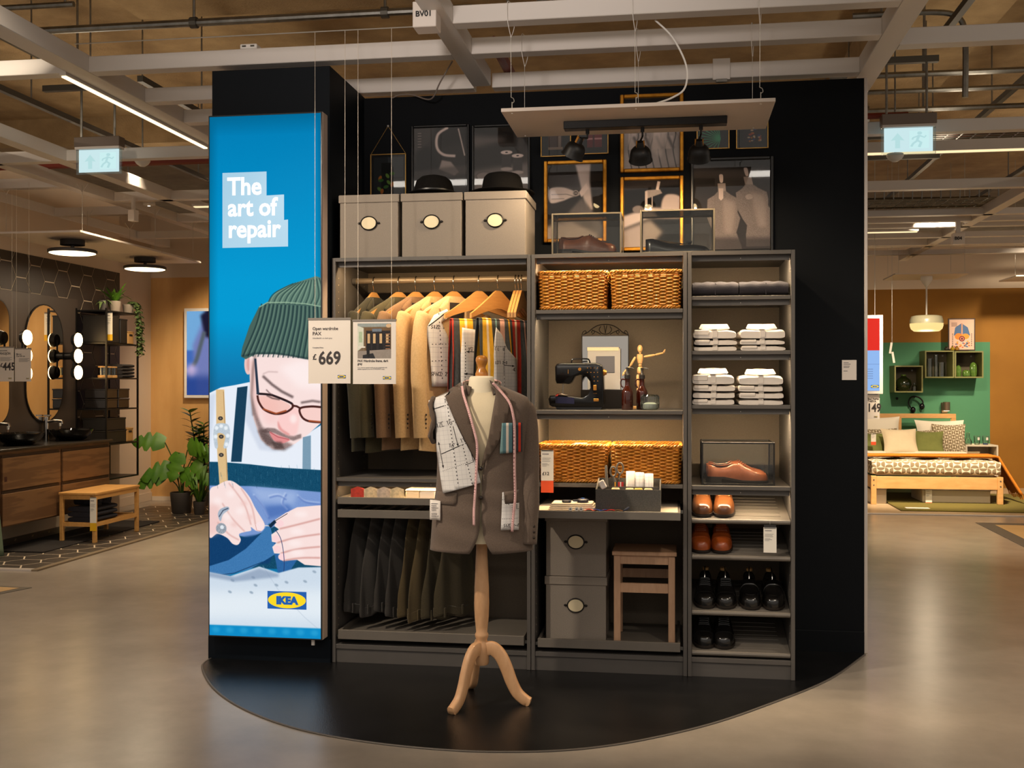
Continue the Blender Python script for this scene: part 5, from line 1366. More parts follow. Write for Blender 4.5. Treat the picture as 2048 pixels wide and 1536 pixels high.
def shoe(root, m, kind='derby', mirror=1, L=.29, tree=False, m_lace=None):
    """toe at y = 0, heel at y = L, sole on z = 0"""
    base = lambda t: .012 + .016 * min(1, max(0, (t - .42) / .3))
    N = 17; rings = []
    bend = lambda t: mirror * .006 * math.sin(t * 3.1)
    for i in range(31):
        t = i / 30; w, h = itp(t, Wt), itp(t, Ht) - base(t) + .012; r = []
        for k in range(N):
            f = math.pi * k / (N - 1); c_, s_ = math.cos(f), math.sin(f)
            e = .62 if t < .45 else .45
            top = 1.0 if t < .5 else .78
            x = w * math.copysign(abs(c_) ** e, c_) * (1 - (1 - top) * s_ ** 2)
            r.append((x + bend(t), t * L, base(t) + h * s_ ** .8))
        rings.append(r)
    u = MB().loft(rings, closed=True, cap=True).build('upper', m, root, smooth=60)
    so = []
    for i in range(25): t = i / 24; so.append((itp(t, Wt) + .004 + bend(t), -.004 + t * (L + .008)))
    so += [(-(itp(t, Wt) + .004) + bend(t), -.004 + t * (L + .008)) for t in [i / 24 for i in range(24, -1, -1)]]
    rr = [[(x, y, z + base(max(0, min(1, y / L))) - .012) for x, y in so] for z in (.002, .012)]
    MB().loft(rr).build('sole', m_sole, root, smooth=40)
    hp = [(x, y) for x, y in so if y > L * .74]
    MB().prism(hp, 'xy', .0, .026).build('heel', m_sole, root, smooth=40)
    op = [(.024 * math.cos(f) + bend(.75), L * .77 + L * .19 * math.sin(f)) for f in np.linspace(0, 2 * math.pi, 25)[:-1]]
    zt = lambda y: itp(min(1, y / L), Ht) + .0145
    MB().add([(x, y, zt(y)) for x, y in op], [tuple(range(24))]).build('opening', m_shoe_in, root, smooth=0)
    MB().tube([(x * 1.02, y, zt(y)) for x, y in op + op[:1]], .0026, 6).build('collar_edge', m, root)
    surf = lambda t, f: (lambda w, h: (w * math.copysign(abs(math.cos(f)) ** .62, math.cos(f)) + bend(t), t * L, base(t) + h * math.sin(f) ** .8))(itp(t, Wt), itp(t, Ht) - base(t) + .012)
    if kind in ('oxford', 'derby'):
        if kind == 'oxford': MB().tube([Vector(surf(.22 - .02 * math.sin(f), f)) * 1.0 + Vector((0, 0, .0006)) for f in np.linspace(.08, math.pi - .08, 16)], .0012, 5).build('toe_cap_seam', m, root)
        lc = m_lace or m
        for k in range(5):
            t = .335 + k * .033
            p0 = [Vector(surf(t, f)) + Vector((0, 0, .0025)) for f in np.linspace(1.2, math.pi - 1.2, 7)]
            MB().tube(p0, .0022, 6).build('lace', lc, root)
        p0 = surf(.32, math.pi / 2)
        for s_ in (-1, 1):
            MB().tube([surf(.30, math.pi / 2 - s_ * .35), Vector(surf(.38, math.pi / 2 - s_ * .42)) + Vector((0, 0, .002)), Vector(surf(.5, math.pi / 2 - s_ * .5)) + Vector((0, 0, .001))], .0015, 5).build('facing_seam', m, root)
    else:
        vs = []
        def band(u, v):
            t = .36 + .05 * v; p_ = surf(t, .35 + (math.pi - .7) * u); return (p_[0] * 1.02, p_[1], p_[2] + .003)
        MB().grid(band, 14, 2, uv=False).build('strap', m, root, solid=.003)
        MB().tube([Vector(surf(.13 + .18 * abs(math.cos(f)) ** 2, .5 + (math.pi - 1.0) * f / math.pi)) + Vector((0, 0, .001)) for f in np.linspace(0, math.pi, 18)], .0016, 5).build('apron_seam', m, root)
    if tree:
        zz = zt(L * .8)
        MB().tube(catmull([(bend(.5), L * .52, .09), (bend(.6), L * .62, .125), (bend(.7), L * .75, .13), (bend(.8), L * .86, .115), (bend(.9), L * .93, .10)], 5, False), .003, 6).build('shoe_tree', m_hook, root)
        MB().lathe([(.002, .1), (.014, .1), (.014, .112), (.002, .112)], (bend(.9), L * .9, 0), 12).build('shoe_tree_heel', mat('pale_wood_tree', (196, 150, 92), .5), root)
SLOPE = math.atan(.075 / .41)
def pair(i, px1, px2, py, m, kind, lab, y0=.035, tree=False, lace=None):
    for k, px in enumerate((px1, px2)):
        x = P(px, py, y=y0)[0]
        o = T('dress_shoe', lab, 'shoe', (x, y0, zshoe(i, y0) + .0035), group=lab + ' pair'); o.rotation_euler = (SLOPE, 0, (-.03 if k == 0 else .03)); o.scale = (1.06, .93, 1.06)
        shoe(o, m, kind, -1 if k == 0 else 1, tree=tree, m_lace=lace)
m_s_br = shoe_mat('brown_leather', (96, 56, 26), (78, 44, 20)); m_s_tan = shoe_mat('tan_leather', (152, 72, 26), (132, 58, 20)); m_s_bk = shoe_mat('black_leather', (20, 18, 17), (14, 13, 12), .22)
pair(0, 1406, 1448, 1030, m_s_br, 'derby', 'brown lace-up dress shoe on the top shoe shelf', lace=mat('beige_lace', (170, 128, 80), .7))
pair(1, 1403, 1443, 1100, m_s_tan, 'oxford', 'glossy tan toe-cap dress shoe on the second shoe shelf')
pair(2, 1412, 1452, 1210, m_s_bk, 'oxford', 'black lace-up dress shoe with a shoe tree', tree=True)
pair(2, 1503, 1548, 1212, m_s_bk, 'loafer', 'black penny loafer with a shoe tree', tree=True)
pair(3, 1410, 1448, 1295, m_s_bk, 'oxford', 'black toe-cap shoe on the lowest shoe shelf')

# glass display cases
m_case = glass('case_glass', (249, 249, 246), base=.015)
m_case_f = mat('case_metal_edge', (120, 110, 92), .35, .7)
m_case_d = mat('case_dark_edge', (28, 26, 24), .4)
def case(px0, px1, pyt, yf, dep, z0, mf, lab, grp=None):
    x0, x1 = P(px0, pyt, y=yf)[0], P(px1, pyt, y=yf)[0]; z1 = zf(px0, pyt, yf)
    o = T('display_case', lab, 'display case', ((x0 + x1) / 2, yf, z0), group=grp); e = .008; y1 = yf + dep; g = .002
    for xx in (x0, x1 - e):
        for yy in (yf, y1 - e): bx('post', mf, (xx, xx + e, yy, yy + e, z0, z1), o, b=.001)
    for zz in (z0, z1 - e):
        for yy in (yf, y1 - e): bx('rail', mf, (x0 + e, x1 - e, yy, yy + e, zz, zz + e), o, b=.001)
        for xx in (x0, x1 - e): bx('rail', mf, (xx, xx + e, yf + e, y1 - e, zz, zz + e), o, b=.001)
    bx('glass_front', m_case, (x0 + e, x1 - e, yf + .003, yf + .003 + g, z0 + e, z1 - e), o)
    bx('glass_back', m_case, (x0 + e, x1 - e, y1 - .005, y1 - .005 + g, z0 + e, z1 - e), o)
    for xx in (x0 + .003, x1 - .005): bx('glass_side', m_case, (xx, xx + g, yf + e, y1 - e, z0 + e, z1 - e), o)
    bx('glass_top', m_case, (x0 + e, x1 - e, yf + e, y1 - e, z1 - .005, z1 - .003), o)
    bx('case_floor', mf, (x0 + e, x1 - e, yf + e, y1 - e, z0 + .001, z0 + .006), o)
    return o, (x0, x1, yf, y1, z0 + .0065, z1)
GC = 'glass shoe display cases'
_, c1_ = case(1103, 1243, 427, .05, .22, WH, m_case_f, 'glass display case with a brown lace-up shoe on the wardrobe', GC)
_, c2_ = case(1280, 1430, 420, .05, .22, WH, m_case_f, 'glass display case with a black ballet flat on the wardrobe', GC)
_, c3_ = case(1403, 1550, 884, .05, .27, z3[3] + .001, m_case_d, 'dark edged glass case with a tan shoe on the shelf', GC)
def side_shoe(cs, m, kind, lab, frac=.5, lace=None, rz=math.pi / 2):
    L = min(.29, (cs[1] - cs[0]) * .84)
    o = T('dress_shoe', lab, 'shoe', ((cs[0] + cs[1]) / 2 + L / 2, (cs[2] + cs[3]) / 2 - (.055 if cs[3] - cs[2] > .25 else .03), cs[4] + .001), rz)
    shoe(o, m, kind, 1, L, m_lace=lace); return o
side_shoe(c1_, shoe_mat('cognac_leather', (128, 72, 42), (104, 56, 32)), 'derby', 'brown lace-up shoe inside the glass case', lace=mat('dark_lace', (30, 20, 16), .6))
o = side_shoe(c3_, shoe_mat('chestnut_leather', (150, 84, 50), (128, 68, 38)), 'oxford', 'tan oxford shoe inside the dark edged case on the shelf')
o2 = copy_tree(o); o2.location = (o.location[0] - .0, o.location[1] + .112, o.location[2]); o2['label'] = 'tan oxford shoe standing behind its fellow in the dark edged case'
# ballet flat: low shoe with a bow
L = (c2_[1] - c2_[0]) * .86
o = T('ballet_flat', 'black ballet flat with a bow inside the glass case', 'shoe', ((c2_[0] + c2_[1]) / 2 + L / 2, .13, c2_[4]), math.pi / 2)
rings = []
for i in range(27):
    t = i / 26; w = itp(t, Wt) * .9; h = itp(t, [(0, .012), (.06, .03), (.25, .038), (.45, .036), (.7, .048), (.9, .072), (1, .068)])
    rings.append([(w * math.copysign(abs(math.cos(f)) ** .6, math.cos(f)), t * L, .004 + h * math.sin(f) ** .7) for f in np.linspace(0, math.pi, 13)])
MB().loft(rings).build('upper', m_s_bk, o, smooth=60)
MB().add([(.026 * math.cos(f), L * .62 + L * .30 * math.sin(f), .047 + .028 * max(0, math.sin(f))) for f in np.linspace(0, 2 * math.pi, 25)[:-1]], [tuple(range(24))]).build('opening', mat('pale_insole', (150, 122, 84), .6), o, smooth=0)
MB().box(-.03, .03, .002, L - .002, 0, .005, .002).build('sole', m_sole, o)
for s_ in (-1, 1): MB().loft([[(0, L * .30, .046), (0, L * .33, .046), (0, L * .33, .05), (0, L * .30, .05)], [(s_ * .03, L * .27, .05), (s_ * .03, L * .36, .05), (s_ * .03, L * .36, .058), (s_ * .03, L * .27, .058)]]).build('bow_loop', m_s_bk, o)

# ================================================================== BASKETS
m_wick = mat('honey_wicker', (206, 140, 44), .55, col2=(168, 100, 26), scale=40, stretch=(1, 1, 6), coat=.1)
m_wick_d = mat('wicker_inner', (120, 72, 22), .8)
def make_basket(w=.314, d=.30, h=.185):
    o = T('wicker_basket', 'x', 'basket')
    def per(s_):     # rounded rectangle, s in 0..1
        r = .03; a, b = w - 2 * r, d - 2 * r; q = math.pi * r / 2; tot = 2 * a + 2 * b + 4 * q; t = (s_ % 1) * tot
        for k, ln in enumerate((a, q, b, q, a, q, b, q)):
            if t <= ln: break
            t -= ln
        if k == 0: return (-a / 2 + t, -d / 2, 0, -1)
        if k == 2: return (w / 2, -b / 2 + t, 1, 0)
        if k == 4: return (a / 2 - t, d / 2, 0, 1)
        if k == 6: return (-w / 2, b / 2 - t, -1, 0)
        c_ = ((a / 2, -b / 2, -.5), (a / 2, b / 2, 0), (-a / 2, b / 2, .5), (-a / 2, -b / 2, 1))[k // 2]
        f = c_[2] * math.pi + t / r; return (c_[0] + r * math.cos(f), c_[1] + r * math.sin(f), math.cos(f), math.sin(f))
    NS = 40; rows = 20; b = MB()
    for j in range(rows):
        z = .012 + (h - .032) * j / (rows - 1); fl = 1 + .04 * (z / h); pts = []
        for i in range(NS * 4 + 1):
            s_ = i / (NS * 4); x, y, nx, ny = per(s_); wv = .0045 * math.tanh(3 * math.cos(math.pi * (i / 4 + j % 2)))
            pts.append(((x + nx * wv) * fl, (y + ny * wv) * fl, z))
        b.tube(pts, .0042, 5, cap=False)
    b.build('weave', m_wick, o, smooth=60)
    st = MB()
    for i in range(NS):
        x, y, nx, ny = per((i + .5) / NS); st.tube([(x, y, .004), (x * 1.04, y * 1.04, h - .012)], .003, 4)
    st.build('stakes', m_wick_d, o)
    for nm, z, am in (('braided_rim', h - .008, 1.045), ('braided_foot', .007, 1.0)):
        rm = MB()
        for ph in (0, 2.1, 4.2):
            pts = []
            for i in range(181):
                s_ = i / 180; x, y, nx, ny = per(s_); f = s_ * 2 * math.pi * 26 + ph
                pts.append(((x + nx * .0055 * math.cos(f)) * am, (y + ny * .0055 * math.cos(f)) * am, z + .0055 * math.sin(f)))
            rm.tube(pts, .0045, 5, cap=False)
        rm.build(nm, m_wick, o, smooth=60)
    ins = [per(i / 60)[:2] for i in range(60)]
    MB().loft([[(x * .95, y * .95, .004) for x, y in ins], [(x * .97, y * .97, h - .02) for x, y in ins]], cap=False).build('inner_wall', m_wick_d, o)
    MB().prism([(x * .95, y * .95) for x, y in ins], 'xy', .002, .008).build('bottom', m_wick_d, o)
    return o
bk0 = make_basket()
bl = [(1145, z_a, .175, 0.02, 'wicker basket on the top shelf beside the jackets'), (1290, z_a, .172, -.02, 'wicker basket on the top shelf beside the shirts'), (1148, z_c, .185, .0, 'wicker basket with cloth inside and a price tag'), (1291, z_c, .178, .0, 'wicker basket behind the grey tool box')]
for i, (px, z, y, rz, lab) in enumerate(bl):
    x = 1.194 + .352 * (i % 2); rz = 0; o = bk0 if i == 0 else copy_tree(bk0)
    o.location = (x, y, z + .0036); o.rotation_euler = (0, 0, rz); tag(o, lab, 'basket', 'wicker baskets in the wardrobe')
BX3 = P(1148, 920, y=.03)[0]
o = T('folded_cloth', 'folded grey cloth lying in the wicker basket', 'cloth', (BX3, .16, z_c + .13))
MB().box(BX3 - .02, BX3 + .06, .08, .22, z_c + .012, z_c + .186, .012).build('fold', mat('grey_cloth', (120, 114, 108), .9), o, w=1)
o = T('folded_cloth', 'folded orange cloth lying in the wicker basket', 'cloth', (BX3, .16, z_c + .13))
MB().box(BX3 + .066, BX3 + .13, .08, .22, z_c + .012, z_c + .184, .012).build('fold', mat('orange_cloth', (206, 104, 40), .9), o, w=1)
# price tag of the basket
m_tagc = mat('tag_card', (236, 230, 218), .6); m_or = mat('orange_card', (236, 86, 40), .6)
def price_tag(px0, py0, px1, py1, y, lab, cat='price tag', frac=.28, orange=m_or, price=None, name='price_tag', flip=None):
    a, b = P(px0, py1, y=y), P(px1, py0, y=y)
    o = T(name, lab, cat, ((a[0] + b[0]) / 2, y, a[2])); zm = a[2] + (b[2] - a[2]) * frac
    bx('card', m_tagc, (a[0], b[0], y - .001, y, zm, b[2]), o)
    if frac: bx('colour_strip', orange, (a[0], b[0], y - .001, y, a[2], zm), o)
    bx('plastic_clip', glass('clear_clip', (240, 240, 240)), (a[0] + .002, b[0] - .002, y - .002, y - .001, b[2] - .006, b[2] + .012), o)
    h = b[2] - zm; w_ = b[0] - a[0]
    for i, f in enumerate((.12, .26, .31, .36, .44, .48, .52)):
        ww = (.62, .8, .7, .75, .5, .66, .4)[i]
        MB().box(a[0] + w_ * .1, a[0] + w_ * (.1 + .85 * ww), y - .0016, y - .001, b[2] - h * f - h * (.028 if i == 0 else .012), b[2] - h * f).build('print_line', m_grey_ink, o, w=1, smooth=0)
    if price: text(price, h * .15, m_ink, o, (a[0] + w_ * .1, y - .0012, b[2] - h * .82), bold=.0004)
    MB().tube([((a[0] + b[0]) / 2, y - .0005, b[2] + .012), ((a[0] + b[0]) / 2, y + .002, b[2] + .03)], .0006, 5).build('string', m_wire, o, w=1)
    return o
price_tag(1082, 900, 1107, 985, -.015, 'long price tag with an orange end on the wicker basket', price='£12')

# ================================================================== SEWING SHELF
def inset(poly, d):
    n = len(poly); out = []
    ar = sum(poly[i - 1][0] * poly[i][1] - poly[i][0] * poly[i - 1][1] for i in range(n)); sg = 1 if ar > 0 else -1
    for i in range(n):
        a, b, c_ = poly[i - 1], poly[i], poly[(i + 1) % n]
        n1 = (-(b[1] - a[1]), b[0] - a[0]); n2 = (-(c_[1] - b[1]), c_[0] - b[0])
        l1 = math.hypot(*n1) or 1; l2 = math.hypot(*n2) or 1
        nx, ny = n1[0] / l1 + n2[0] / l2, n1[1] / l1 + n2[1] / l2; L_ = math.hypot(nx, ny) or 1; k = min(1.5, 2 / L_ / L_ * L_ / 2 + .3)
        out.append((b[0] + sg * d * nx / L_ * k, b[1] + sg * d * ny / L_ * k))
    return out
def rprism(poly, y0, y1, r=.006):
    p1 = inset(poly, r); p2 = inset(poly, r * .3)
    f = lambda pl, y: [(a, y, b) for a, b in pl]
    return MB().loft([f(p1, y0), f(p2, y0 + r * .3), f(poly, y0 + r), f(poly, y1 - r), f(p2, y1 - r * .3), f(p1, y1)])
m_bkpl = mat('glossy_black_plastic', (9, 9, 10), .2, spec=.3, coat=.15)
m_goldp = mat('gold_trim', (176, 120, 48), .35, .6)
SMY = .12
SP = lambda *q: [(lambda t: (t[0], t[2]))(P(1060 + x / 4.518, 500 + y / 4.518, y=SMY)) for x, y in q]
zsh = z_b + .001
dz = zsh - SP((300, 1436))[0][1]
SPz = lambda *q: [(x, z + dz) for x, z in SP(*q)]
so = SPz((400, 1436))[0]
o = T('sewing_machine', 'small black and gold sewing machine on the wardrobe shelf', 'sewing machine', (so[0], SMY + .05, zsh))
body = SPz((225, 1050), (240, 1025), (280, 1016), (600, 1014), (640, 1028), (658, 1060), (672, 1380), (660, 1410), (200, 1410), (175, 1395), (165, 1340), (180, 1310), (260, 1305), (420, 1322), (470, 1330), (520, 1300), (545, 1240), (540, 1180), (510, 1140), (450, 1120), (400, 1135), (370, 1190), (350, 1205), (240, 1200), (228, 1170))
rprism(body, SMY, SMY + .10, .008).build('body', m_bkpl, o, w=1, smooth=45)
bs = SPz((240, 1436), (640, 1436), (650, 1408), (225, 1408)); MB().prism(bs, 'xz', SMY + .012, SMY + .095).build('base', mat('black_rubber_base', (22, 22, 24), .5), o, w=1)
ab = SPz((230, 1315), (400, 1330), (400, 1385), (230, 1378)); MB().prism(ab, 'xz', SMY - .003, SMY + .002).build('accessory_box', mat('blue_black_plastic', (26, 26, 58), .3), o, w=1)
q = SPz((450, 1072))[0]
MB().tube([(q[0], SMY + .002, q[1]), (q[0], SMY - .012, q[1])], [.0085, .0075], 20).build('stitch_dial', m_goldp, o, w=1)
for gx, gy in [(x, y) for y in (1060, 1100) for x in (520, 550, 580, 610)] + [(x, y) for y in (1140, 1178) for x in (580, 612)]:
    q = SPz((gx, gy))[0]; MB().box(q[0] - .0022, q[0] + .0022, SMY - .0006, SMY + .001, q[1] - .0016, q[1] + .0016).build('stitch_icon', m_goldp, o, w=1, smooth=0)
for (a_, b_) in (((572, 1262), (602, 1215)), ((574, 1362), (622, 1338))):
    a, b = SPz(a_, b_); bx('button', m_goldp, (a[0], b[0], SMY - .004, SMY + .002, a[1], b[1]), o, b=.0015)
q = SPz((570, 1293))[0]; text('HYUNDAI', .0042, m_goldp, o, (q[0], SMY - .0006, q[1]), ext=.0003)
q = SPz((345, 1100))[0]; bx('thread_slot', m_goldp, (q[0] - .001, q[0] + .001, SMY - .0006, SMY + .001, q[1] - .006, q[1] + .014), o)
hd = SPz((365, 1016), (372, 985), (400, 976), (505, 976), (528, 990), (536, 1016)); MB().tube([(x, SMY + .05, z) for x, z in catmull(hd, 5, False)], .0035, 8).build('handle', m_bkpl, o, w=1)
q = SPz((660, 1100))[0]
MB().tube([(q[0] - .002, SMY + .055, q[1]), (q[0] + .005, SMY + .055, q[1]), (q[0] + .006, SMY + .055, q[1]), (q[0] + .014, SMY + .055, q[1])], [.016, .016, .012, .011], 20).build('hand_wheel', m_goldp, o, w=1)
q = SPz((290, 1205))[0]; e = SPz((290, 1300))[0]
MB().tube([(q[0], SMY + .04, q[1] + .003), (q[0], SMY + .04, e[1] + .004)], .0016, 6).build('needle_bar', m_hook, o, w=1)
MB().box(q[0] - .006, q[0] + .007, SMY + .03, SMY + .05, e[1] + .004, e[1] + .007, .001).build('presser_foot', m_hook, o, w=1)
MB().tube([(q[0] + .004, SMY + .03, q[1]), (q[0] + .005, SMY + .028, q[1] - .012), (q[0] + .001, SMY + .03, q[1] - .014)], .001, 5).build('foot_lever', m_hook, o, w=1)
o = T('fabric_swatch', 'red and white cloth scrap under the sewing machine needle', 'fabric swatch', (q[0], SMY, e[1]))
MB().grid(lambda u, v: (q[0] - .032 + .058 * u, SMY - .012 + .04 * v, e[1] + .001 + .003 * math.sin(u * 5) - (.010 * (1 - v) if u < .3 else 0)), 10, 4).build('cloth', printmat('scrap_stripes', Canvas((0, 0, 40, 20), 2, (222, 204, 186)).rect(0, 0, 17, 20, (150, 44, 34)).img('scrap_stripes'), rough=.9), o, w=1, solid=.0012)

# table mirror with scrolled iron top
MY = .46
MP = lambda *q: [(lambda t: (t[0], t[2]))(P(1060 + x / 4.518, 500 + y / 4.518, y=MY)) for x, y in q]
a, b = MP((465, 1400), (895, 770)); zb_ = z_b + .001
o = T('table_mirror', 'iron framed table mirror with a scrolled top and drawer base', 'mirror', ((a[0] + b[0]) / 2, MY, zb_))
zd = MP((500, 1262))[0][1]; zt = b[1]
bx('drawer_base', m_iron, (a[0] + .002, b[0] - .002, MY - .06, MY + .03, zb_, zd), o, b=.002)
for d in ((a[0], a[0] + .005, zd, zt), (b[0] - .005, b[0], zd, zt)): bx('frame_bar', m_iron, (d[0], d[1], MY, MY + .008, d[2], d[3]), o)
bx('frame_bar', m_iron, (a[0], b[0], MY, MY + .008, zt - .004, zt), o)
bx('mirror_glass', mat('mirror_silver', (214, 212, 208), .03, 1.0), (a[0] + .005, b[0] - .005, MY + .003, MY + .007, zd, zt - .004), o)
def scroll(pts, r=.0022): MB().tube([(x, MY + .004, z) for x, z in catmull(MP(*pts), 6, False)], r, 6).build('scroll', m_iron, o, w=1)
scroll([(468, 770), (480, 740), (500, 730), (508, 745), (494, 752)]); scroll([(480, 765), (520, 745), (570, 705), (620, 680), (680, 672), (740, 680), (790, 705), (840, 745), (885, 765)], .0026)
scroll([(890, 770), (878, 740), (862, 728), (852, 745), (866, 752)])
for m_ in (1, -1):
    f = lambda x: 681 + m_ * (x - 681)
    scroll([(f(560), 762), (f(582), 745), (f(572), 728), (f(555), 738), (f(562), 750)]); scroll([(f(560), 722), (f(600), 740), (f(640), 762)]); scroll([(f(640), 690), (f(625), 720), (f(645), 750), (f(681), 762)]); scroll([(f(668), 680), (f(676), 720), (f(681), 755)])
o = T('paper_pad', 'white paper pad standing against the table mirror', 'paper pad', ((a[0] + b[0]) / 2, MY - .03, zd))
q = MP((525, 1250), (820, 890)); MB().box(q[0][0], q[1][0], MY - .03, MY - .022, zd + .001, q[1][1], .001).build('sheets', mat('grey_sheets', (176, 172, 168), .7), o, w=1)
MB().box(q[0][0] - .002, q[1][0] - .008, MY - .033, MY - .030, q[1][1] - .012, q[1][1] + .006, .001).build('cream_strip', m_card, o, w=1)
q = MP((600, 1110), (768, 960)); MB().box(q[0][0], q[1][0], MY - .034, MY - .031, q[0][1], q[1][1], .001).build('grey_card', mat('blue_grey_card', (92, 92, 100), .6), o, w=1)

# artist's jointed figure
m_lw = mat('light_limewood', (222, 176, 118), .45, col2=(208, 160, 102), scale=12, stretch=(1, 1, 4))
AY = .34
AP = lambda x, y: P(1060 + x / 4.518, 500 + y / 4.518, y=AY)
o = T('artist_figure', 'jointed wooden artist figure waving one arm behind the brown bottles', 'figurine', (AP(1000, 1400)[0], AY, z_b + .001))
def limb(p0, p1, r0, r1, nm, k=.5):
    p0, p1 = Vector(p0), Vector(p1); pts = [p0 + (p1 - p0) * t for t in (0, .15, .5, .85, 1)]
    MB().tube(pts, [r0 * .6, r0, (r0 + r1) / 2 * 1.08, r1, r1 * .6], 12).build(nm, m_lw, o, w=1, smooth=60)
MB().ball(AP(994, 893), (.0135, .014, .020), 16, 10).build('head', m_lw, o, w=1); limb(AP(994, 940), AP(994, 925), .005, .005, 'neck')
hd_ = AP(994, 985); MB().loft([sring(w_, d_, 0) for w_, d_ in ((.010, .008),)][:0] or [[(hd_[0] + x, hd_[1] + y, zz) for x, y, _ in sring(w_, d_, 0, 20)] for w_, d_, zz in ((.010, .008, AP(994, 1026)[2]), (.014, .011, AP(994, 1000)[2]), (.0165, .012, AP(994, 965)[2]), (.014, .011, AP(994, 942)[2]))]).build('chest', m_lw, o, w=1, smooth=60)
limb(AP(996, 1052), AP(996, 1030), .009, .008, 'waist'); limb(AP(998, 1120), AP(996, 1055), .016, .014, 'hips')
limb(AP(1030, 966), AP(1130, 948), .0062, .0056, 'upper_arm'); limb(AP(1132, 948), AP(1205, 930), .0056, .0046, 'forearm'); limb(AP(1206, 930), AP(1222, 898), .0055, .003, 'hand')
limb(AP(952, 966), AP(905, 1050), .0062, .0056, 'upper_arm'); limb(AP(903, 1054), AP(850, 1105), .0056, .0048, 'forearm'); limb(AP(850, 1105), AP(835, 1138), .006, .003, 'hand')
for s_ in (976, 1022): limb(AP(s_, 1125), AP(s_, 1230), .0088, .0066, 'thigh'); limb(AP(s_, 1232), AP(s_, 1385), .0066, .005, 'shin'); p = AP(s_, 1392); MB().ball((p[0], p[1] - .012, p[2]), (.007, .018, .005), 10, 6).build('foot', m_lw, o, w=1)
p = AP(1000, 1400); MB().lathe([(.045, .0), (.045, .012), (.042, .014)], (p[0], AY, z_b + .001), 28).build('stand_disc', m_lw, o, w=1); MB().tube([(p[0], AY + .012, z_b + .01), (p[0], AY + .012, AP(998, 1110)[2])], .002, 6).build('stand_rod', m_hook, o, w=1)

# brown glass bottles with pumps, ribbed jar
m_amber = mat('amber_glass', (58, 18, 8), .06, coat=.5, spec=.6)
m_bpump = mat('black_pump', (34, 30, 28), .4)
def bottle(cx, y, top, lab):
    x = P(1060 + cx / 4.518, 800, y=y)[0]; z0 = z_b + .001; k = 1 / (4.518 * 410)
    H_ = P(1060, 500 + top / 4.518, y=y)[2] - z0
    o = T('pump_bottle', lab, 'bottle', (x, y, z0), group='amber pump bottles')
    MB().lathe([(.027, 0), (.029, .004), (.029, .085), (.027, .096), (.014, .118), (.0118, .125), (.0118, .155), (.013, .157), (.013, .16)], (0, 0, 0), 24).build('body', m_amber, o, smooth=50)
    MB().tube(catmull([(-.011, 0, .152), (-.026, 0, .154), (-.033, 0, .142), (-.031, 0, .122), (-.020, 0, .112)], 5, False), .0035, 8).build('handle', m_amber, o)
    MB().lathe([(.015, .158), (.015, .176), (.010, .180), (.0065, .183), (.0065, .205), (.008, .206), (.008, .214), (.003, .215)], (0, 0, 0), 18).build('pump', m_bpump, o, smooth=50)
    MB().tube(catmull([(0, 0, .211), (.018, -.004, .213), (.032, -.008, .208)], 4, False), .0025, 6).build('spout', m_bpump, o)
    o.scale = (H_ / .215,) * 3
    return o
bottle(880, .13, 1062, 'amber pump bottle beside the sewing machine'); bottle(1012, .19, 1066, 'amber pump bottle behind the ribbed glass jar')
x = P(1060 + 1085 / 4.518, 800, y=.09)[0]
o = T('glass_jar', 'ribbed glass jar of cotton on the sewing shelf', 'jar', (x, .09, z_b + .001))
rb = lambda r, z, n=64: [(r * (1 + .03 * (k % 2)) * math.cos(2 * math.pi * k / n), r * (1 + .03 * (k % 2)) * math.sin(2 * math.pi * k / n), z) for k in range(n)]
MB().loft([rb(.034, .002), rb(.043, .01), rb(.044, .03), rb(.043, .05)], cap=False).build('bowl', glass('jar_glass', (222, 230, 224), base=.10), o)
MB().loft([rb(.044, .051), rb(.043, .066), rb(.036, .074), rb(.012, .077)]).build('lid', glass('jar_glass'), o)
MB().lathe([(.03, .004), (.035, .012), (.034, .03), (.02, .036), (.004, .037)], (0, 0, 0), 16).build('cotton', mat('cotton', (214, 212, 206), .9), o)

# ================================================================== PULL-OUT SEWING TRAY
zt = ZB3 + .0345
x = P(1265, 1000, y=-.08)[0]
TB = lambda px, py, y: P(px, py, y=y)
m_feltbox = mat('grey_felt_box', (66, 64, 60), .95, col2=(92, 88, 82), scale=260, bump=.1)
o = T('tool_box', 'grey felt tool box with sloping sides on the pull-out tray', 'tool box', (1.50, .0, zt))
bx0, bx1, by0, by1, hf, hbk = TB(1195, 1000, -.07)[0], TB(1322, 1000, -.07)[0], -.07, .12, .098, .135
bx('front_wall', m_feltbox, (bx0, bx1, by0, by0 + .006, zt, zt + hf), o); bx('back_wall', m_feltbox, (bx0, bx1, by1 - .006, by1, zt, zt + hbk), o); bx('floor_panel', m_feltbox, (bx0 + .006, bx1 - .006, by0 + .006, by1 - .006, zt, zt + .005), o)
for xx in (bx0, bx1 - .006): MB().prism([(by0 + .006, zt), (by1 - .006, zt), (by1 - .006, zt + hbk), (by0 + .006, zt + hf)], 'yz', xx, xx + .006).build('side_wall', m_feltbox, o, w=1)
bx('divider', m_feltbox, (bx0 + .006, bx1 - .006, .0, .004, zt + .005, zt + .105), o)
m_gtool = mat('grey_handle_plastic', (112, 106, 98), .5)
zi = zt + .006
p = (bx0 + .045, .05)
o = T('fabric_shears', 'large grey handled shears standing in the tool box', 'scissors', (p[0] + .04, p[1], zi))
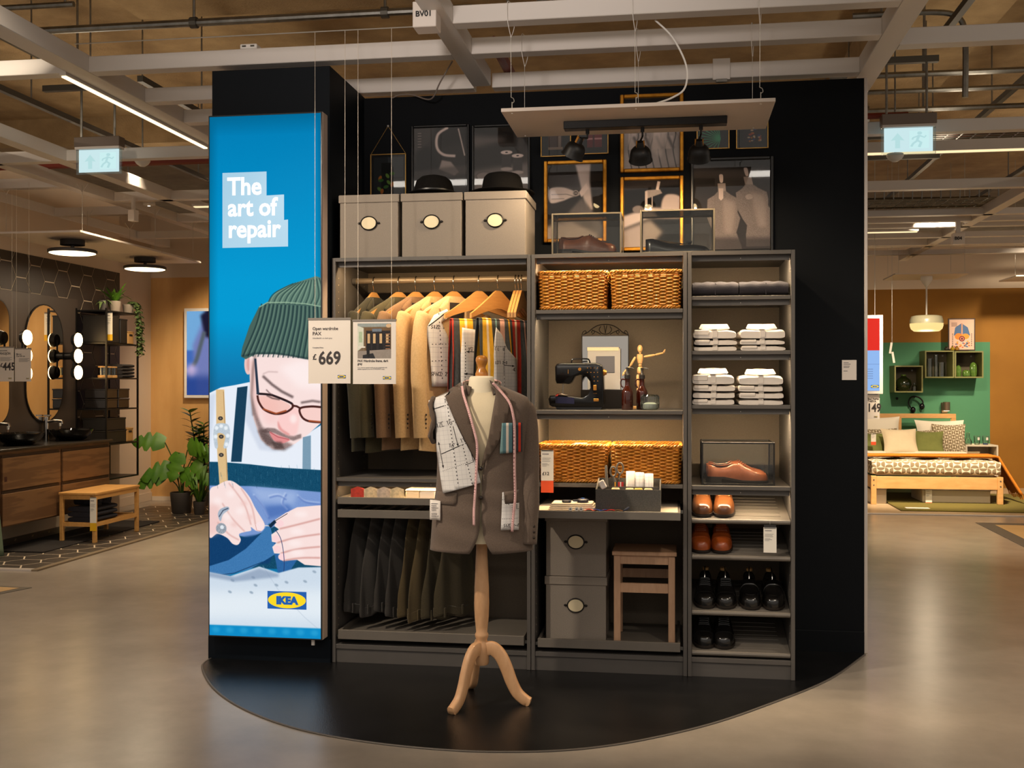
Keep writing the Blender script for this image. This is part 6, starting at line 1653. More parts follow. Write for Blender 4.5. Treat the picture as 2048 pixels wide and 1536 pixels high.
for s_, r in ((-1, .017), (1, .019)):
    cx, cz = p[0] + .045 + s_ * .016, zi + .165 + (s_ + 1) * .008
    MB().tube([(cx + r * .8 * math.cos(t), p[1], cz + r * 1.3 * math.sin(t)) for t in np.linspace(0, 2 * math.pi, 25)], .0042, 8).build('finger_loop', m_gtool, o, w=1)
    MB().tube([(cx, p[1], cz - r * 1.3), (p[0] + .045, p[1], zi + .10), (p[0] + .045 - s_ * .006, p[1], zi + .01)], [.005, .005, .003], 8).build('blade', m_hook if s_ > 0 else m_gtool, o, w=1)
o = T('seam_tool', 'tall grey handled sewing tool standing in the tool box', 'sewing tool', (p[0], .03, zi))
MB().tube([(p[0] + .006, .03, zi + .001), (p[0] + .002, .03, zi + .08), (p[0] - .003, .03, zi + .185), (p[0] - .003, .03, zi + .195)], [.008, .010, .0095, .006], 12, flat=.7).build('handle', m_gtool, o, w=1)
MB().tube([(p[0] - .003, .0215, zi + .182), (p[0] - .003, .0235, zi + .182)], .0035, 10).build('hang_hole', m_ink, o, w=1)
m_grid_p = paper('rolled_grid_paper', 40, 50, lambda c: None, 5)
for k, (dx, hh, lab) in enumerate(((.155, .165, 'thick white paper roll standing in the tool box'), (.197, .160, 'gridded paper roll standing in the tool box beside the thick roll'), (.24, .155, 'gridded paper roll at the corner of the tool box'))):
    xx = bx0 + dx; o = T('paper_roll', lab, 'paper roll', (xx, .06, zi), group='paper rolls')
    MB().grid(lambda u, v: (xx + .0205 * math.cos(u * 2 * math.pi * 1.0), .06 + .0205 * math.sin(u * 2 * math.pi), zi + .001 + hh * v), 24, 1).build('roll', m_grid_p if k else m_paper, o, w=1, solid=.001)
    MB().tube([(xx, .06, zi + .001), (xx, .06, zi + hh - .004)], .012, 12).build('core', m_paper, o, w=1)
o = T('striped_card', 'dark card with red and white stripes standing in the tool box', 'card', (bx0 + .1, .02, zi))
bx('card', mat('dark_card', (60, 58, 56), .7), (bx0 + .075, bx0 + .125, .018, .022, zi, zi + .12), o); bx('red_stripe', mat('red_card', (180, 40, 36), .7), (bx0 + .098, bx0 + .124, .0165, .018, zi + .02, zi + .119), o); bx('white_stripe', m_paper, (bx0 + .108, bx0 + .113, .0155, .0165, zi + .02, zi + .119), o); bx('yellow_stripe', mat('yellow_card', (220, 160, 40), .7), (bx0 + .082, bx0 + .088, .0165, .018, zi + .02, zi + .119), o)
for k, dx in enumerate((.09, .155, .195, .24)):
    xx = bx0 + dx; o = T('ribbon_roll', ('cream ribbon roll in the tool box by the shears', 'cream ribbon roll in the middle of the tool box', 'yellowish ribbon roll in the tool box', 'cream ribbon roll at the tool box corner')[k], 'ribbon roll', (xx, -.035, zi), group='ribbon rolls')
    MB().lathe([(.010, 0), (.019, 0), (.019, .092), (.016, .096), (.012, .096), (.010, .092)], (xx, -.035, zi), 20).build('ribbon', mat('cream_ribbon' if k != 2 else 'yellow_ribbon', (228, 206, 158) if k != 2 else (206, 180, 84), .7), o, w=1)
    MB().lathe([(.006, .001), (.0095, .001), (.0095, .0945), (.006, .0945)], (xx, -.035, zi), 14).build('core', mat('brown_core', (150, 110, 70), .8), o, w=1)
o = T('wrapped_tape', 'small white wrapped tape hooked on the tool box edge', 'tape', (bx0 + .03, by0 - .01, zt + hf))
b = MB().box(-.014, .014, -.008, .008, -.02, .02, .004); b.xf(Matrix.Translation((bx0 + .032, by0 + .002, zt + hf + .022)) @ Matrix.Rotation(-.5, 4, 'Y')); b.build('pack', m_paper, o, w=1)
# folded linen, spools, swatches on the tray
LX = TB(1150, 1000, -.06)[0]
o = T('folded_linen', 'folded cream linen on the pull-out tray', 'folded linen', (LX, -.03, zt))
for k in range(4): b = MB().box(LX - .11 + .004 * k, LX + .11 - .006 * k, -.09 + .004 * k, .05 - .002 * k, zt + .0005 + k * .008, zt + .0082 + k * .008, .0035); b.build('layer', mat('cream_linen', (226, 212, 190), .85, col2=(214, 198, 176), scale=30, bump=.1), o, w=1)
zl = zt + .0335
o = T('tape_dispenser', 'navy tape measure on the folded linen', 'tape measure', (LX, -.03, zl))
m_navyp = mat('navy_plastic', (30, 36, 58), .35)
MB().lathe([(.002, 0), (.026, .0), (.028, .006), (.028, .012), (.022, .016), (.002, .017)], (LX + .045, -.03, zl), 20).build('case', m_navyp, o, w=1); MB().lathe([(.002, .017), (.009, .0172), (.009, .019), (.002, .0195)], (LX + .045, -.03, zl), 14).build('hub', mat('blue_hub', (60, 120, 210), .4), o, w=1)
MB().box(LX + .0, LX + .024, -.05, -.036, zl + .004, zl + .012, .002).build('end_tab', m_navyp, o, w=1)
o = T('chalk_holder', 'dark chalk holder lying on the folded linen', 'chalk holder', (LX - .03, -.05, zl))
MB().box(LX - .05, LX - .006, -.062, -.042, zl, zl + .012, .004).build('body', m_navyp, o, w=1); MB().box(LX - .040, LX - .018, -.0635, -.0615, zl + .003, zl + .009, .0005).build('window', m_gtool, o, w=1)
for k, (dx, col) in enumerate(((-.005, (236, 232, 226)), (.024, (240, 238, 232)), (.044, (36, 32, 30)))):
    xx = LX + dx; lab = ('white thread spool on its side beside the linen', 'white thread spool between two others', 'black thread spool on its side')[k]
    o = T('thread_spool', lab, 'thread spool', (xx, -.105, zt), group='thread spools')
    for yy in (-.1125, -.1): MB().tube([(xx, yy, zt + .0095), (xx, yy + .0022, zt + .0095)], .009, 14).build('flange', m_plastic, o, w=1)
    MB().tube([(xx, -.1103, zt + .0095), (xx, -.1, zt + .0095)], .0075, 14).build('thread', mat('thread_%d' % k, col, .8), o, w=1); MB().tube([(xx, -.1133, zt + .0095), (xx, -.1125, zt + .0095)], .003, 10).build('hole', m_ink, o, w=1)
for k, (dx, w_, col, lab) in enumerate(((.085, .05, (214, 84, 60), 'orange cloth strip on the tray edge'), (.13, .06, (40, 70, 150), 'blue cloth strip on the tray'), (.17, .055, (196, 34, 34), 'red cloth strip on the tray'), (.215, .05, (110, 72, 40), 'brown cloth strip on the tray'))):
    o = T('cloth_strip', lab, 'cloth strip', (LX + dx, -.095, zt), group='cloth strips on the tray')
    MB().grid(lambda u, v: (LX + dx - w_ / 2 + w_ * u, -.108 + .03 * v + .004 * math.sin(u * 5 + k), zt + .003 + .006 * abs(math.sin(u * 4 + k)) * (1 - .3 * v)), 12, 4).build('cloth', mat('strip_%d' % k, col, .9), o, w=1, solid=.002)
o = T('seam_ripper', 'dark blue seam ripper at the tray corner', 'seam ripper', (LX + .25, -.1, zt))
MB().tube([(LX + .235, -.105, zt + .004), (LX + .25, -.1, zt + .012), (LX + .262, -.095, zt + .02)], [.003, .006, .005], 10).build('handle', m_navyp, o, w=1)
# boxes and stool on the lowest tray
zlt = zf(1215, 1299) + .0205
a, b = P(1089, 1200, y=.075)[0], P(1214, 1200, y=.075)[0]
hb_ = .308
storage_box(a, b, .075, .42, zlt, hb_, 'grey linen storage box at the bottom of its stack', 'linen storage boxes')
storage_box(a + .001, b + .001, .075, .42, zlt + hb_ + .001, hb_, 'grey linen storage box on top of another under the sewing tray', 'linen storage boxes')
m_oak = mat('pale_pine_wood', (196, 156, 124), .5, col2=(180, 140, 108), scale=9, stretch=(6, 6, 1))
a, b = P(1224, 1110, y=.06)[0], P(1357, 1110, y=.06)[0]; zt_ = zf(1290, 1104, .06)
o = T('step_stool', 'small plain pine stool standing on the lowest tray', 'stool', ((a + b) / 2, .16, zlt))
b = min(b, U[1][1] - TK - .03)
bx('seat', m_oak, (a, b, .06, .33, zt_ - .02, zt_), o, b=.003)
for xx in (a + .008, b - .04):
    for yy in (.07, .29): bx('leg', m_oak, (xx, xx + .032, yy, yy + .032, zlt, zt_ - .02), o, b=.002)
for yy in (.075, .297): bx('apron', m_oak, (a + .04, b - .04, yy, yy + .016, zt_ - .062, zt_ - .02), o)
for yy, z in ((.078, zt_ - .20), (.297, zt_ - .165)): bx('stretcher', m_oak, (a + .04, b - .04, yy, yy + .016, z, z + .045), o)
for xx in (a + .014, b - .034):
    bx('side_rail', m_oak, (xx, xx + .016, .102, .29, zt_ - .062, zt_ - .02), o); bx('side_rail', m_oak, (xx, xx + .016, .102, .29, zt_ - .26, zt_ - .215), o)

# ================================================================== SHIRTS AND JEANS
m_shirt = mat('white_cotton', (214, 205, 196), .8, col2=(204, 195, 186), scale=14, bump=.05, bscale=60)
def shirt(cx, z, w, h, d, y0, lab, collar=False, seed=0, cuff=True):
    rs = random.Random(seed); o = T('folded_shirt', lab, 'shirt', (cx, y0, z), rs.uniform(-.02, .02), group='folded white shirts')
    ph = rs.uniform(0, 6); n = 22; rings = []
    for i in range(15):
        t = i / 14; y = d * t; hh = h * (1 - .25 * (1 - min(1, t * 5)) ** 2) * (1 + .04 * math.sin(t * 9 + ph)); r = []
        for k in range(n):
            f = 2 * math.pi * k / n; c_, s_ = math.cos(f), math.sin(f)
            x = w / 2 * math.copysign(abs(c_) ** .28, c_); zz = hh / 2 + hh / 2 * math.copysign(abs(s_) ** .42, s_)
            if s_ > 0: zz += .0022 * math.sin(x * 70 + ph + t * 4)
            r.append((x, y, max(0, zz)))
        rings.append(r)
    MB().loft(rings).build('fold', m_shirt, o, smooth=60)
    MB().box(-.012, .012, -.0015, d * .75, h * .985, h + .0022, .0008).build('placket', m_shirt, o)
    MB().box(-.012, .012, -.0022, .001, h * .12, h * .9, .0006).build('placket_front', m_shirt, o)
    if cuff: MB().box(-w / 2 + .004, -w * .13, -.003, .06, h * .35, h * .96, .003).build('cuff', m_shirt, o)
    for k in range(3): MB().ball((0, .03 + k * .07, h + .0028), (.0045, .0045, .0014), 8, 4).build('button', m_plastic, o)
    if collar:
        def cl(u, v):
            f = math.pi * (-.08 + 1.16 * u); r = .066 - .008 * v
            return (r * 1.0 * math.cos(f), .085 - .02 + .075 * math.sin(f) - .03 * (1 - v) * (1 - abs(2 * u - 1)) , h + .002 + .030 * v * (.45 + .55 * math.sin(math.pi * min(1, max(0, u)))))
        MB().grid(cl, 24, 4, uv=False).build('collar_stand', m_shirt, o, solid=.003)
        for s_ in (-1, 1):
            MB().loft([[(s_ * .006, .028, h + .022), (s_ * .064, .075, h + .026), (s_ * .060, .078, h + .030), (s_ * .006, .034, h + .027)],
                       [(s_ * .028, .008, h + .005), (s_ * .072, .055, h + .006), (s_ * .072, .06, h + .010), (s_ * .028, .012, h + .009)]]).build('collar_leaf', m_shirt, o)
    return o
def stack(px0, px1, zsh, hs, y0, where, seed):
    a, b = P(px0, 750, y=y0)[0], P(px1, 750, y=y0)[0]; z = zsh + .0005; n = len(hs)
    order = ['lowest', 'second', 'third', 'topmost'] if n == 4 else ['lowest', 'middle', 'topmost']
    for i, h in enumerate(hs):
        shirt((a + b) / 2 + .002 * ((i * 7 + seed) % 3 - 1), z, (b - a) * .985, h, .29, y0, order[i] + ' folded white shirt of the stack ' + where, i == n - 1, seed * 10 + i, cuff=(i + seed) % 3 != 1)
        z += h + .0052
stack(1387, 1474, z3[1], (.022, .026, .042), .03, 'above the shelf by the baskets', 1)
stack(1480, 1571, z3[1], (.023, .024, .042), .03, 'above the shelf by the frame end', 2)
stack(1385, 1470, z3[2], (.026, .028, .028, .046), .03, 'on the lower shelf by the sewing machine', 3)
stack(1477, 1567, z3[2], (.025, .027, .028, .044), .03, 'on the lower shelf by the frame end', 4)
m_jean = mat('dark_denim', (30, 29, 38), .9, col2=(48, 44, 50), scale=9, bump=.2, bscale=300)
for k, (a, b, lab) in enumerate(((1385, 1477, 'folded dark denim jeans on the top shelf by the baskets'), (1479, 1577, 'folded dark denim jeans on the top shelf by the frame end'))):
    a, b = P(a, 570, y=.03)[0], P(b, 570, y=.03)[0]; b = min(b, U[2][1] - TK - .004)
    o = T('folded_jeans', lab, 'jeans', ((a + b) / 2, .03, z3[0]), group='folded jeans')
    H_, w_, rings = .074, b - a, []
    for i in range(25):
        t = i / 24; x = a + w_ * t; e = .84 + .16 * math.sin(math.pi * min(1, max(0, t))) ** .4
        rings.append([(x, .03 + .15 + .15 * math.copysign(abs(math.cos(f)) ** .5, math.cos(f)), z3[0] + .001 + (H_ / 2) * (1 + math.copysign(abs(math.sin(f)) ** .6, math.sin(f)) * e) * (1 if math.sin(f) > 0 else 1) - (H_ / 2) * (1 - e) * (1 if math.sin(f) < 0 else 0) + (.002 * math.sin(t * 23 + f * 3 + k) if math.sin(f) > .1 else 0)) for f in [2 * math.pi * j / 24 for j in range(24)]])
    MB().loft([[(p_[0], p_[1], max(p_[2], z3[0] + .001)) for p_ in r] for r in rings]).build('fold', m_jean, o, w=1, smooth=60)
    MB().tube([((a + b) / 2 + .01 * k, .031 + .0005 * i, z3[0] + .006 + i * .0062) for i in range(10)], .002, 6).build('seam', m_jean, o, w=1)
# tag on the shoe shelf
price_tag(1527, 1055, 1553, 1105, .0, 'small white price tag hung from the shoe shelf rail', frac=0)

# ================================================================== LAMP BOARD WITH THREE SPOTS
bx0, bx1, by0, by1, bz = .914, 2.11, -.40, .10, 2.6
o = T('suspended_board', 'white board hung from the beams on wires above the wardrobe', 'ceiling board', ((bx0 + bx1) / 2, by0, bz))
bx('board', mat('white_board', (214, 200, 188), .5), (bx0, bx1, by0, by1, bz, bz + .016), o, b=.001)
for xx in (bx0 + .045, (bx0 + bx1) / 2 + .0, bx1 - .06):
    for yy, yb in ((by0 + .03, -.38), (by1 - .03, .07)):
        MB().tube([(xx, yy, bz + .016), (xx, yy, bz + .05)], .0022, 6).build('eye_bolt', m_wire, o, w=1)
        MB().tube(catmull([(xx, yy, bz + .045), (xx + .009, yy, bz + .052), (xx + .006, yy, bz + .066), (xx - .004, yy, bz + .072), (xx - .004, yy, bz + .08)], 4, False), .0018, 6).build('hook', m_wire, o, w=1)
        MB().tube([(xx - .004, yy, bz + .078), (xx - .004, yb, BZ - .055)], .0012, 5).build('wire', m_wire, o, w=1)
        MB().tube(catmull([(xx - .004, yb, BZ - .06), (xx - .012, yb - .045, BZ + .0), (xx - .012, yb - .045, BZ + .08), (xx - .002, yb, BZ + .086), (xx + .004, yb + .05, BZ + .07), (xx + .004, yb + .05, BZ), (xx - .002, yb, BZ - .06)], 5, False), .0018, 5).build('strap', m_plastic, o, w=1)
        MB().tube([(xx, yy, bz - .003), (xx, yy, bz)], .004, 8).build('screw', m_plastic, o, w=1)
m_bk = mat('matte_black_metal', (16, 14, 13), .45, .3)
lbx0, lbx1, lby = P(1129, 258, z=2.575)[0], P(1453, 250, z=2.575)[0], -.16
o = T('spotlight_bar', 'black ceiling bar with three pivoting bell spotlights', 'spotlight bar', ((lbx0 + lbx1) / 2, lby, bz))
bx('bar', m_bk, (lbx0, lbx1, lby - .03, lby + .03, bz - .035, bz - .0004), o, b=.002)
m_bulb = mat('lamp_bulb_glow', (255, 220, 160), emit=12); m_shade_in = mat('shade_cream_inside', (240, 220, 180), .5)
for px, py, tgt, pw in ((1150, 300, (.55, .25, 2.05), 9), (1281, 308, (1.30, .5, 1.95), 8), (1398, 305, (1.55, .5, 2.0), 8)):
    c0 = Vector(P(px, py, y=lby)); top = Vector((P(px + (25 if px < 1200 else 4), 262, y=lby)[0], lby, bz - .035))
    d = (Vector(tgt) - c0).normalized()
    if px < 1200: d = Vector((-.45, .35, -.82)).normalized()
    else: d = Vector((.0, .62, -.78)).normalized()
    jt_ = c0 - d * .062
    MB().tube([top, top + Vector((0, 0, -.02))], .009, 10).build('stem', m_bk, o, w=1)
    MB().tube([top + Vector((0, 0, -.02)), top + Vector((0, 0, -.04)), jt_], .0045, 8).build('pivot_arm', m_bk, o, w=1)
    R = d.to_track_quat('-Z', 'Y').to_matrix().to_4x4()
    Mx = Matrix.Translation(c0) @ R
    sh = MB().lathe([(.014, .062), (.017, .05), (.019, .036), (.034, .030), (.044, .018), (.049, .0), (.050, -.022), (.054, -.030), (.055, -.034), (.0525, -.034), (.048, -.022), (.046, 0), (.036, .018), (.012, .03)], (0, 0, 0), 28); sh.xf(Mx)
    s_ = sh.build('lamp_shade', m_bk, o, w=1, smooth=40)
    for k in (-1, 1): g = MB().box(k * .0165 - .003, k * .0165 + .003, -.006, .006, .028, .066, .001); g.xf(Mx); g.build('brass_bracket', m_goldp, s_, w=1)
    g = MB().ball((0, 0, -.004), (.022, .022, .024), 14, 8); g.xf(Mx); g.build('bulb', m_bulb, s_, w=1)
    l = spot('shelf_spot', c0 + d * .03, c0 + d, pw * 1.9, 125, (1, .74, .46), .5, .02)
# cables
MB().tube(catmull([P(1310, 40, y=-.3), P(1345, 75, y=-.28), P(1372, 130, y=-.25), P(1370, 175, y=-.22), P(1345, 195, y=-.2), P(1312, 207, y=-.18)], 6, False), .0045, 8).build('lamp_cable', m_plastic, None, org=P(1310, 40, y=-.3), label='white cable looping from the ceiling beam down to the lamp board', cat='cable')
MB().tube(catmull([P(905, 122, y=.35), P(880, 165, y=.4), P(868, 192, y=.45), P(855, 199, y=.5), P(825, 190, y=.55), P(800, 190, y=.57), P(785, 196, y=.585)], 6, False), .004, 8).build('grey_cable', mat('grey_cable', (128, 116, 108), .5), None, org=P(905, 122, y=.35), label='thin grey cable drooping from the beam onto the black wall', cat='cable')

# ================================================================== HANGING PRICE SIGN
SY = S(703, 700, 5.0)[1]
c = Canvas((714, 643, 792, 715), 5, (120, 104, 84))
c.rect(714, 643, 792, 650, (150, 160, 160)); c.poly([(714, 648), (728, 652), (728, 690), (714, 700)], (210, 214, 200)); c.rect(717, 660, 725, 682, (170, 190, 160)); c.rect(730, 652, 792, 700, (112, 86, 58)); c.rect(734, 658, 790, 700, (40, 36, 40))
for x0_ in (735, 748, 763, 778): c.rect(x0_, 662, x0_ + 10, 698, (24, 22, 26)); c.rect(x0_ + 2, 664, x0_ + 8, 684, (206, 174, 130)); 
for k in range(6): c.rect(779, 664 + k * 6, 789, 666 + k * 6, (150, 110, 80))
c.rect(748, 654, 770, 660, (110, 124, 140)); c.poly([(714, 700), (792, 696), (792, 716), (714, 716)], (150, 140, 132)); c.poly([(726, 708), (750, 704), (756, 716), (726, 716)], (40, 40, 44)); c.rect(716, 690, 732, 693, (226, 222, 214)); c.rect(735, 694, 742, 712, (30, 28, 30)); c.ell(786, 648, 6, 4, (214, 180, 140)); c.noise(.12); c.noise(.10, 6)
im_room = c.img('room_photo_print')
def hang_sign(px0, px1, py0, py1, lab, strings, y=SY, ztop=3.12):
    a, b = P(px0, py1, y=y), P(px1, py0, y=y)
    o = T('price_sign', lab, 'price sign', ((a[0] + b[0]) / 2, y, a[2]), group='hanging price signs')
    bx('sheet', m_paper, (a[0], b[0], y - .0015, y + .0015, a[2], b[2]), o)
    bx('top_clip', mat('grey_clip', (140, 132, 124), .4, .3), (a[0] - .002, b[0] + .002, y - .004, y + .004, b[2] - .006, b[2] + .004), o)
    for s_ in strings:
        q = P(s_, py0, y=y); MB().tube([(q[0], y, b[2] + .004), (q[0], y, ztop)], .001, 5).build('string', mat('white_string', (226, 214, 196), .6), o, w=1)
    return o, a, b
m_dink = mat('dark_grey_print', (58, 52, 52), .6)
wz = P(700, 60, y=SY)[2]
o, a, b = hang_sign(617, 701, 637, 767, 'white hanging price sign reading 669 in front of the light box', (630, 690), ztop=wz)
w_, h_ = b[0] - a[0], b[2] - a[2]; yy = SY - .0018
for s_, sz, fx, fz, bo in (('Open wardrobe', .0205, .10, .175, .0004), ('PAX', .0225, .10, .255, .0005), ('236x58x201 cm dark grey', .009, .10, .31, 0), ('Complete Price:', .008, .10, .455, .0002), ('£', .036, .10, .63, .001), ('669', .084, .24, .70, .0024)):
    text(s_, sz, m_dink if sz > .01 else m_grey_ink, o, (a[0] + w_ * fx, yy, b[2] - h_ * fz), bold=bo, squeeze=.86 if sz == .084 else (.92 if s_[0] == 'O' else 1))
logo(o, a[0] + w_ * .70, a[2] + h_ * .08, w_ * .19, w_ * .075, yy)
o, a, b = hang_sign(706, 792, 640, 768, 'white hanging sign with a photo of an open wardrobe', (716, 783), ztop=wz)
w_, h_ = b[0] - a[0], b[2] - a[2]
x0_, x1_, z0_, z1_ = a[0] + w_ * .11, b[0] - w_ * .11, b[2] - h_ * .60, b[2] - h_ * .05
MB().quad((x0_, yy, z0_), (x1_, yy, z0_), (x1_, yy, z1_), (x0_, yy, z1_)).build('photo', printmat('room_photo', im_room, rough=.5), o, w=1, smooth=0)
for s_, sz, fz, bo in (('PAX Wardrobe frame, dark', .0155, .655, .0004), ('grey', .0155, .70, .0004), ('If you want to organise inside you can complement with', .0075, .75, 0), ('interior organisers from the KOMPLEMENT series.', .0075, .775, 0)):
    text(s_, sz, m_dink if sz > .01 else m_grey_ink, o, (x0_, yy, b[2] - h_ * fz), bold=bo, squeeze=.83)
logo(o, a[0] + w_ * .70, a[2] + h_ * .07, w_ * .19, w_ * .075, yy)
# the line the signs hang from
p0, p1 = P(150, 82, y=SY), P(826, 44, y=SY)
MB().tube([(p0[0], SY, wz), (.62, SY, wz)], .003, 6).build('sign_line', m_wire, None, org=(p0[0], SY, wz), label='thin white line stretched under the beams for hanging signs', cat='line')
# small info card on the black wall
a, b = P(1684, 760, y=.597), P(1713, 720, y=.597)
o = T('wall_card', 'small white information card on the black wall', 'card', ((a[0] + b[0]) / 2, .597, a[2]))
bx('card', m_paper, (a[0], b[0], .597, .5995, a[2], b[2]), o)
for k, (fz, ww) in enumerate(((.12, .5), (.2, .7), (.3, .6), (.36, .55), (.55, .4))): MB().box(a[0] + .008, a[0] + .008 + .05 * ww, .5964, .597, b[2] - .1 * fz - .003, b[2] - .1 * fz).build('print_line', m_grey_ink, o, w=1, smooth=0)
# ================================================================== BATHROOM SET
XW = -4.2
m_wallw = mat('warm_white_wall', (214, 196, 174), .7)
m_ply = mat('birch_plywood', (212, 166, 104), .55, col2=(200, 152, 90), scale=3, stretch=(2, 1, .5), detail=8)
m_hexw = mat('dark_brown_tile', (52, 43, 37), .55, col2=(45, 37, 32), scale=6)
m_grout = mat('pale_grout', (206, 188, 162), .8)
m_hexf = mat('dark_grey_floor_tile', (72, 65, 58), .4, col2=(60, 54, 48), scale=5, detail=6)
wl_ = T('wall_left', 'dark hexagon tiled bathroom wall', 'wall', (XW, 3.5, 0), kind='structure')
bx('wall_board', m_wallw, (XW - .12, XW - .008, .5, 5.637, 0, 3.3), wl_)
bx('grout_bed', m_grout, (XW - .008, XW - .004, 2.2, 5.635, .0, 2.585), wl_)
def clip_rect(pl, x0, x1, y0, y1):
    for ax, val, k in ((0, x0, 1), (0, x1, -1), (1, y0, 1), (1, y1, -1)):
        out = []
        for i in range(len(pl)):
            a, b = pl[i - 1], pl[i]; ia, ib = (a[ax] - val) * k >= 0, (b[ax] - val) * k >= 0
            if ia != ib: t = (val - a[ax]) / (b[ax] - a[ax]); out.append((a[0] + t * (b[0] - a[0]), a[1] + t * (b[1] - a[1])))
            if ib: out.append(b)
        pl = out
        if len(pl) < 3: return []
    return pl
def hexes(R, g, x0, x1, y0, y1):
    i = 0
    for c_ in range(int((x1 - x0) / (1.5 * R)) + 3):
        cx = x0 + c_ * 1.5 * R
        for r_ in range(int((y1 - y0) / (R * 1.732)) + 3):
            cy = y0 + r_ * R * 1.732 + (R * .866 if c_ % 2 else 0)
            pl = clip_rect([(cx + (R - g) * math.cos(k * math.pi / 3), cy + (R - g) * math.sin(k * math.pi / 3)) for k in range(6)], x0, x1, y0, y1)
            if len(pl) >= 3: yield pl
for pl in hexes(.150, .0055, 2.3, 5.632, .8, 2.58): MB().prism(pl, 'yz', XW - .004, XW).build('tile', m_hexw, wl_, w=1, smooth=0)
tag(MB().box(-4.66, -4.52, 5.5, 6.95, 0, 3.4).build('wall_side', m_wallw, smooth=0), 'warm white return wall beside the plywood', 'wall', kind='structure')
tag(MB().box(-4.52, -4.505, 5.5, 6.95, 0, .1, .002).build('baseboard_side', m_wallw), 'white baseboard of the return wall', 'baseboard', kind='structure')
tag(MB().box(-6, 0, 6.95, 7.08, 2.662, 3.4).build('wall_far_upper', m_wallw, smooth=0), 'white wall band above the plywood', 'wall', kind='structure')
tag(MB().box(-4.544, 0, 6.95, 7.0, 0, 2.662).build('wall_far', m_ply, smooth=0), 'birch plywood wall at the end of the bathroom aisle', 'wall', kind='structure')
tag(MB().box(-4.5, 0, 6.938, 6.95, 0, .05).build('baseboard_far', m_wallw, smooth=0), 'low white baseboard under the plywood', 'baseboard', kind='structure')
fl = T('floor_tiled', 'dark hexagon tiled bathroom floor', 'floor', (-3.6, 3.6, 0), kind='structure')
FX0, FX1, FY0, FY1 = -4.2, -3.03, 2.25, 6.3
bx('grout_bed', m_grout, (FX0, FX1, FY0, FY1, .0005, .010), fl)
for pl in hexes(.150, .0065, FX0, FX1, FY0, FY1): MB().prism(pl, 'xy', .010, .0108).build('tile', m_hexf, fl, w=1, smooth=0)
bx('edge_strip', mat('worn_wood_strip', (120, 104, 82), .5), (FX1, FX1 + .05, FY0 - .05, FY1, .0005, .013), fl)
bx('edge_strip', m_alu, (FX0, FX1, FY0 - .05, FY0, .0005, .013), fl)
FZ = .0112
# vanity
m_walnut = mat('brown_oak_veneer', (122, 88, 56), .5, col2=(102, 71, 44), scale=3.5, kind='wave', stretch=(1, .35, 4))
m_stone = mat('black_stone_top', (26, 24, 22), .25, col2=(44, 40, 36), scale=9)
VX, VY0, VY1, VZ0, VZ1 = -3.65, 2.0, 4.46, .23, .84
o = T('vanity_cabinet', 'long brown oak wall-hung vanity with four drawers', 'cabinet', (VX - .25, 3.2, VZ0))
bx('carcass', m_walnut, (XW + .002, VX - .018, VY0, VY1, VZ0, VZ1), o, b=.002)
for y0, y1 in ((2.02, 2.74), (2.78, 3.60), (3.64, 4.43)):
    for z0, z1 in ((VZ0 + .012, VZ0 + .27), (VZ0 + .30, VZ1 - .05)):
        d_ = bx('drawer', m_walnut, (VX - .016, VX + .002, y0, y1, z0, z1), o, b=.002); bx('finger_groove', mat('dark_groove', (60, 40, 24), .6), (VX - .0175, VX - .01, y0, y1, z1 + .001, z1 + .024), d_)
bx('drawer_badge', mat('dark_red_badge', (60, 22, 18), .5), (VX + .002, VX + .003, 2.80, 2.835, .60, .64), o)
o = bx('vanity_worktop', m_stone, (XW + .002, VX + .012, VY0, VY1 + .012, VZ1 + .0005, VZ1 + .022), None, b=.003, label='dark stone worktop lying on the oak vanity', cat='worktop')
VT = VZ1 + .0225
m_bowl = mat('black_glass_bowl', (12, 11, 11), .06, coat=.6)
for k, px in enumerate((40, 144)):
    y = P(px, 868, x=-3.90)[1]; c_ = (-3.90, y, VT)
    o = T('wash_bowl', ('black glass wash bowl partly behind the price signs', 'black glass wash bowl beside the shelf unit')[k], 'wash basin', c_, group='black wash bowls')
    MB().lathe([(.10, .0), (.13, .012), (.19, .06), (.215, .105), (.20, .105), (.175, .06), (.11, .02), (.004, .015)], (0, 0, 0), 32, sx=.85, sy=1.15, cap=False).build('bowl', m_bowl, o, smooth=60)
    MB().lathe([(.002, .016), (.025, .017), (.025, .02), (.002, .021)], (0, 0, 0), 14).build('drain', m_hook, o)
    o = T('basin_tap', ('chrome tap behind the bowl by the price signs', 'chrome tap behind the bowl by the shelf unit')[k], 'tap', (-4.13, y - .05, VT), group='chrome taps')
    MB().tube([(0, 0, 0), (0, 0, .22)], .022, 16).build('body', m_hook, o); MB().tube([(0, 0, .17), (.08, 0, .185), (.16, 0, .18), (.165, 0, .155)], .013, 12).build('spout', m_hook, o); MB().box(-.02, .05, -.012, .012, .225, .24, .004).build('lever', m_hook, o)
    o = T('toothbrush_cup', ('dark cup with a toothbrush by the price signs', 'dark cup with a toothbrush by the shelf unit')[k], 'cup', (-4.128, y + .16, VT), group='toothbrush cups')
    MB().lathe([(.03, 0), (.034, .01), (.034, .10), (.030, .10), (.03, .01)], (0, 0, 0), 16).build('cup', m_bowl, o); MB().tube([(.0, 0, .012), (.03, -.03, .14)], .005, 6).build('toothbrush', mat('beige_brush', (196, 160, 130), .5), o); MB().box(.02, .036, -.036, -.02, .125, .155, .003).build('brush_head', m_plastic, o)
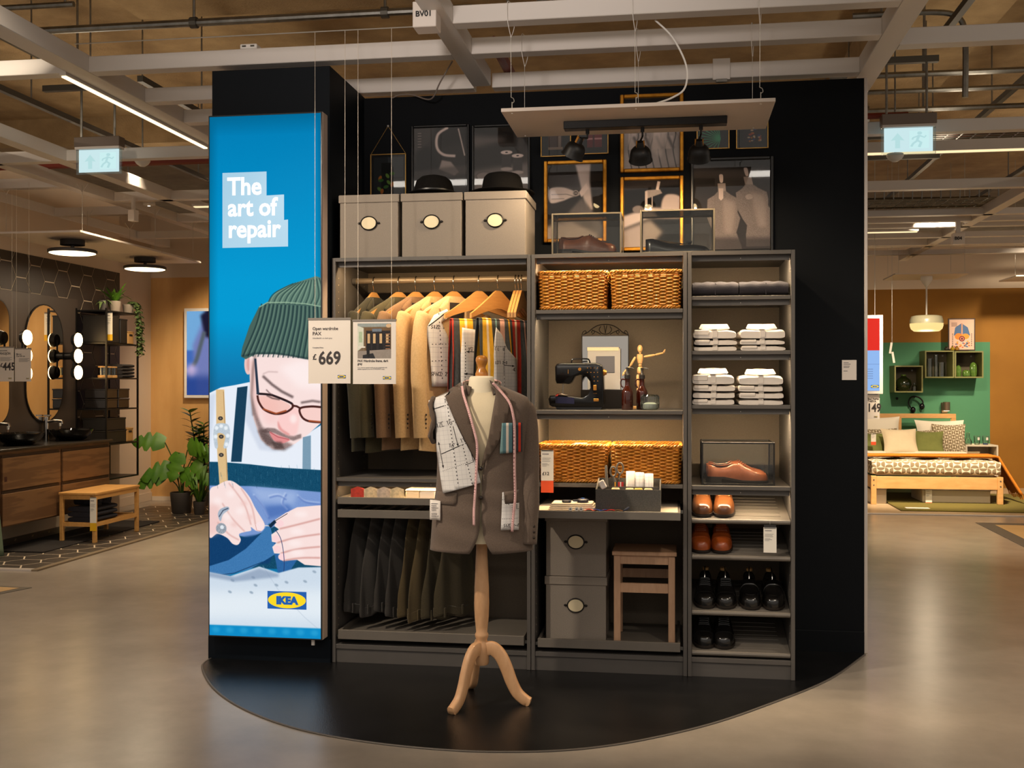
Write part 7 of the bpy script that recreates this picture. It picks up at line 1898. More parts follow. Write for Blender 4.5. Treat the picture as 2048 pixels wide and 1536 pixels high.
# mirror panel and mirrors
m_panel = mat('dark_mdf_panel', (58, 48, 41), .5)
o = bx('mirror_panel', m_panel, (XW + .001, XW + .03, 2.3, P(150, 700, x=XW)[1], .93, 2.225), None, b=.003, label='dark brown panel carrying the arched mirrors', cat='panel')
def stadium(y0, y1, z0, z1, n=16):
    r = (y1 - y0) / 2; cy = (y0 + y1) / 2
    return [(cy + r * math.cos(t), z1 - r + r * math.sin(t)) for t in np.linspace(0, math.pi, n)] + [(cy + r * math.cos(t), z0 + r + r * math.sin(t)) for t in np.linspace(math.pi, 2 * math.pi, n)]
for k, (pa, pb) in enumerate(((-30, 21), (53, 128))):
    ya, yb = P(pa, 700, x=-4.15)[1], P(pb, 700, x=-4.15)[1]; zt_, zb_ = P(90, 608, x=-4.15)[2], P(90, 845, x=-4.15)[2]
    o = T('arched_mirror', ('tall arched mirror behind the hanging price signs', 'tall arched mirror beside the globe lamps')[k], 'mirror', (-4.16, (ya + yb) / 2, zb_), group='arched mirrors')
    MB().prism(stadium(ya, yb, zb_, zt_), 'yz', XW + .031, XW + .042).build('frame', m_iron, o, w=1); MB().prism(stadium(ya + .012, yb - .012, zb_ + .012, zt_ - .012), 'yz', XW + .042, XW + .0435).build('mirror_glass', mat('bath_mirror', (220, 216, 210), .02, 1.0), o, w=1, smooth=0)
m_globe = mat('globe_glow', (255, 208, 140), emit=16)
for k, (px, ys) in enumerate(((55, (675, 711, 747)), (157, (680, 712, 745)))):
    xg = -4.02; y = P(px, 700, x=xg)[1]
    o = T('wall_lamp', ('three-disc wall lamp between the two mirrors', 'three-disc wall lamp at the mirror panel end')[k], 'wall lamp', (XW + .03, y, P(px, ys[2], x=xg)[2]), group='three-disc wall lamps')
    zz = [P(px, q, x=xg)[2] for q in ys]
    MB().tube([(xg - .05, y, zz[2]), (xg - .05, y, zz[0])], .009, 8).build('bar', m_bk, o, w=1); MB().tube([(XW + .031, y, zz[1]), (xg - .05, y, zz[1])], .035, 16).build('wall_rose', m_bk, o, w=1)
    for z in zz:
        h = MB().tube([(xg - .05, y, z), (xg - .005, y, z)], [.055, .07], 24).build('lamp_cup', m_bk, o, w=1)
        MB().tube([(xg - .005, y, z), (xg + .006, y, z), (xg + .014, y, z)], [.068, .065, .035], 24).build('glow_disc', m_globe, h, w=1)
# shelf unit
SX0, SX1, SY0, SY1 = -4.17, -3.84, 4.72, 5.36
lv = [2.12, 1.80, 1.453, 1.146, .797, .453]
o = T('metal_shelf_unit', 'black metal shelf unit hung beside the vanity', 'shelf unit', ((SX0 + SX1) / 2, SY0, .45))
for x in (SX0, SX1 - .016):
    for y in (SY0, SY1 - .016): bx('post', m_bk, (x, x + .016, y, y + .016, .45, 2.14), o)
for z in lv: bx('shelf', m_bk, (SX0 + .001, SX1 - .001, SY0 + .001, SY1 - .001, z - .014, z), o)
m_dkbox = mat('dark_brown_box', (28, 25, 23), .5); m_smoke = mat('smoky_plastic', (34, 30, 28), .2, coat=.3); m_bam = mat('bamboo', (206, 158, 96), .5)
def crate(name, d, m, lab, cat, grp, lid=None):
    o = T(name, lab, cat, ((d[0] + d[1]) / 2, (d[2] + d[3]) / 2, d[4]), group=grp)
    bx('body', m, d, o, b=.006); bx('rim', lid or m, (d[0] - .003, d[1] + .003, d[2] - .003, d[3] + .003, d[5] - .012, d[5] + .003), o, b=.003)
    if m is m_bam: bx('hand_hole', m_ink, (d[1], d[1] + .0035, (d[2] + d[3]) / 2 - .03, (d[2] + d[3]) / 2 + .03, d[5] - .045, d[5] - .025), o)
    return o
crate('storage_crate', (-4.12, -3.87, 4.76, 5.02, lv[1] + .001, lv[1] + .27), m_dkbox, 'dark box on the upper shelf beside the mirror', 'box', 'dark boxes on the shelf unit')
crate('storage_crate', (-4.12, -3.87, 5.04, 5.18, lv[1] + .001, lv[1] + .25), m_dkbox, 'narrow dark box on the upper shelf beside the bamboo box', 'box', 'dark boxes on the shelf unit')
crate('bamboo_box', (-4.06, -3.88, 5.21, 5.33, lv[1] + .001, lv[1] + .13), m_bam, 'bamboo box with a hand hole on the upper shelf', 'box', 'bamboo boxes')
crate('storage_crate', (-4.12, -3.87, 4.76, 5.16, lv[4] + .001, lv[4] + .125), m_dkbox, 'dark box at the bottom of the pile on the lower shelf', 'box', 'dark boxes on the shelf unit')
crate('storage_crate', (-4.12, -3.87, 4.76, 5.15, lv[4] + .13, lv[4] + .25), m_dkbox, 'dark box on top of the pile on the lower shelf', 'box', 'dark boxes on the shelf unit')
crate('bamboo_box', (-4.06, -3.88, 5.19, 5.32, lv[4] + .001, lv[4] + .14), m_bam, 'bamboo box with a hand hole on the lower shelf', 'box', 'bamboo boxes')
for y, z, lab in ((4.86, 0, 'smoky clear box at the bottom by the mirror'), (4.86, .1, 'smoky clear box on top by the mirror'), (5.1, 0, 'smoky clear box at the bottom by the white wall'), (5.1, .1, 'smoky clear box on top by the white wall')):
    crate('plastic_box', (-4.1, -3.87, y - .1, y + .12, lv[3] + .001 + z, lv[3] + .094 + z), m_smoke, lab, 'box', 'smoky boxes')
for k, y in enumerate((4.80, 4.90, 5.0)):
    o = T('storage_jar', ('lidded glass jar by the mirror', 'middle lidded glass jar of three', 'lidded glass jar beside the grey towels')[k] + ' on the shelf unit', 'jar', (-3.93, y, lv[2] + .001), group='lidded jars')
    MB().lathe([(.045, 0), (.045, .022), (.04, .024)], (0, 0, 0), 20).build('bamboo_base', m_bam, o); MB().lathe([(.038, .0235), (.038, .10)], (0, 0, 0), 20, cap=False).build('glass_wall', glass('jar_glass'), o); MB().lathe([(.042, .1), (.042, .112), (.01, .113)], (0, 0, 0), 20).build('lid', m_bam, o)
m_towel = mat('charcoal_towel', (62, 56, 54), .95, col2=(50, 46, 46), scale=120, bump=.2)
def towel(d, lab, grp, m=m_towel):
    o = T('folded_towel', lab, 'towel', ((d[0] + d[1]) / 2, (d[2] + d[3]) / 2, d[4]), group=grp)
    r = []
    for i in range(9):
        y = d[2] + (d[3] - d[2]) * i / 8; r.append([((d[0] + d[1]) / 2 + (d[1] - d[0]) / 2 * math.copysign(abs(math.cos(f)) ** .4, math.cos(f)), y, (d[4] + d[5]) / 2 + (d[5] - d[4]) / 2 * math.copysign(abs(math.sin(f)) ** .7, math.sin(f)) * (1 + .06 * math.sin(i * 2))) for f in [2 * math.pi * k / 18 for k in range(18)]])
    MB().loft(r).build('outer_fold', m, o, w=1, smooth=60); MB().tube([(d[1] - .002, d[2] + .01, (d[4] + d[5]) / 2), (d[1] - .002, d[3] - .01, (d[4] + d[5]) / 2)], .004, 6).build('edge_fold', m, o, w=1)
for k in range(4): towel((-4.08, -3.87, 5.09, 5.33, lv[2] + .002 + k * .035, lv[2] + .035 + k * .035), ('lowest', 'second', 'third', 'topmost')[k] + ' grey towel folded on the shelf unit', 'towels on the shelf unit')
price_tag(212, 625, 225, 681, P(218, 650, x=-3.83)[1], 'long price tag with a yellow end on the shelf unit', orange=mat('yellow_tag', (226, 176, 20), .6), frac=.22)
# plants on the shelf unit
m_leaf = mat('green_leaf', (58, 92, 28), .45, col2=(40, 70, 20), scale=8); m_leaf2 = mat('bright_leaf', (94, 140, 38), .4, col2=(66, 112, 28), scale=6); m_leafd = mat('dark_leaf', (42, 66, 30), .35, col2=(32, 52, 24), scale=8); m_var = mat('variegated_leaf', (116, 132, 78), .5, col2=(60, 88, 44), scale=60)
m_potg = mat('grey_pot', (146, 132, 118), .7); m_potd = mat('dark_grey_pot', (62, 56, 52), .6); m_soil = mat('soil', (40, 30, 22), .95)
def pot(o, r, h, m):
    MB().lathe([(r * .78, 0), (r * .84, .01), (r * .97, h * .75), (r, h * .96), (r * .98, h), (r * .92, h), (r * .9, h * .9)], (0, 0, 0), 28).build('pot', m, o, smooth=50); MB().lathe([(.003, h * .90), (r * .9, h * .905)], (0, 0, 0), 20, cap=False).build('soil', m_soil, o)
def blade(p0, d, up, L, w, bend, n=6, notch=0):
    """a leaf: two-sided strip from p0 along d, drooping by bend"""
    d = Vector(d).normalized(); s_ = d.cross(Vector((0, 0, 1)));  s_ = s_.normalized() if s_.length > 1e-4 else Vector((1, 0, 0)); vs, fs = [], []
    for i in range(n + 1):
        t = i / n; c_ = Vector(p0) + d * (L * t) + Vector((0, 0, -bend * L * t * t)); ww = w * math.sin(math.pi * (.06 + .94 * t) ** .75) * (1 if not notch else (1 - .35 * (i % 2)))
        vs += [c_ - s_ * ww + Vector((0, 0, .12 * ww)), c_, c_ + s_ * ww + Vector((0, 0, .12 * ww))]
    for i in range(n):
        for k in (0, 1): a = i * 3 + k; fs.append((a, a + 1, a + 4, a + 3))
    return vs, fs
rp = random.Random(5)
o = T('potted_fern', 'green fern in a grey pot on top of the shelf unit', 'plant', (-3.93, 5.04, lv[0] + .001))
pot(o, .06, .11, m_potg)
for k in range(26):
    a = rp.uniform(0, 6.28); v = MB(); el = rp.uniform(.7, 2.2)
    v.add(*blade((.01 * math.cos(a), .01 * math.sin(a), .10), (math.cos(a), math.sin(a), el), None, rp.uniform(.2, .34), .016, rp.uniform(.2, .7), 12, 1)); v.build('frond', m_leaf2 if k % 3 else m_leaf, o, smooth=60)
o = T('trailing_ivy', 'variegated ivy trailing from a grey pot on the shelf unit', 'plant', (-3.90, 5.25, lv[0] + .001))
pot(o, .055, .09, m_potg)
for k in range(7):
    a = rp.uniform(-1.2, .9); rr = .07; dn = rp.uniform(.2, .44); pts = catmull([(0, 0, .085), (rr * .7 * math.cos(a), rr * .7 * math.sin(a) + .01, .12), (rr * math.cos(a) + .03, rr * 1.3 * math.sin(a) + .03, .06), (rr * math.cos(a) + .05, rr * 1.4 * math.sin(a) + .04, -dn * .5), (rr * math.cos(a) + .045, rr * 1.4 * math.sin(a) + .045, -dn)], 5, False)
    st = MB().tube(pts, .002, 5).build('vine', m_leaf, o); lf = MB()
    for i, p_ in enumerate(pts):
        if i < 2: continue
        for j in range(2): b_ = rp.uniform(0, 6.28); lf.add(*blade(p_, (math.cos(b_), math.sin(b_), -.3), None, .042, .02, .3, 4))
    lf.build('ivy_leaves', m_var, o, smooth=60, kind='stuff')
o = T('small_plant', 'small trailing plant in a dark pot beside the fern', 'plant', (-3.95, 4.84, lv[0] + .001)); pot(o, .05, .10, m_potd)
for k in range(14):
    a = rp.uniform(0, 6.28); MB().add(*blade((0, 0, .09), (math.cos(a), math.sin(a), rp.uniform(.1, 1)), None, rp.uniform(.08, .16), .014, .8, 5)).build('leaf', m_var, o, smooth=60)
# floor plants
def plant_at(px, py, name, lab, r, h, m=None, cat='plant'):
    p = P(px, py, z=FZ); o = T(name, lab, cat, (p[0], p[1], FZ)); pot(o, r, h, m or m_potd); return o, p
o, p = plant_at(363, 1026, 'monstera_plant', 'large monstera plant in a dark pot before the plywood', .118, .225)
for (px, py, L, w, dx, dz, bd) in ((330, 885, .36, .11, -1, .12, .12), (358, 905, .30, .11, -.2, -.9, .1), (375, 900, .34, .12, .5, .3, .5), (390, 905, .28, .11, .8, .2, .5), (345, 940, .34, .12, -.9, .05, .35), (330, 950, .30, .11, -.8, -.1, .3), (360, 945, .28, .10, .5, -.1, .4), (385, 925, .26, .10, .6, -.4, .4)):
    q = Vector(P(px, py, y=p[1] - .05)) - Vector((p[0], p[1], FZ))
    MB().tube(catmull([(.02 * dx, 0, .2), (q.x * .3, q.y * .4, .2 + (q.z - .2) * .5), tuple(q)], 5, False), .006, 6).build('stalk', m_leaf, o)
    lf = MB(); vs, fs = [], []; d = Vector((dx, -.25, dz)).normalized(); s_ = d.cross(Vector((0, -1, .35))).normalized(); n = 12
    for i in range(n + 1):
        t = i / n; c_ = q + d * L * t + Vector((0, 0, -bd * L * t * t)); ww = w * (math.sin(math.pi * (.12 + .88 * t)) ** .7 if t < .98 else .02); e = ww * (.5 if i % 3 == 2 and 2 < i < n - 1 else 1)
        vs += [c_ + s_ * e + Vector((0, .02, 0)), c_, c_ - s_ * e + Vector((0, .02, 0))]
    for i in range(n):
        for k in (0, 1): a = i * 3 + k; fs.append((a, a + 1, a + 4, a + 3))
    lf.add(vs, fs).build('leaf', m_leaf2, o, smooth=60)
o, p = plant_at(399, 1028, 'palm_plant', 'small palm in a grey pot beside the monstera', .066, .135)
for k in range(46):
    a = rp.uniform(0, 6.28); MB().add(*blade((.02 * math.cos(a), .02 * math.sin(a), .12), (math.cos(a) * .5, math.sin(a) * .5, rp.uniform(.8, 2.4)), None, rp.uniform(.3, .62), .011, rp.uniform(.1, .7), 6)).build('frond', m_leaf if k % 2 else m_leaf2, o, smooth=60)
o, p = plant_at(404, 1012, 'zamioculcas_plant', 'tall dark glossy-leaved plant behind the palm', .08, .16)
for k, (px, py) in enumerate(((380, 825), (398, 862), (408, 850), (415, 880), (392, 880))):
    q = Vector(P(px, py, y=p[1])) - Vector((p[0], p[1], FZ)); pts = catmull([(0, 0, .14), (q.x * .3, 0, q.z * .45), tuple(q)], 8, False); MB().tube(pts, .007, 6).build('stalk', m_leafd, o)
    for i, c_ in enumerate(pts[5:]):
        for s_ in (-1, 1): MB().add(*blade(c_, (s_, rp.uniform(-.6, .3), .7), None, .15, .055, .2, 6)).build('leaf', m_leafd if i < 10 else m_leaf2, o, smooth=60)
# bench, rug, towels
m_bench = mat('yellow_pine', (216, 164, 96), .45, col2=(200, 146, 78), scale=7, stretch=(5, 1, 5))
BX0, BX1, BY0, BY1 = -3.62, -3.27, 3.52, 4.30
o = bx('bath_rug', mat('dark_brown_rug', (40, 34, 30), .98, col2=(28, 24, 22), scale=160, bump=.6), (-3.9, -3.40, 2.95, 4.95, FZ, FZ + .012), None, b=.005, label='dark brown bath rug under the pine bench', cat='rug')
o = T('pine_bench', 'yellow pine bench with a slatted lower shelf', 'bench', ((BX0 + BX1) / 2, BY0, FZ))
bx('seat', m_bench, (BX0, BX1, BY0, BY1, .425, .445), o, b=.003)
for x in (BX0 + .006, BX1 - .038):
    for y in (BY0 + .006, BY1 - .038): bx('leg', m_bench, (x, x + .032, y, y + .032, FZ + .0125 if x < -3.4 else FZ, .425), o, b=.002)
for y in (BY0 + .01, BY1 - .026): bx('end_rail', m_bench, (BX0 + .04, BX1 - .04, y, y + .016, .385, .425), o); bx('end_rail', m_bench, (BX0 + .04, BX1 - .04, y, y + .016, .15, .185), o)
for x in (BX0 + .01, BX1 - .026): bx('long_rail', m_bench, (x, x + .016, BY0 + .04, BY1 - .04, .385, .425), o); bx('long_rail', m_bench, (x, x + .016, BY0 + .04, BY1 - .04, .15, .185), o)
for k in range(11): y = BY0 + .05 + k * .062; bx('slat', m_bench, (BX0 + .027, BX1 - .027, y, y + .045, .165, .178), o)
m_navyt = mat('dark_slate_towel', (44, 44, 52), .95, col2=(34, 34, 42), scale=120, bump=.3)
for k in range(3): towel((BX0 + .04, BX1 - .05, 3.60, 3.98, .1795 + k * .045, .222 + k * .045), ('lowest', 'middle', 'upper')[k] + ' dark slate towel folded on the bench shelf', 'towels on the bench', m_navyt)
for k, y in enumerate((3.70, 3.86)):
    o = T('rolled_towel', ('rolled dark slate towel at the tag end of the bench', 'second rolled dark slate towel on the bench')[k], 'towel', (-3.45, y, .36), group='rolled towels')
    pts = [((.008 + .034 * i / 50) * math.cos(i * .36), (.008 + .034 * i / 50) * math.sin(i * .36)) for i in range(51)]
    MB().loft([[(BX0 + .06, y + a, .362 + b), (BX1 - .06, y + a, .362 + b)] for a, b in pts], closed=False, cap=False).build('roll', m_navyt, o, w=1, solid=.006); MB().tube([(BX0 + .061, y, .362), (BX1 - .061, y, .362)], .012, 8).build('core', m_navyt, o, w=1)
price_tag(180, 995, 193, 1062, BY0 - .004, 'long price tag with a yellow end on the pine bench', orange=_M['yellow_tag'], frac=.24)
# cloth at the picture edge
q = P(-46, 1118, z=0); o = T('sage_cloth', 'sage green cloth hanging beside the vanity', 'cloth', (q[0] + .03, q[1], FZ))
MB().grid(lambda u, v: (-.03 + .20 * u * (1 - .35 * v) , .05 * math.sin(u * 14), .01 + .62 * v), 40, 10).build('drape', mat('sage_linen', (108, 122, 96), .9), o, solid=.01); MB().tube([(-.05, 0, .63), (.12, 0, .63)], .01, 8).build('rod', m_bk, o)
# suspended board with two disc lamps
o = T('suspended_board', 'white board hung over the vanity with two disc lamps', 'ceiling board', (-3.45, 4.0, 2.62))
for ya, yb in ((2.95, 4.35), (4.36, 5.2)): bx('board', _M['white_board'], (-3.85, -3.08, ya, yb, 2.62, 2.636), o)
for x in (-3.8, -3.12):
    for y in (3.05, 4.3, 5.1): MB().tube([(x, y, 2.636), (x, y, 3.02)], .0016, 5).build('wire', m_wire, o, w=1); MB().tube([(x - .05, y, 3.03), (x, y, 2.96), (x + .05, y, 3.03)], .003, 5).build('strap', m_plastic, o, w=1)
m_disc = mat('disc_glow', (255, 226, 178), emit=5)
for k, (px, py) in enumerate(((145, 508), (290, 540))):
    p = P(px, py, z=2.5)
    o = T('disc_lamp', ('flat round ceiling lamp on the board above the mirrors', 'flat round ceiling lamp at the board end by the plywood')[k], 'ceiling lamp', (p[0], p[1], 2.62), group='flat round ceiling lamps')
    MB().lathe([(.10, 2.575), (.10, 2.62)], (p[0], p[1], 0), 28).build('canopy', m_potd, o, w=1); MB().tube([(p[0], p[1], 2.53), (p[0], p[1], 2.576)], .015, 10).build('stem', m_potd, o, w=1)
    MB().lathe([(.17, 2.505), (.195, 2.507), (.2, 2.512), (.2, 2.53), (.19, 2.536), (.02, 2.537)], (p[0], p[1], 0), 36).build('rim', m_potd, o, w=1); MB().lathe([(.002, 2.500), (.17, 2.500), (.188, 2.505), (.188, 2.508)], (p[0], p[1], 0), 36).build('diffuser', m_disc, o, w=1)
    area('disc_lamp_light', (p[0], p[1], 2.49), (p[0], p[1], 0), 9, .34, .34, WARM)
# screen on the plywood wall
c = Canvas((368, 616, 430, 796), 4, (70, 110, 190))
c.rect(368, 616, 430, 700, (120, 176, 226), soft=2); c.poly([(380, 690), (400, 640), (410, 616), (430, 616), (430, 796), (390, 796)], (120, 130, 190), soft=4); c.poly([(396, 625), (412, 612), (430, 620), (430, 680), (405, 670)], (30, 26, 50), soft=3); c.line([(404, 660), (396, 690), (388, 720), (380, 735)], 8, (90, 100, 110), soft=2, curve=True); c.ell(378, 745, 10, 16, (200, 180, 220), soft=5); c.rect(368, 755, 430, 796, (40, 66, 140), .8, soft=8); c.noise(.05)
a, b = P(368, 796, y=6.88), P(440, 616, y=6.88)
o = T('wall_screen', 'white framed lit screen on the plywood wall', 'screen', ((a[0] + b[0]) / 2, 6.88, a[2]))
bx('case', m_plastic, (a[0], b[0], 6.88, 6.949, a[2], b[2]), o, b=.003); MB().quad((a[0] + .035, 6.879, a[2] + .035), (b[0] - .035, 6.879, a[2] + .035), (b[0] - .035, 6.879, b[2] - .035), (a[0] + .035, 6.879, b[2] - .035)).build('display', printmat('screen_picture', c.img('screen_picture'), emit=.9), o, w=1, smooth=0)
# hanging price signs of the bathroom
SB = S(30, 730, 8.6)[1]
for k, (x0_, x1_, lab, st) in enumerate(((-8, 27.5, 'white hanging price sign reading 445 by the mirrors', (24,)), (30, 62, 'plain white hanging sign beside the 445 price sign', (33, 58)))):
    o, a, b = hang_sign(x0_, x1_, 697 if k else 694, 763, lab, st, y=SB, ztop=3.0)
    w_, h_ = b[0] - a[0], b[2] - a[2]; yy = SB - .002
    if k == 0:
        text('445', .086, m_dink, o, (a[0] + w_ * .39, yy, b[2] - h_ * .67), bold=.0024, squeeze=.84); text('£', .045, m_dink, o, (a[0] + w_ * .24, yy, b[2] - h_ * .58), bold=.001); text('Countertop wash basin', .016, m_dink, o, (a[0] + w_ * .1, yy, b[2] - h_ * .12), squeeze=.55); text('ÄNGSJÖN', .026, m_dink, o, (a[0] + w_ * .22, yy, b[2] - h_ * .22), bold=.0004, squeeze=.8)
    else: text('Mirror\n75x150 cm', .017, m_dink, o, (a[0] + w_ * .08, yy, b[2] - h_ * .19), bold=.0003)
    logo(o, a[0] + w_ * .70, a[2] + h_ * .07, w_ * .19, w_ * .075, yy)
    for i in range(4): MB().box(a[0] + w_ * .25, a[0] + w_ * (.9 - .1 * (i % 2)), yy - .0004, yy, b[2] - h_ * (.30 + .03 * i) - .003, b[2] - h_ * (.30 + .03 * i)).build('print_line', m_grey_ink, o, w=1, smooth=0)

# ================================================================== FLOOR INLAYS
def inlay(pts, lab):
    c_ = (sum(p_[0] for p_ in pts) / len(pts), sum(p_[1] for p_ in pts) / len(pts))
    o = T('floor_inlay', lab, 'floor marking', (*c_, 0), kind='structure')
    MB().prism(pts, 'xy', .0006, .003).build('border', mat('grey_inlay_border', (88, 82, 74), .5), o, w=1, smooth=0)
    ip = [(c_[0] + (p_[0] - c_[0]) * .82, c_[1] + (p_[1] - c_[1]) * .82) for p_ in pts]; MB().prism(ip, 'xy', .003, .0045).build('wood_field', mat('pale_oak_inlay', (204, 168, 116), .45, col2=(186, 148, 98), scale=3, stretch=(1, 8, 1)), o, w=1, smooth=0)
inlay([(-2.9, 1.62), (-2.64, 1.60), (-2.75, 1.25), (-3.4, 1.2), (-3.5, 1.5)], 'framed pale wood inlay in the floor near the bathroom')
inlay([(4.665, 6.2), (6.2, 6.2), (6.2, 4.0), (4.62, 4.5)], 'framed pale wood inlay in the floor near the bedroom')
# ================================================================== BEDROOM SET
BW = 10.0
m_must = mat('mustard_wall_paint', (150, 102, 24), .75, col2=(142, 95, 20), scale=2)
m_green = mat('sea_green_paint', (72, 132, 96), .75)
tag(MB().box(2.6, 9, BW, BW + .12, 0, 2.672).build('wall_bedroom', m_must, smooth=0), 'mustard painted bedroom wall', 'wall', kind='structure')
tag(MB().box(2.6, 9, BW - .005, BW + .12, 2.672, 3.4).build('wall_bedroom_upper', m_wallw, smooth=0), 'white wall band above the mustard paint', 'wall', kind='structure')
tag(MB().box(2.62, 5.849, BW - .002, BW, .0, 1.954).build('wall_bedroom_green', m_green, smooth=0), 'sea green painted field behind the bed', 'wall', kind='structure')
tag(MB().box(3.0, 9, 6.78, 6.83, 0, .012, .003).build('trim_2', m_alu), 'metal floor strip before the bedroom', 'trim', kind='structure')
tag(MB().box(3.0, 9, 6.83, BW, .0006, .008).build('floor_bedroom', mat('pale_laminate', (188, 164, 132), .4, col2=(176, 152, 120), scale=3), smooth=0), 'pale bedroom floor', 'floor', kind='structure')
BF = .0085
a, b = P(1790, 1020, z=BF), P(2070, 1000, z=BF)
o = bx('bedroom_rug', mat('olive_rug', (120, 108, 44), .98, col2=(98, 88, 34), scale=120, bump=.7), (4.12, 6.6, 7.05, 9.0, BF, BF + .018), None, b=.008, label='olive green shag rug under the bed', cat='rug')
m_pine = mat('pale_pine_bed', (222, 172, 110), .5, col2=(206, 154, 92), scale=6, stretch=(1, 4, 4))
BX0, BX1, BY0, BY1 = 3.92, 5.36, 7.7, 9.76
RZ_ = BF + .0185
o = T('double_bed', 'pale pine double bed with an open slatted headboard', 'bed', (4.64, 8.7, BF))
for x in (BX0, BX1 - .06): bx('leg', m_pine, (x, x + .06, BY0, BY0 + .05, RZ_ if x > 4.1 else BF, .335), o, b=.003)
bx('foot_rail', m_pine, (BX0 + .06, BX1 - .06, BY0 + .01, BY0 + .035, .19, .33), o, b=.003)
for x in (BX0 + .01, BX1 - .035): bx('side_rail', m_pine, (x, x + .025, BY0 + .05, BY1, .19, .33), o, b=.003)
for x in (BX0, P(1831, 850, y=BY1)[0] - 3.0 * 0 - .0, BX1 - .06): pass
for x in (BX0, 4.61, BX1 - .06): bx('headboard_post', m_pine, (x, x + .06, BY1, BY1 + .04, BF if x != 4.61 else .40, .94), o, b=.003)
for z in (.88, .62): bx('headboard_rail', m_pine, (BX0 + .0601 if z < .8 else BX0, BX1 - .0601 if z < .8 else BX1, BY1 + .002, BY1 + .038, z if z < .8 else .94, z + .06 if z < .8 else 1.0), o, b=.003)
for x in (BX0 + .03, BX1 - .03):
    for z in (.23, .29): MB().tube([(x, BY0 - .003, z), (x, BY0 + .001, z)], .008, 10).build('bolt', m_zinc, o, w=1)
# patterned bedding
def patt(name, n=2, bg=(236, 224, 200), fg=(142, 124, 96)):
    c = Canvas((0, 0, 40 * n, 40 * n), 3, bg); rr = random.Random(3)
    for i in range(n * 2):
        for j in range(n * 2):
            cx, cy = i * 20 + 10, j * 20 + 10; r0 = ((i + j) % 2) * math.pi / 2
            for s_ in (0, 1):
                a0 = r0 + s_ * math.pi; ox, oy = cx + 10 * math.cos(a0), cy + 10 * math.sin(a0)
                c.poly([(ox + 9.4 * math.cos(t), oy + 9.4 * math.sin(t)) for t in np.linspace(a0 + math.pi / 2, a0 + 3 * math.pi / 2, 16)], fg)
    c.noise(.05); return c.img(name)
im_pat = patt('half_circle_pattern')
m_duvet = printmat('duvet_pattern', im_pat, rough=.9, tile=(4.5, 6)); m_pillowp = printmat('pillow_pattern', im_pat, rough=.9, tile=(2.2, 1.6))
o = T('mattress', 'mattress under the patterned duvet on the pine bed', 'mattress', (4.64, 8.7, .30)); bx('body', m_paper, (BX0 + .05, BX1 - .05, BY0 + .08, BY1 - .01, .335, .46), o, b=.03)
def duv(u, v):
    s_ = (u - .5) * 1.68; t = v
    x = 4.64 + max(-.70, min(.70, s_)); z = .495 - max(0, abs(s_) - .70) * 1.0
    y0 = BY0 + .045; L = 1.75 * t - .14
    if L < 0: y = y0; z = min(z, .495 + L)
    else: y = y0 + L
    rnd_ = .02 * (1 if abs(s_) < .7 and L > 0 else 0); z += .006 * math.sin(x * 17 + y * 5) * rnd_ / .02 + .004 * math.sin(y * 23)
    return (x, y + .006 * math.sin(x * 11), z)
o = T('duvet', 'cream duvet with grey half-circle pattern on the pine bed', 'duvet', (4.64, 8.5, .45)); MB().grid(duv, 48, 44).build('cover', m_duvet, o, w=1, smooth=60, solid=.02)
bx('turned_edge', m_duvet, (3.98, 5.30, 8.95, 9.08, .50, .545), o, b=.02)
m_throw = mat('mustard_throw', (202, 122, 24), .95, col2=(184, 104, 16), scale=90, bump=.4)
def thr(u, v):
    s_ = -.8 + u * 1.98; x = 4.64 + max(-.75, min(.745 + .01 * v, s_)); z = .545 - max(0, abs(s_) - .745) * (.95)
    over = max(0, s_ - .73)
    return (x + over * .45, 7.98 + .34 * v + .03 * math.sin(u * 9) - .5 * over * (1 - v) , z + .012 * math.sin(v * 12 + u * 3))
o = T('knitted_throw', 'mustard knitted throw laid across the bed', 'throw', (4.64, 8.2, .5)); MB().grid(thr, 60, 10).build('blanket', m_throw, o, w=1, smooth=60, solid=.018)
for i in range(10): q = thr(1, i / 9); MB().tube([q, (q[0] + .01, q[1], q[2] - .05)], .006, 5).build('fringe', m_throw, o, w=1)
def pillow(px, py, y, w, h, d, m, lab, lean=.5, tw=0.0, name='pillow'):
    p = P(px, py, y=y); o = T(name, lab, name, p, tw, group='pillows on the bed'); o.rotation_euler = (-lean, 0, tw)
    def half(s_):
        return lambda u, v: ((u - .5) * w * (1 - .10 * (math.sin(math.pi * v)) * 1), s_ * d * (math.sin(math.pi * u) * math.sin(math.pi * v)) ** .45, (v - .5) * h * (1 - .10 * math.sin(math.pi * u)))
    MB().grid(half(-1), 18, 14).build('front_panel', m, o, smooth=60); MB().grid(half(1), 18, 14, flip=True).build('back_panel', m, o, smooth=60)
    return o
m_creamp = mat('cream_cotton_pillow', (238, 220, 186), .9, col2=(230, 210, 176), scale=8); m_sage = mat('sage_pillow', (132, 138, 74), .9, col2=(120, 126, 66), scale=10); m_whp = mat('white_pillow', (240, 230, 212), .9)
pillow(1760, 862, 9.55, .52, .40, .07, m_whp, 'white pillow against the headboard near the price sign', .3)
pillow(1880, 868, 9.55, .62, .38, .07, m_whp, 'white pillow against the headboard by the nightstand', .3)
pillow(1752, 882, 9.42, .55, .36, .07, m_pillowp, 'patterned pillow behind the tagged sage cushion', .4)
pillow(1898, 880, 9.40, .42, .44, .07, m_pillowp, 'patterned pillow beside the nightstand', .35, -.1)
pillow(1838, 884, 9.32, .40, .34, .06, m_pillowp, 'patterned pillow behind the plain cream cushion', .4)
pillow(1748, 890, 9.22, .44, .36, .06, m_sage, 'sage green cushion with a tag on the bed', .55, .25, 'cushion')
pillow(1858, 886, 9.18, .36, .34, .06, m_sage, 'sage green cushion beside the patterned pillow', .5, -.15, 'cushion')
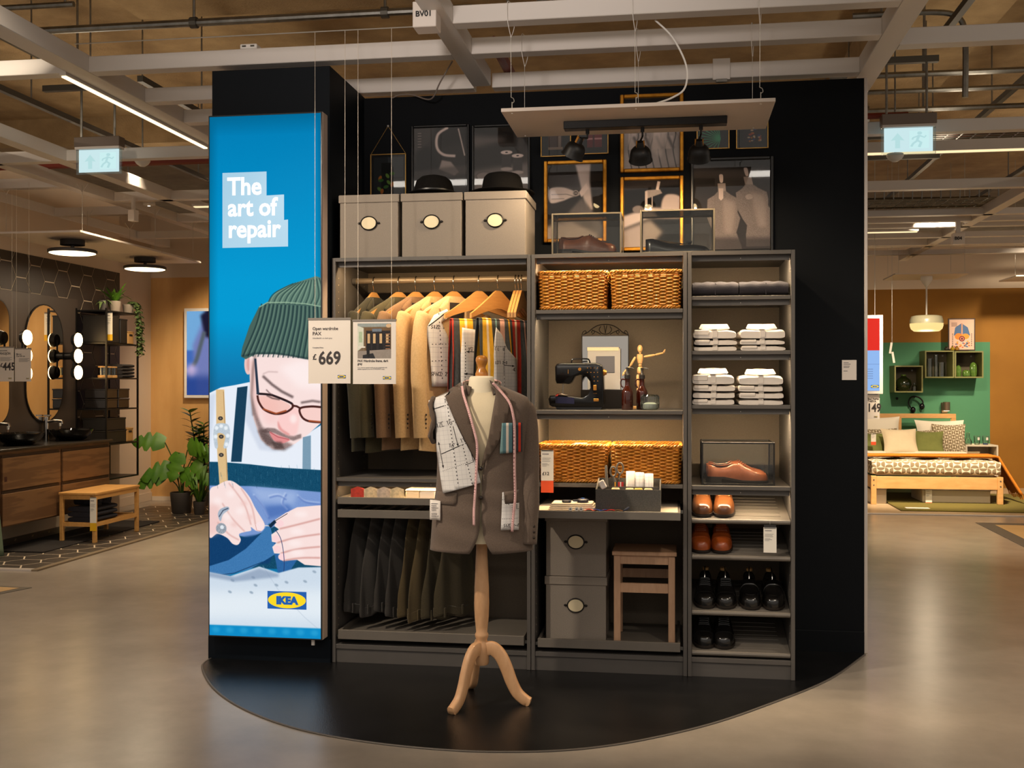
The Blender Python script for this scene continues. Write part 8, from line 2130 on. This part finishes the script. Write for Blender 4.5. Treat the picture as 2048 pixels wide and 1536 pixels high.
pillow(1800, 884, 9.05, .44, .38, .07, m_creamp, 'plain cream cushion leaning in the middle of the bed', .5, .05, 'cushion')
p_ = price_tag(1742, 868, 1752, 890, 8.94, 'white price tag with an orange end on the sage cushion', frac=.3)
# boxes under the bed
m_ubox = mat('pale_grey_felt_box', (196, 184, 166), .9)
for k, (x0_, x1_, lab) in enumerate(((1740, 1833, 'pale grey underbed box near the black wall'), (1845, 1981, 'longer pale grey underbed box with a tag'))):
    a, b = P(x0_, 1000, y=7.8)[0], P(x1_, 1000, y=7.8)[0]
    o = T('underbed_box', lab, 'storage box', ((a + b) / 2, 7.8, RZ_), group='underbed boxes'); zz = BF if k == 0 else RZ_
    bx('body', m_ubox, (a, b if k else min(b, 4.11), 7.8, 8.4, zz, .175), o, b=.008); bx('zip_edge', m_potg, (a - .002, (b if k else min(b, 4.11)) + .002, 7.797, 8.402, .168, .176), o)
price_tag(1851, 979, 1864, 1011, 7.78, 'white tag with an orange end on the longer underbed box', frac=.2)
o = bx('rug_label', m_paper, (4.2, 4.45, 7.16, 7.27, RZ_, RZ_ + .001), None, label='white paper label lying on the olive rug', cat='label')
# nightstand with glasses
o = T('nightstand', 'white open nightstand beside the bed', 'nightstand', (5.62, 9.75, BF)); m_ns = mat('white_laminate', (226, 212, 190), .5)
NX0, NX1, NY0, NY1 = 5.43, 5.83, 9.56, 9.95
bx('top', m_ns, (NX0, NX1, NY0, NY1, .58, .60), o, b=.002); bx('side', m_ns, (NX0, NX0 + .02, NY0, NY1, BF, .58), o); bx('side', m_ns, (NX1 - .02, NX1, NY0, NY1, BF, .58), o); bx('back', m_ns, (NX0 + .02, NX1 - .02, NY1 - .01, NY1, BF, .58), o); bx('shelf', m_ns, (NX0 + .02, NX1 - .02, NY0, NY1 - .01, .36, .378), o)
d_ = bx('drawer', m_ns, (NX0 + .022, NX1 - .022, NY0, NY0 + .018, .05, .356), o, b=.002); MB().ball((5.63, NY0 - .008, .2), .012, 10, 6).build('knob', m_zinc, d_, w=1)
m_bei = mat('beige_basket', (196, 176, 140), .9)
for k, (x, w_, h) in enumerate(((5.54, .15, .13), (5.73, .12, .07))):
    o = T('beige_basket', ('larger beige basket in the nightstand', 'small beige basket in the nightstand')[k], 'basket', (x, 9.7, .3785), group='beige baskets'); rr = [[(x + q[0] * s_ * w_ / 2, 9.7 + q[1] * .09 * s_, .3785 + z) for q in ((-1, -1), (1, -1), (1, 1), (-1, 1))] for s_, z in ((.86, 0), (1, h))]
    MB().loft(rr).build('body', m_bei, o, w=1, smooth=0); bx('rim', m_bei, (x - w_ / 2 - .003, x + w_ / 2 + .003, 9.607, 9.793, .3785 + h - .008, .3785 + h + .002), o)
m_clr = glass('clear_glass', (240, 246, 240), base=.10); m_blu = mat('blue_glass', (40, 90, 190), .1)
for k, (px, r, h) in enumerate(((1936, .045, .10), (1954, .04, .115), (1971, .04, .115))):
    x = P(px, 885, y=9.68)[0]; o = T('drinking_glass' if k else 'glass_carafe', ('clear glass carafe on the nightstand', 'clear tumbler with a white sticker on the nightstand', 'clear tumbler with a blue base on the nightstand')[k], 'glass', (x, 9.68, .6005))
    if k == 0: MB().lathe([(.045, 0), (.047, .04), (.02, .1), (.02, .15), (.024, .155)], (0, 0, 0), 20, cap=False).build('body', m_clr, o, smooth=60)
    else: MB().lathe([(.03, 0), (.036, .03), (.04, .115)], (0, 0, 0), 20, cap=False).build('body', m_clr, o)
    MB().lathe([(.003, .001), (.028, .001), (.030, .02), (.003, .021)], (0, 0, 0), 16).build('base', m_blu if k == 2 else m_clr, o)
    if k: MB().box(-.004, .022, -.042, -.04, .06, .095).build('sticker', m_paper, o, smooth=0)
# wall cubes
m_cube = mat('olive_cube', (112, 112, 62), .55)
def cube(px0, py0, px1, py1, lab):
    a, b = P(px0, py1, y=9.66), P(px1, py0, y=9.66); t = .018
    o = T('wall_cube', lab, 'wall shelf', ((a[0] + b[0]) / 2, 9.66, a[2]), group='olive wall cubes')
    bx('side', m_cube, (a[0], a[0] + t, 9.66, BW - .003, a[2], b[2]), o); bx('side', m_cube, (b[0] - t, b[0], 9.66, BW - .003, a[2], b[2]), o); bx('top', m_cube, (a[0] + t, b[0] - t, 9.66, BW - .003, b[2] - t, b[2]), o); bx('bottom', m_cube, (a[0] + t, b[0] - t, 9.66, BW - .003, a[2], a[2] + t), o); bx('back', mat('dark_cube_back', (74, 66, 46), .7), (a[0] + t, b[0] - t, BW - .012, BW - .003, a[2] + t, b[2] - t), o)
    MB().tube([(b[0] - .07, BW - .02, b[2] - .06), (b[0] - .07, BW - .012, b[2] - .06)], .012, 10).build('fixing', m_zinc, o, w=1)
    return a[0] + t, b[0] - t, a[2] + t
c1x = cube(1850, 701, 1908.5, 756, 'olive wall cube with clear vases'); c2x = cube(1909.5, 702, 1967, 756, 'olive wall cube with glass cacti'); c3x = cube(1789, 731, 1846, 785, 'olive wall cube with a round green vase')
for k, (f, r, h) in enumerate(((.2, .035, .24), (.45, .026, .29), (.66, .045, .19))):
    x = c1x[0] + (c1x[1] - c1x[0]) * f; o = T('glass_vase', ('clear tube vase beside the tallest one', 'tallest slim clear tube vase', 'wide short clear tube vase')[k], 'vase', (x, 9.78, c1x[2] + .001), group='clear tube vases')
    MB().lathe([(r, 0), (r, h)], (0, 0, 0), 20, cap=False).build('wall_tube', m_clr, o); MB().lathe([(.002, .001), (r * .98, .001), (r * .98, .012), (.002, .013)], (0, 0, 0), 20).build('base', m_clr, o)
m_ggl = mat('green_glass', (60, 92, 36), .08, col2=(90, 120, 50), scale=30, coat=.5)
for k, (f, r, h) in enumerate(((.16, .036, .15), (.44, .044, .09), (.74, .042, .19))):
    x = c2x[0] + (c2x[1] - c2x[0]) * f; o = T('glass_cactus', ('slim green glass cactus', 'round low green glass cactus', 'tallest green glass cactus')[k] + ' in the wall cube', 'ornament', (x, 9.76 - .03 * (k == 1), c2x[2] + .001), group='glass cacti')
    n = 24; MB().loft([[(r * q * (1 + .10 * (i % 2)) * math.cos(2 * math.pi * i / n), r * q * (1 + .10 * (i % 2)) * math.sin(2 * math.pi * i / n), h * z) for i in range(n)] for q, z in ((.7, 0), (.95, .12), (1, .4), (.95, .7), (.7, .9), (.25, .99), (.05, 1.0))]).build('body', m_ggl, o); MB().lathe([(r * .72, 0), (r * .72, .006)], (0, 0, 0), 16).build('foot', m_ggl, o)
x = c3x[0] + .12; o = T('round_vase', 'round dark green glass vase in the wall cube', 'vase', (x, 9.78, c3x[2] + .001)); MB().lathe([(.04, 0), (.08, .03), (.105, .09), (.09, .15), (.04, .185), (.028, .20), (.034, .22)], (0, 0, 0), 24).build('body', mat('dark_green_glass', (26, 34, 14), .06, coat=.5), o, smooth=60); MB().lathe([(.029, .199), (.036, .22), (.03, .221)], (0, 0, 0), 20, cap=False).build('neck_ring', m_ggl, o)
x = c3x[1] - .07; o = T('glass_bottle', 'small ribbed glass bottle in the wall cube', 'bottle', (x, 9.76, c3x[2] + .001)); MB().lathe([(.03, 0), (.032, .06), (.02, .075), (.012, .085)], (0, 0, 0), 16).build('body', m_clr, o); MB().lathe([(.014, .085), (.014, .11), (.004, .112)], (0, 0, 0), 12).build('stopper', m_clr, o)
# poster and ornaments on the cubes
ZC = P(1900, 701, y=9.66)[2]
c = Canvas((1898, 638, 1949, 702), 6, (220, 184, 164))
c.poly([(1907 + 0, 672), (1910, 655), (1923, 646), (1936, 655), (1941, 672)], (70, 104, 150), curve=False); c.line([(1924, 646), (1924, 672)], 3, (206, 150, 120)); c.ell(1917, 674, 8, 7, (226, 130, 30)); c.ell(1931, 674, 8, 6, (232, 150, 50)); c.ell(1924, 679, 6, 6, (110, 40, 50)); c.ell(1924, 679, 4, 4, (210, 120, 90)); c.ell(1924, 679, 2, 2, (60, 24, 40))
for k in range(24): c.ell(random.uniform(1908, 1940), random.uniform(684, 698), 2, 1.4, random.choice([(70, 104, 150), (206, 90, 40), (226, 150, 60), (60, 40, 50)]), .9)
for k in range(7): c.rect(1904, 668 + k * 4, 1905.5, 670.5 + k * 4, (60, 40, 40)); c.rect(1943, 668 + k * 4, 1944.5, 670.5 + k * 4, (60, 40, 40))
for k in range(3): c.rect(1902, 645 + k * 3, 1914, 646.3 + k * 3, (90, 60, 56), .8)
c.noise(.08); a, b = P(1898, 701, y=9.8), P(1949, 638, y=9.8)
o = T('picture_frame', 'dark framed music poster standing on the wall cubes', 'picture frame', ((a[0] + b[0]) / 2, 9.8, ZC))
bx('frame', mat('dark_brown_frame', (52, 30, 22), .4), (a[0] - .01, b[0] + .01, 9.8, 9.82, ZC + .001, b[2] + .01), o, b=.003); MB().quad((a[0] + .005, 9.799, ZC + .016), (b[0] - .005, 9.799, ZC + .016), (b[0] - .005, 9.799, b[2] - .005), (a[0] + .005, 9.799, b[2] - .005)).build('print', printmat('music_poster', c.img('music_poster'), rough=.4, coat=.4), o, w=1, smooth=0)
for k, (px, lab) in enumerate(((1893, 'dark glass ornament on the wall cube'), (1905, 'yellow glass ornament before the poster'), (1914, 'amber glass ornament before the poster'))):
    x = P(px, 695, y=9.72)[0]; o = T('glass_ornament', lab, 'ornament', (x, 9.72, ZC + .001), group='glass ornaments'); MB().lathe([(.02, 0), (.03, .015), (.026, .035), (.01, .045), (.012, .055)], (0, 0, 0), 14).build('body', mat('orn_%d' % k, ((34, 34, 28), (150, 120, 20), (140, 96, 30))[k], .1, coat=.4), o, smooth=60); MB().lathe([(.011, .055), (.014, .06), (.003, .062)], (0, 0, 0), 12).build('top_ring', m_ggl, o)
# headphones, hook, wall spot
HP = lambda px, py, y=9.93: P(px, py, y=y)
o = T('headphones', 'black headphones hung on the green wall', 'headphones', HP(1833, 810)); MB().tube(catmull([HP(1822, 816), HP(1817, 806), HP(1821, 796), HP(1829, 793), HP(1838, 795), HP(1845, 802), HP(1846, 811)], 5, False), .01, 8).build('headband', m_bk, o, w=1)
for q in (HP(1826, 820), HP(1844, 813)): MB().ball(q, (.035, .03, .045), 14, 8).build('ear_cup', m_bkpl, o, w=1)
MB().tube([HP(1829, 794, 9.9), HP(1829, 794, 9.998)], .012, 8).build('hook', m_bk, o, w=1)
o = T('wall_hook', 'small black wall hook beside the headphones', 'hook', HP(1794, 797)); MB().tube([HP(1794, 797, 9.96), HP(1794, 797, 9.998)], [.018, .012], 10).build('knob', m_bk, o, w=1); MB().ball(HP(1794, 797, 9.955), .018, 10, 6).build('knob_cap', m_bk, o, w=1)
q = HP(1893, 813, 9.9); o = T('wall_spotlight', 'nickel wall spotlight shining down over the headboard', 'wall lamp', q); m_nick = mat('brushed_nickel', (130, 112, 92), .35, .8)
MB().tube([(q[0], q[1], q[2] + .06), (q[0], q[1], q[2] - .055)], .045, 20).build('cylinder_shade', m_nick, o, w=1); MB().tube([(q[0], q[1], q[2] - .0545), (q[0], q[1], q[2] - .058)], .036, 18).build('lens', mat('spot_lens_glow', (255, 226, 170), emit=10), o, w=1); bx('wall_plate', m_nick, (q[0] - .05, q[0] + .03, 9.95, 9.997, q[2] - .09, q[2] + .05), o, b=.003)
spot('wall_spotlight_light', (q[0], q[1], q[2] - .07), (q[0] - .05, q[1] - .12, .5), 14, 100, WARM, .7, .03)
# pendant and its board
y0 = P(1790, 549, z=2.7)[1]; x0_, x1_ = P(1790, 549, z=2.7)[0], P(1940, 547, z=2.7)[0]
o = T('suspended_board', 'white board hung above the bed carrying the pendant', 'ceiling board', ((x0_ + x1_) / 2, y0, 2.7)); bx('board', _M['white_board'], (x0_, x1_, y0, y0 + .75, 2.7, 2.716), o)
for x in (x0_ + .05, x1_ - .05):
    for y in (y0 + .05, y0 + .7): MB().tube([(x, y, 2.716), (x, y, 4.16)], .0025, 5).build('wire', m_wire, o, w=1)
py_ = y0 + .3; q = P(1853, 647, y=py_)
o = T('pendant_lamp', 'grey and glowing white pendant lamp above the bed', 'pendant lamp', (q[0], py_, 2.7)); zc = P(1853, 631, y=py_)[2]; zb = P(1853, 663, y=py_)[2]; zm = (zc + zb) / 2 + .0; R_ = (P(1887, 647, y=py_)[0] - P(1820, 647, y=py_)[0]) / 2
cz = P(1853, 572, y=py_)[2]
MB().lathe([(.004, cz - .02), (.02, cz), (.055, cz + .05), (.07, 2.66), (.068, 2.70)], (q[0], py_, 0), 24).build('canopy', m_plastic, o, w=1, smooth=60); MB().tube([(q[0], py_, zc - .002), (q[0], py_, cz)], .010, 8).build('rod', m_plastic, o, w=1)
MB().lathe([(R_, zm), (R_ * .99, zm + .04), (R_ * .9, zc - .01), (R_ * .7, zc), (.01, zc + .003)], (q[0], py_, 0), 36).build('upper_shade', mat('sage_grey_enamel', (170, 166, 140), .3), o, w=1, smooth=60); MB().lathe([(.01, zb), (R_ * .75, zb + .003), (R_ * .92, zb + .03), (R_ * .985, zm - .03), (R_ * .99, zm)], (q[0], py_, 0), 36).build('glow_shade', mat('opal_glow', (255, 216, 140), emit=1.1), o, w=1, smooth=60)
bulb('pendant_light', (q[0], py_, zb - .12), 12, .12, WARM)
# info screen and price sign behind the black wall end
c = Canvas((1700, 630, 1766, 788), 3, (150, 190, 246)); c.rect(1700, 630, 1766, 700, (236, 52, 40)); c.line([(1700, 730), (1766, 730)], .6, (110, 140, 190)); 
for k in range(5): c.rect(1735, 740 + k * 5, 1752, 741.4 + k * 5, (120, 146, 190))
a, b = P(1690, 788, y=7.0), P(1766, 630, y=7.0)
o = T('info_screen', 'white framed screen with a red top half beside the black wall', 'screen', ((a[0] + b[0]) / 2, 7.0, a[2])); bx('case', m_plastic, (a[0], b[0], 7.0, 7.07, a[2], b[2]), o, b=.003)
MB().quad((a[0] + .035, 6.999, a[2] + .035), (b[0] - .035, 6.999, a[2] + .035), (b[0] - .035, 6.999, b[2] - .035), (a[0] + .035, 6.999, b[2] - .035)).build('display', printmat('info_display', c.img('info_display'), emit=.95), o, w=1, smooth=0); logo(o, b[0] - .128, a[2] + .065, .085, .034, 6.998, emit=.9)
for x in (a[0] + .1, b[0] - .08): MB().tube([(x, 7.03, b[2]), (x, 7.03, 4.16)], .003, 5).build('wire', m_wire, o, w=1)
bz_ = a[2]; a, b = P(1700, 838, y=7.0), P(1760, 790, y=7.0)
o = T('price_sign', 'white price sign reading 149 below the info screen', 'price sign', ((a[0] + b[0]) / 2, 7.0, a[2]), group='hanging price signs'); bx('sheet', m_paper, (a[0], b[0], 7.02, 7.024, a[2], bz_), o); bx('clip', m_zinc, (b[0] - .2, b[0] - .02, 7.018, 7.03, bz_ - .01, bz_), o)
text('149', .125, m_dink, o, (P(1734.5, 824, y=7.0)[0], 7.018, P(1734, 823, y=7.0)[2]), bold=.003, squeeze=.8); text('Bed frame\nTARVA', .028, m_dink, o, (P(1736, 799, y=7.0)[0], 7.018, P(1736, 799, y=7.0)[2]), bold=.0006); logo(o, b[0] - .06, a[2] + .02, .036, .014, 7.018)
# swinging price tags over the bed
q = P(1784, 685, y=8.0); o = T('hanging_tag', 'white price tags on a long string beside the info screen', 'price tag', (q[0], 8.0, P(1784, 720, y=8.0)[2])); MB().tube([(q[0], 8.0, q[2]), (q[0], 8.0, 4.16)], .0025, 5).build('string', m_wire, o, w=1)
for k in (0, 1): z1 = q[2] - .11 * k; b_ = MB().box(-.012, .012, -.001, .001, -.13, 0); b_.xf(Matrix.Translation((q[0] + .008 * k - .004, 8.0 - .003 * k, z1)) @ Matrix.Rotation(.15 - .3 * k, 4, 'Y')); b_.build('tag_card', m_paper, o, w=1, smooth=0)
# board seen at the picture edge
p = P(2022, 556, z=2.7); o = T('suspended_board', 'white board hung over the aisle beyond the bed', 'ceiling board', (p[0] + .4, p[1], 2.7)); bx('board', _M['white_board'], (p[0], p[0] + .9, p[1] - .2, p[1] + .5, 2.7, 2.716), o)
for x in (p[0] + .05, p[0] + .8): MB().tube([(x, p[1], 2.716), (x, p[1], 4.16)], .0025, 5).build('wire', m_wire, o, w=1)
# objects moved forward onto the drawn-out sewing tray
for ob in list(COL.objects):
    if ob.parent is None and ob.name.split('.')[0] in ('tool_box', 'fabric_shears', 'seam_tool', 'paper_roll', 'striped_card', 'ribbon_roll', 'wrapped_tape', 'folded_linen', 'tape_dispenser', 'chalk_holder', 'thread_spool', 'cloth_strip', 'seam_ripper'):
        ob.location.y -= .125
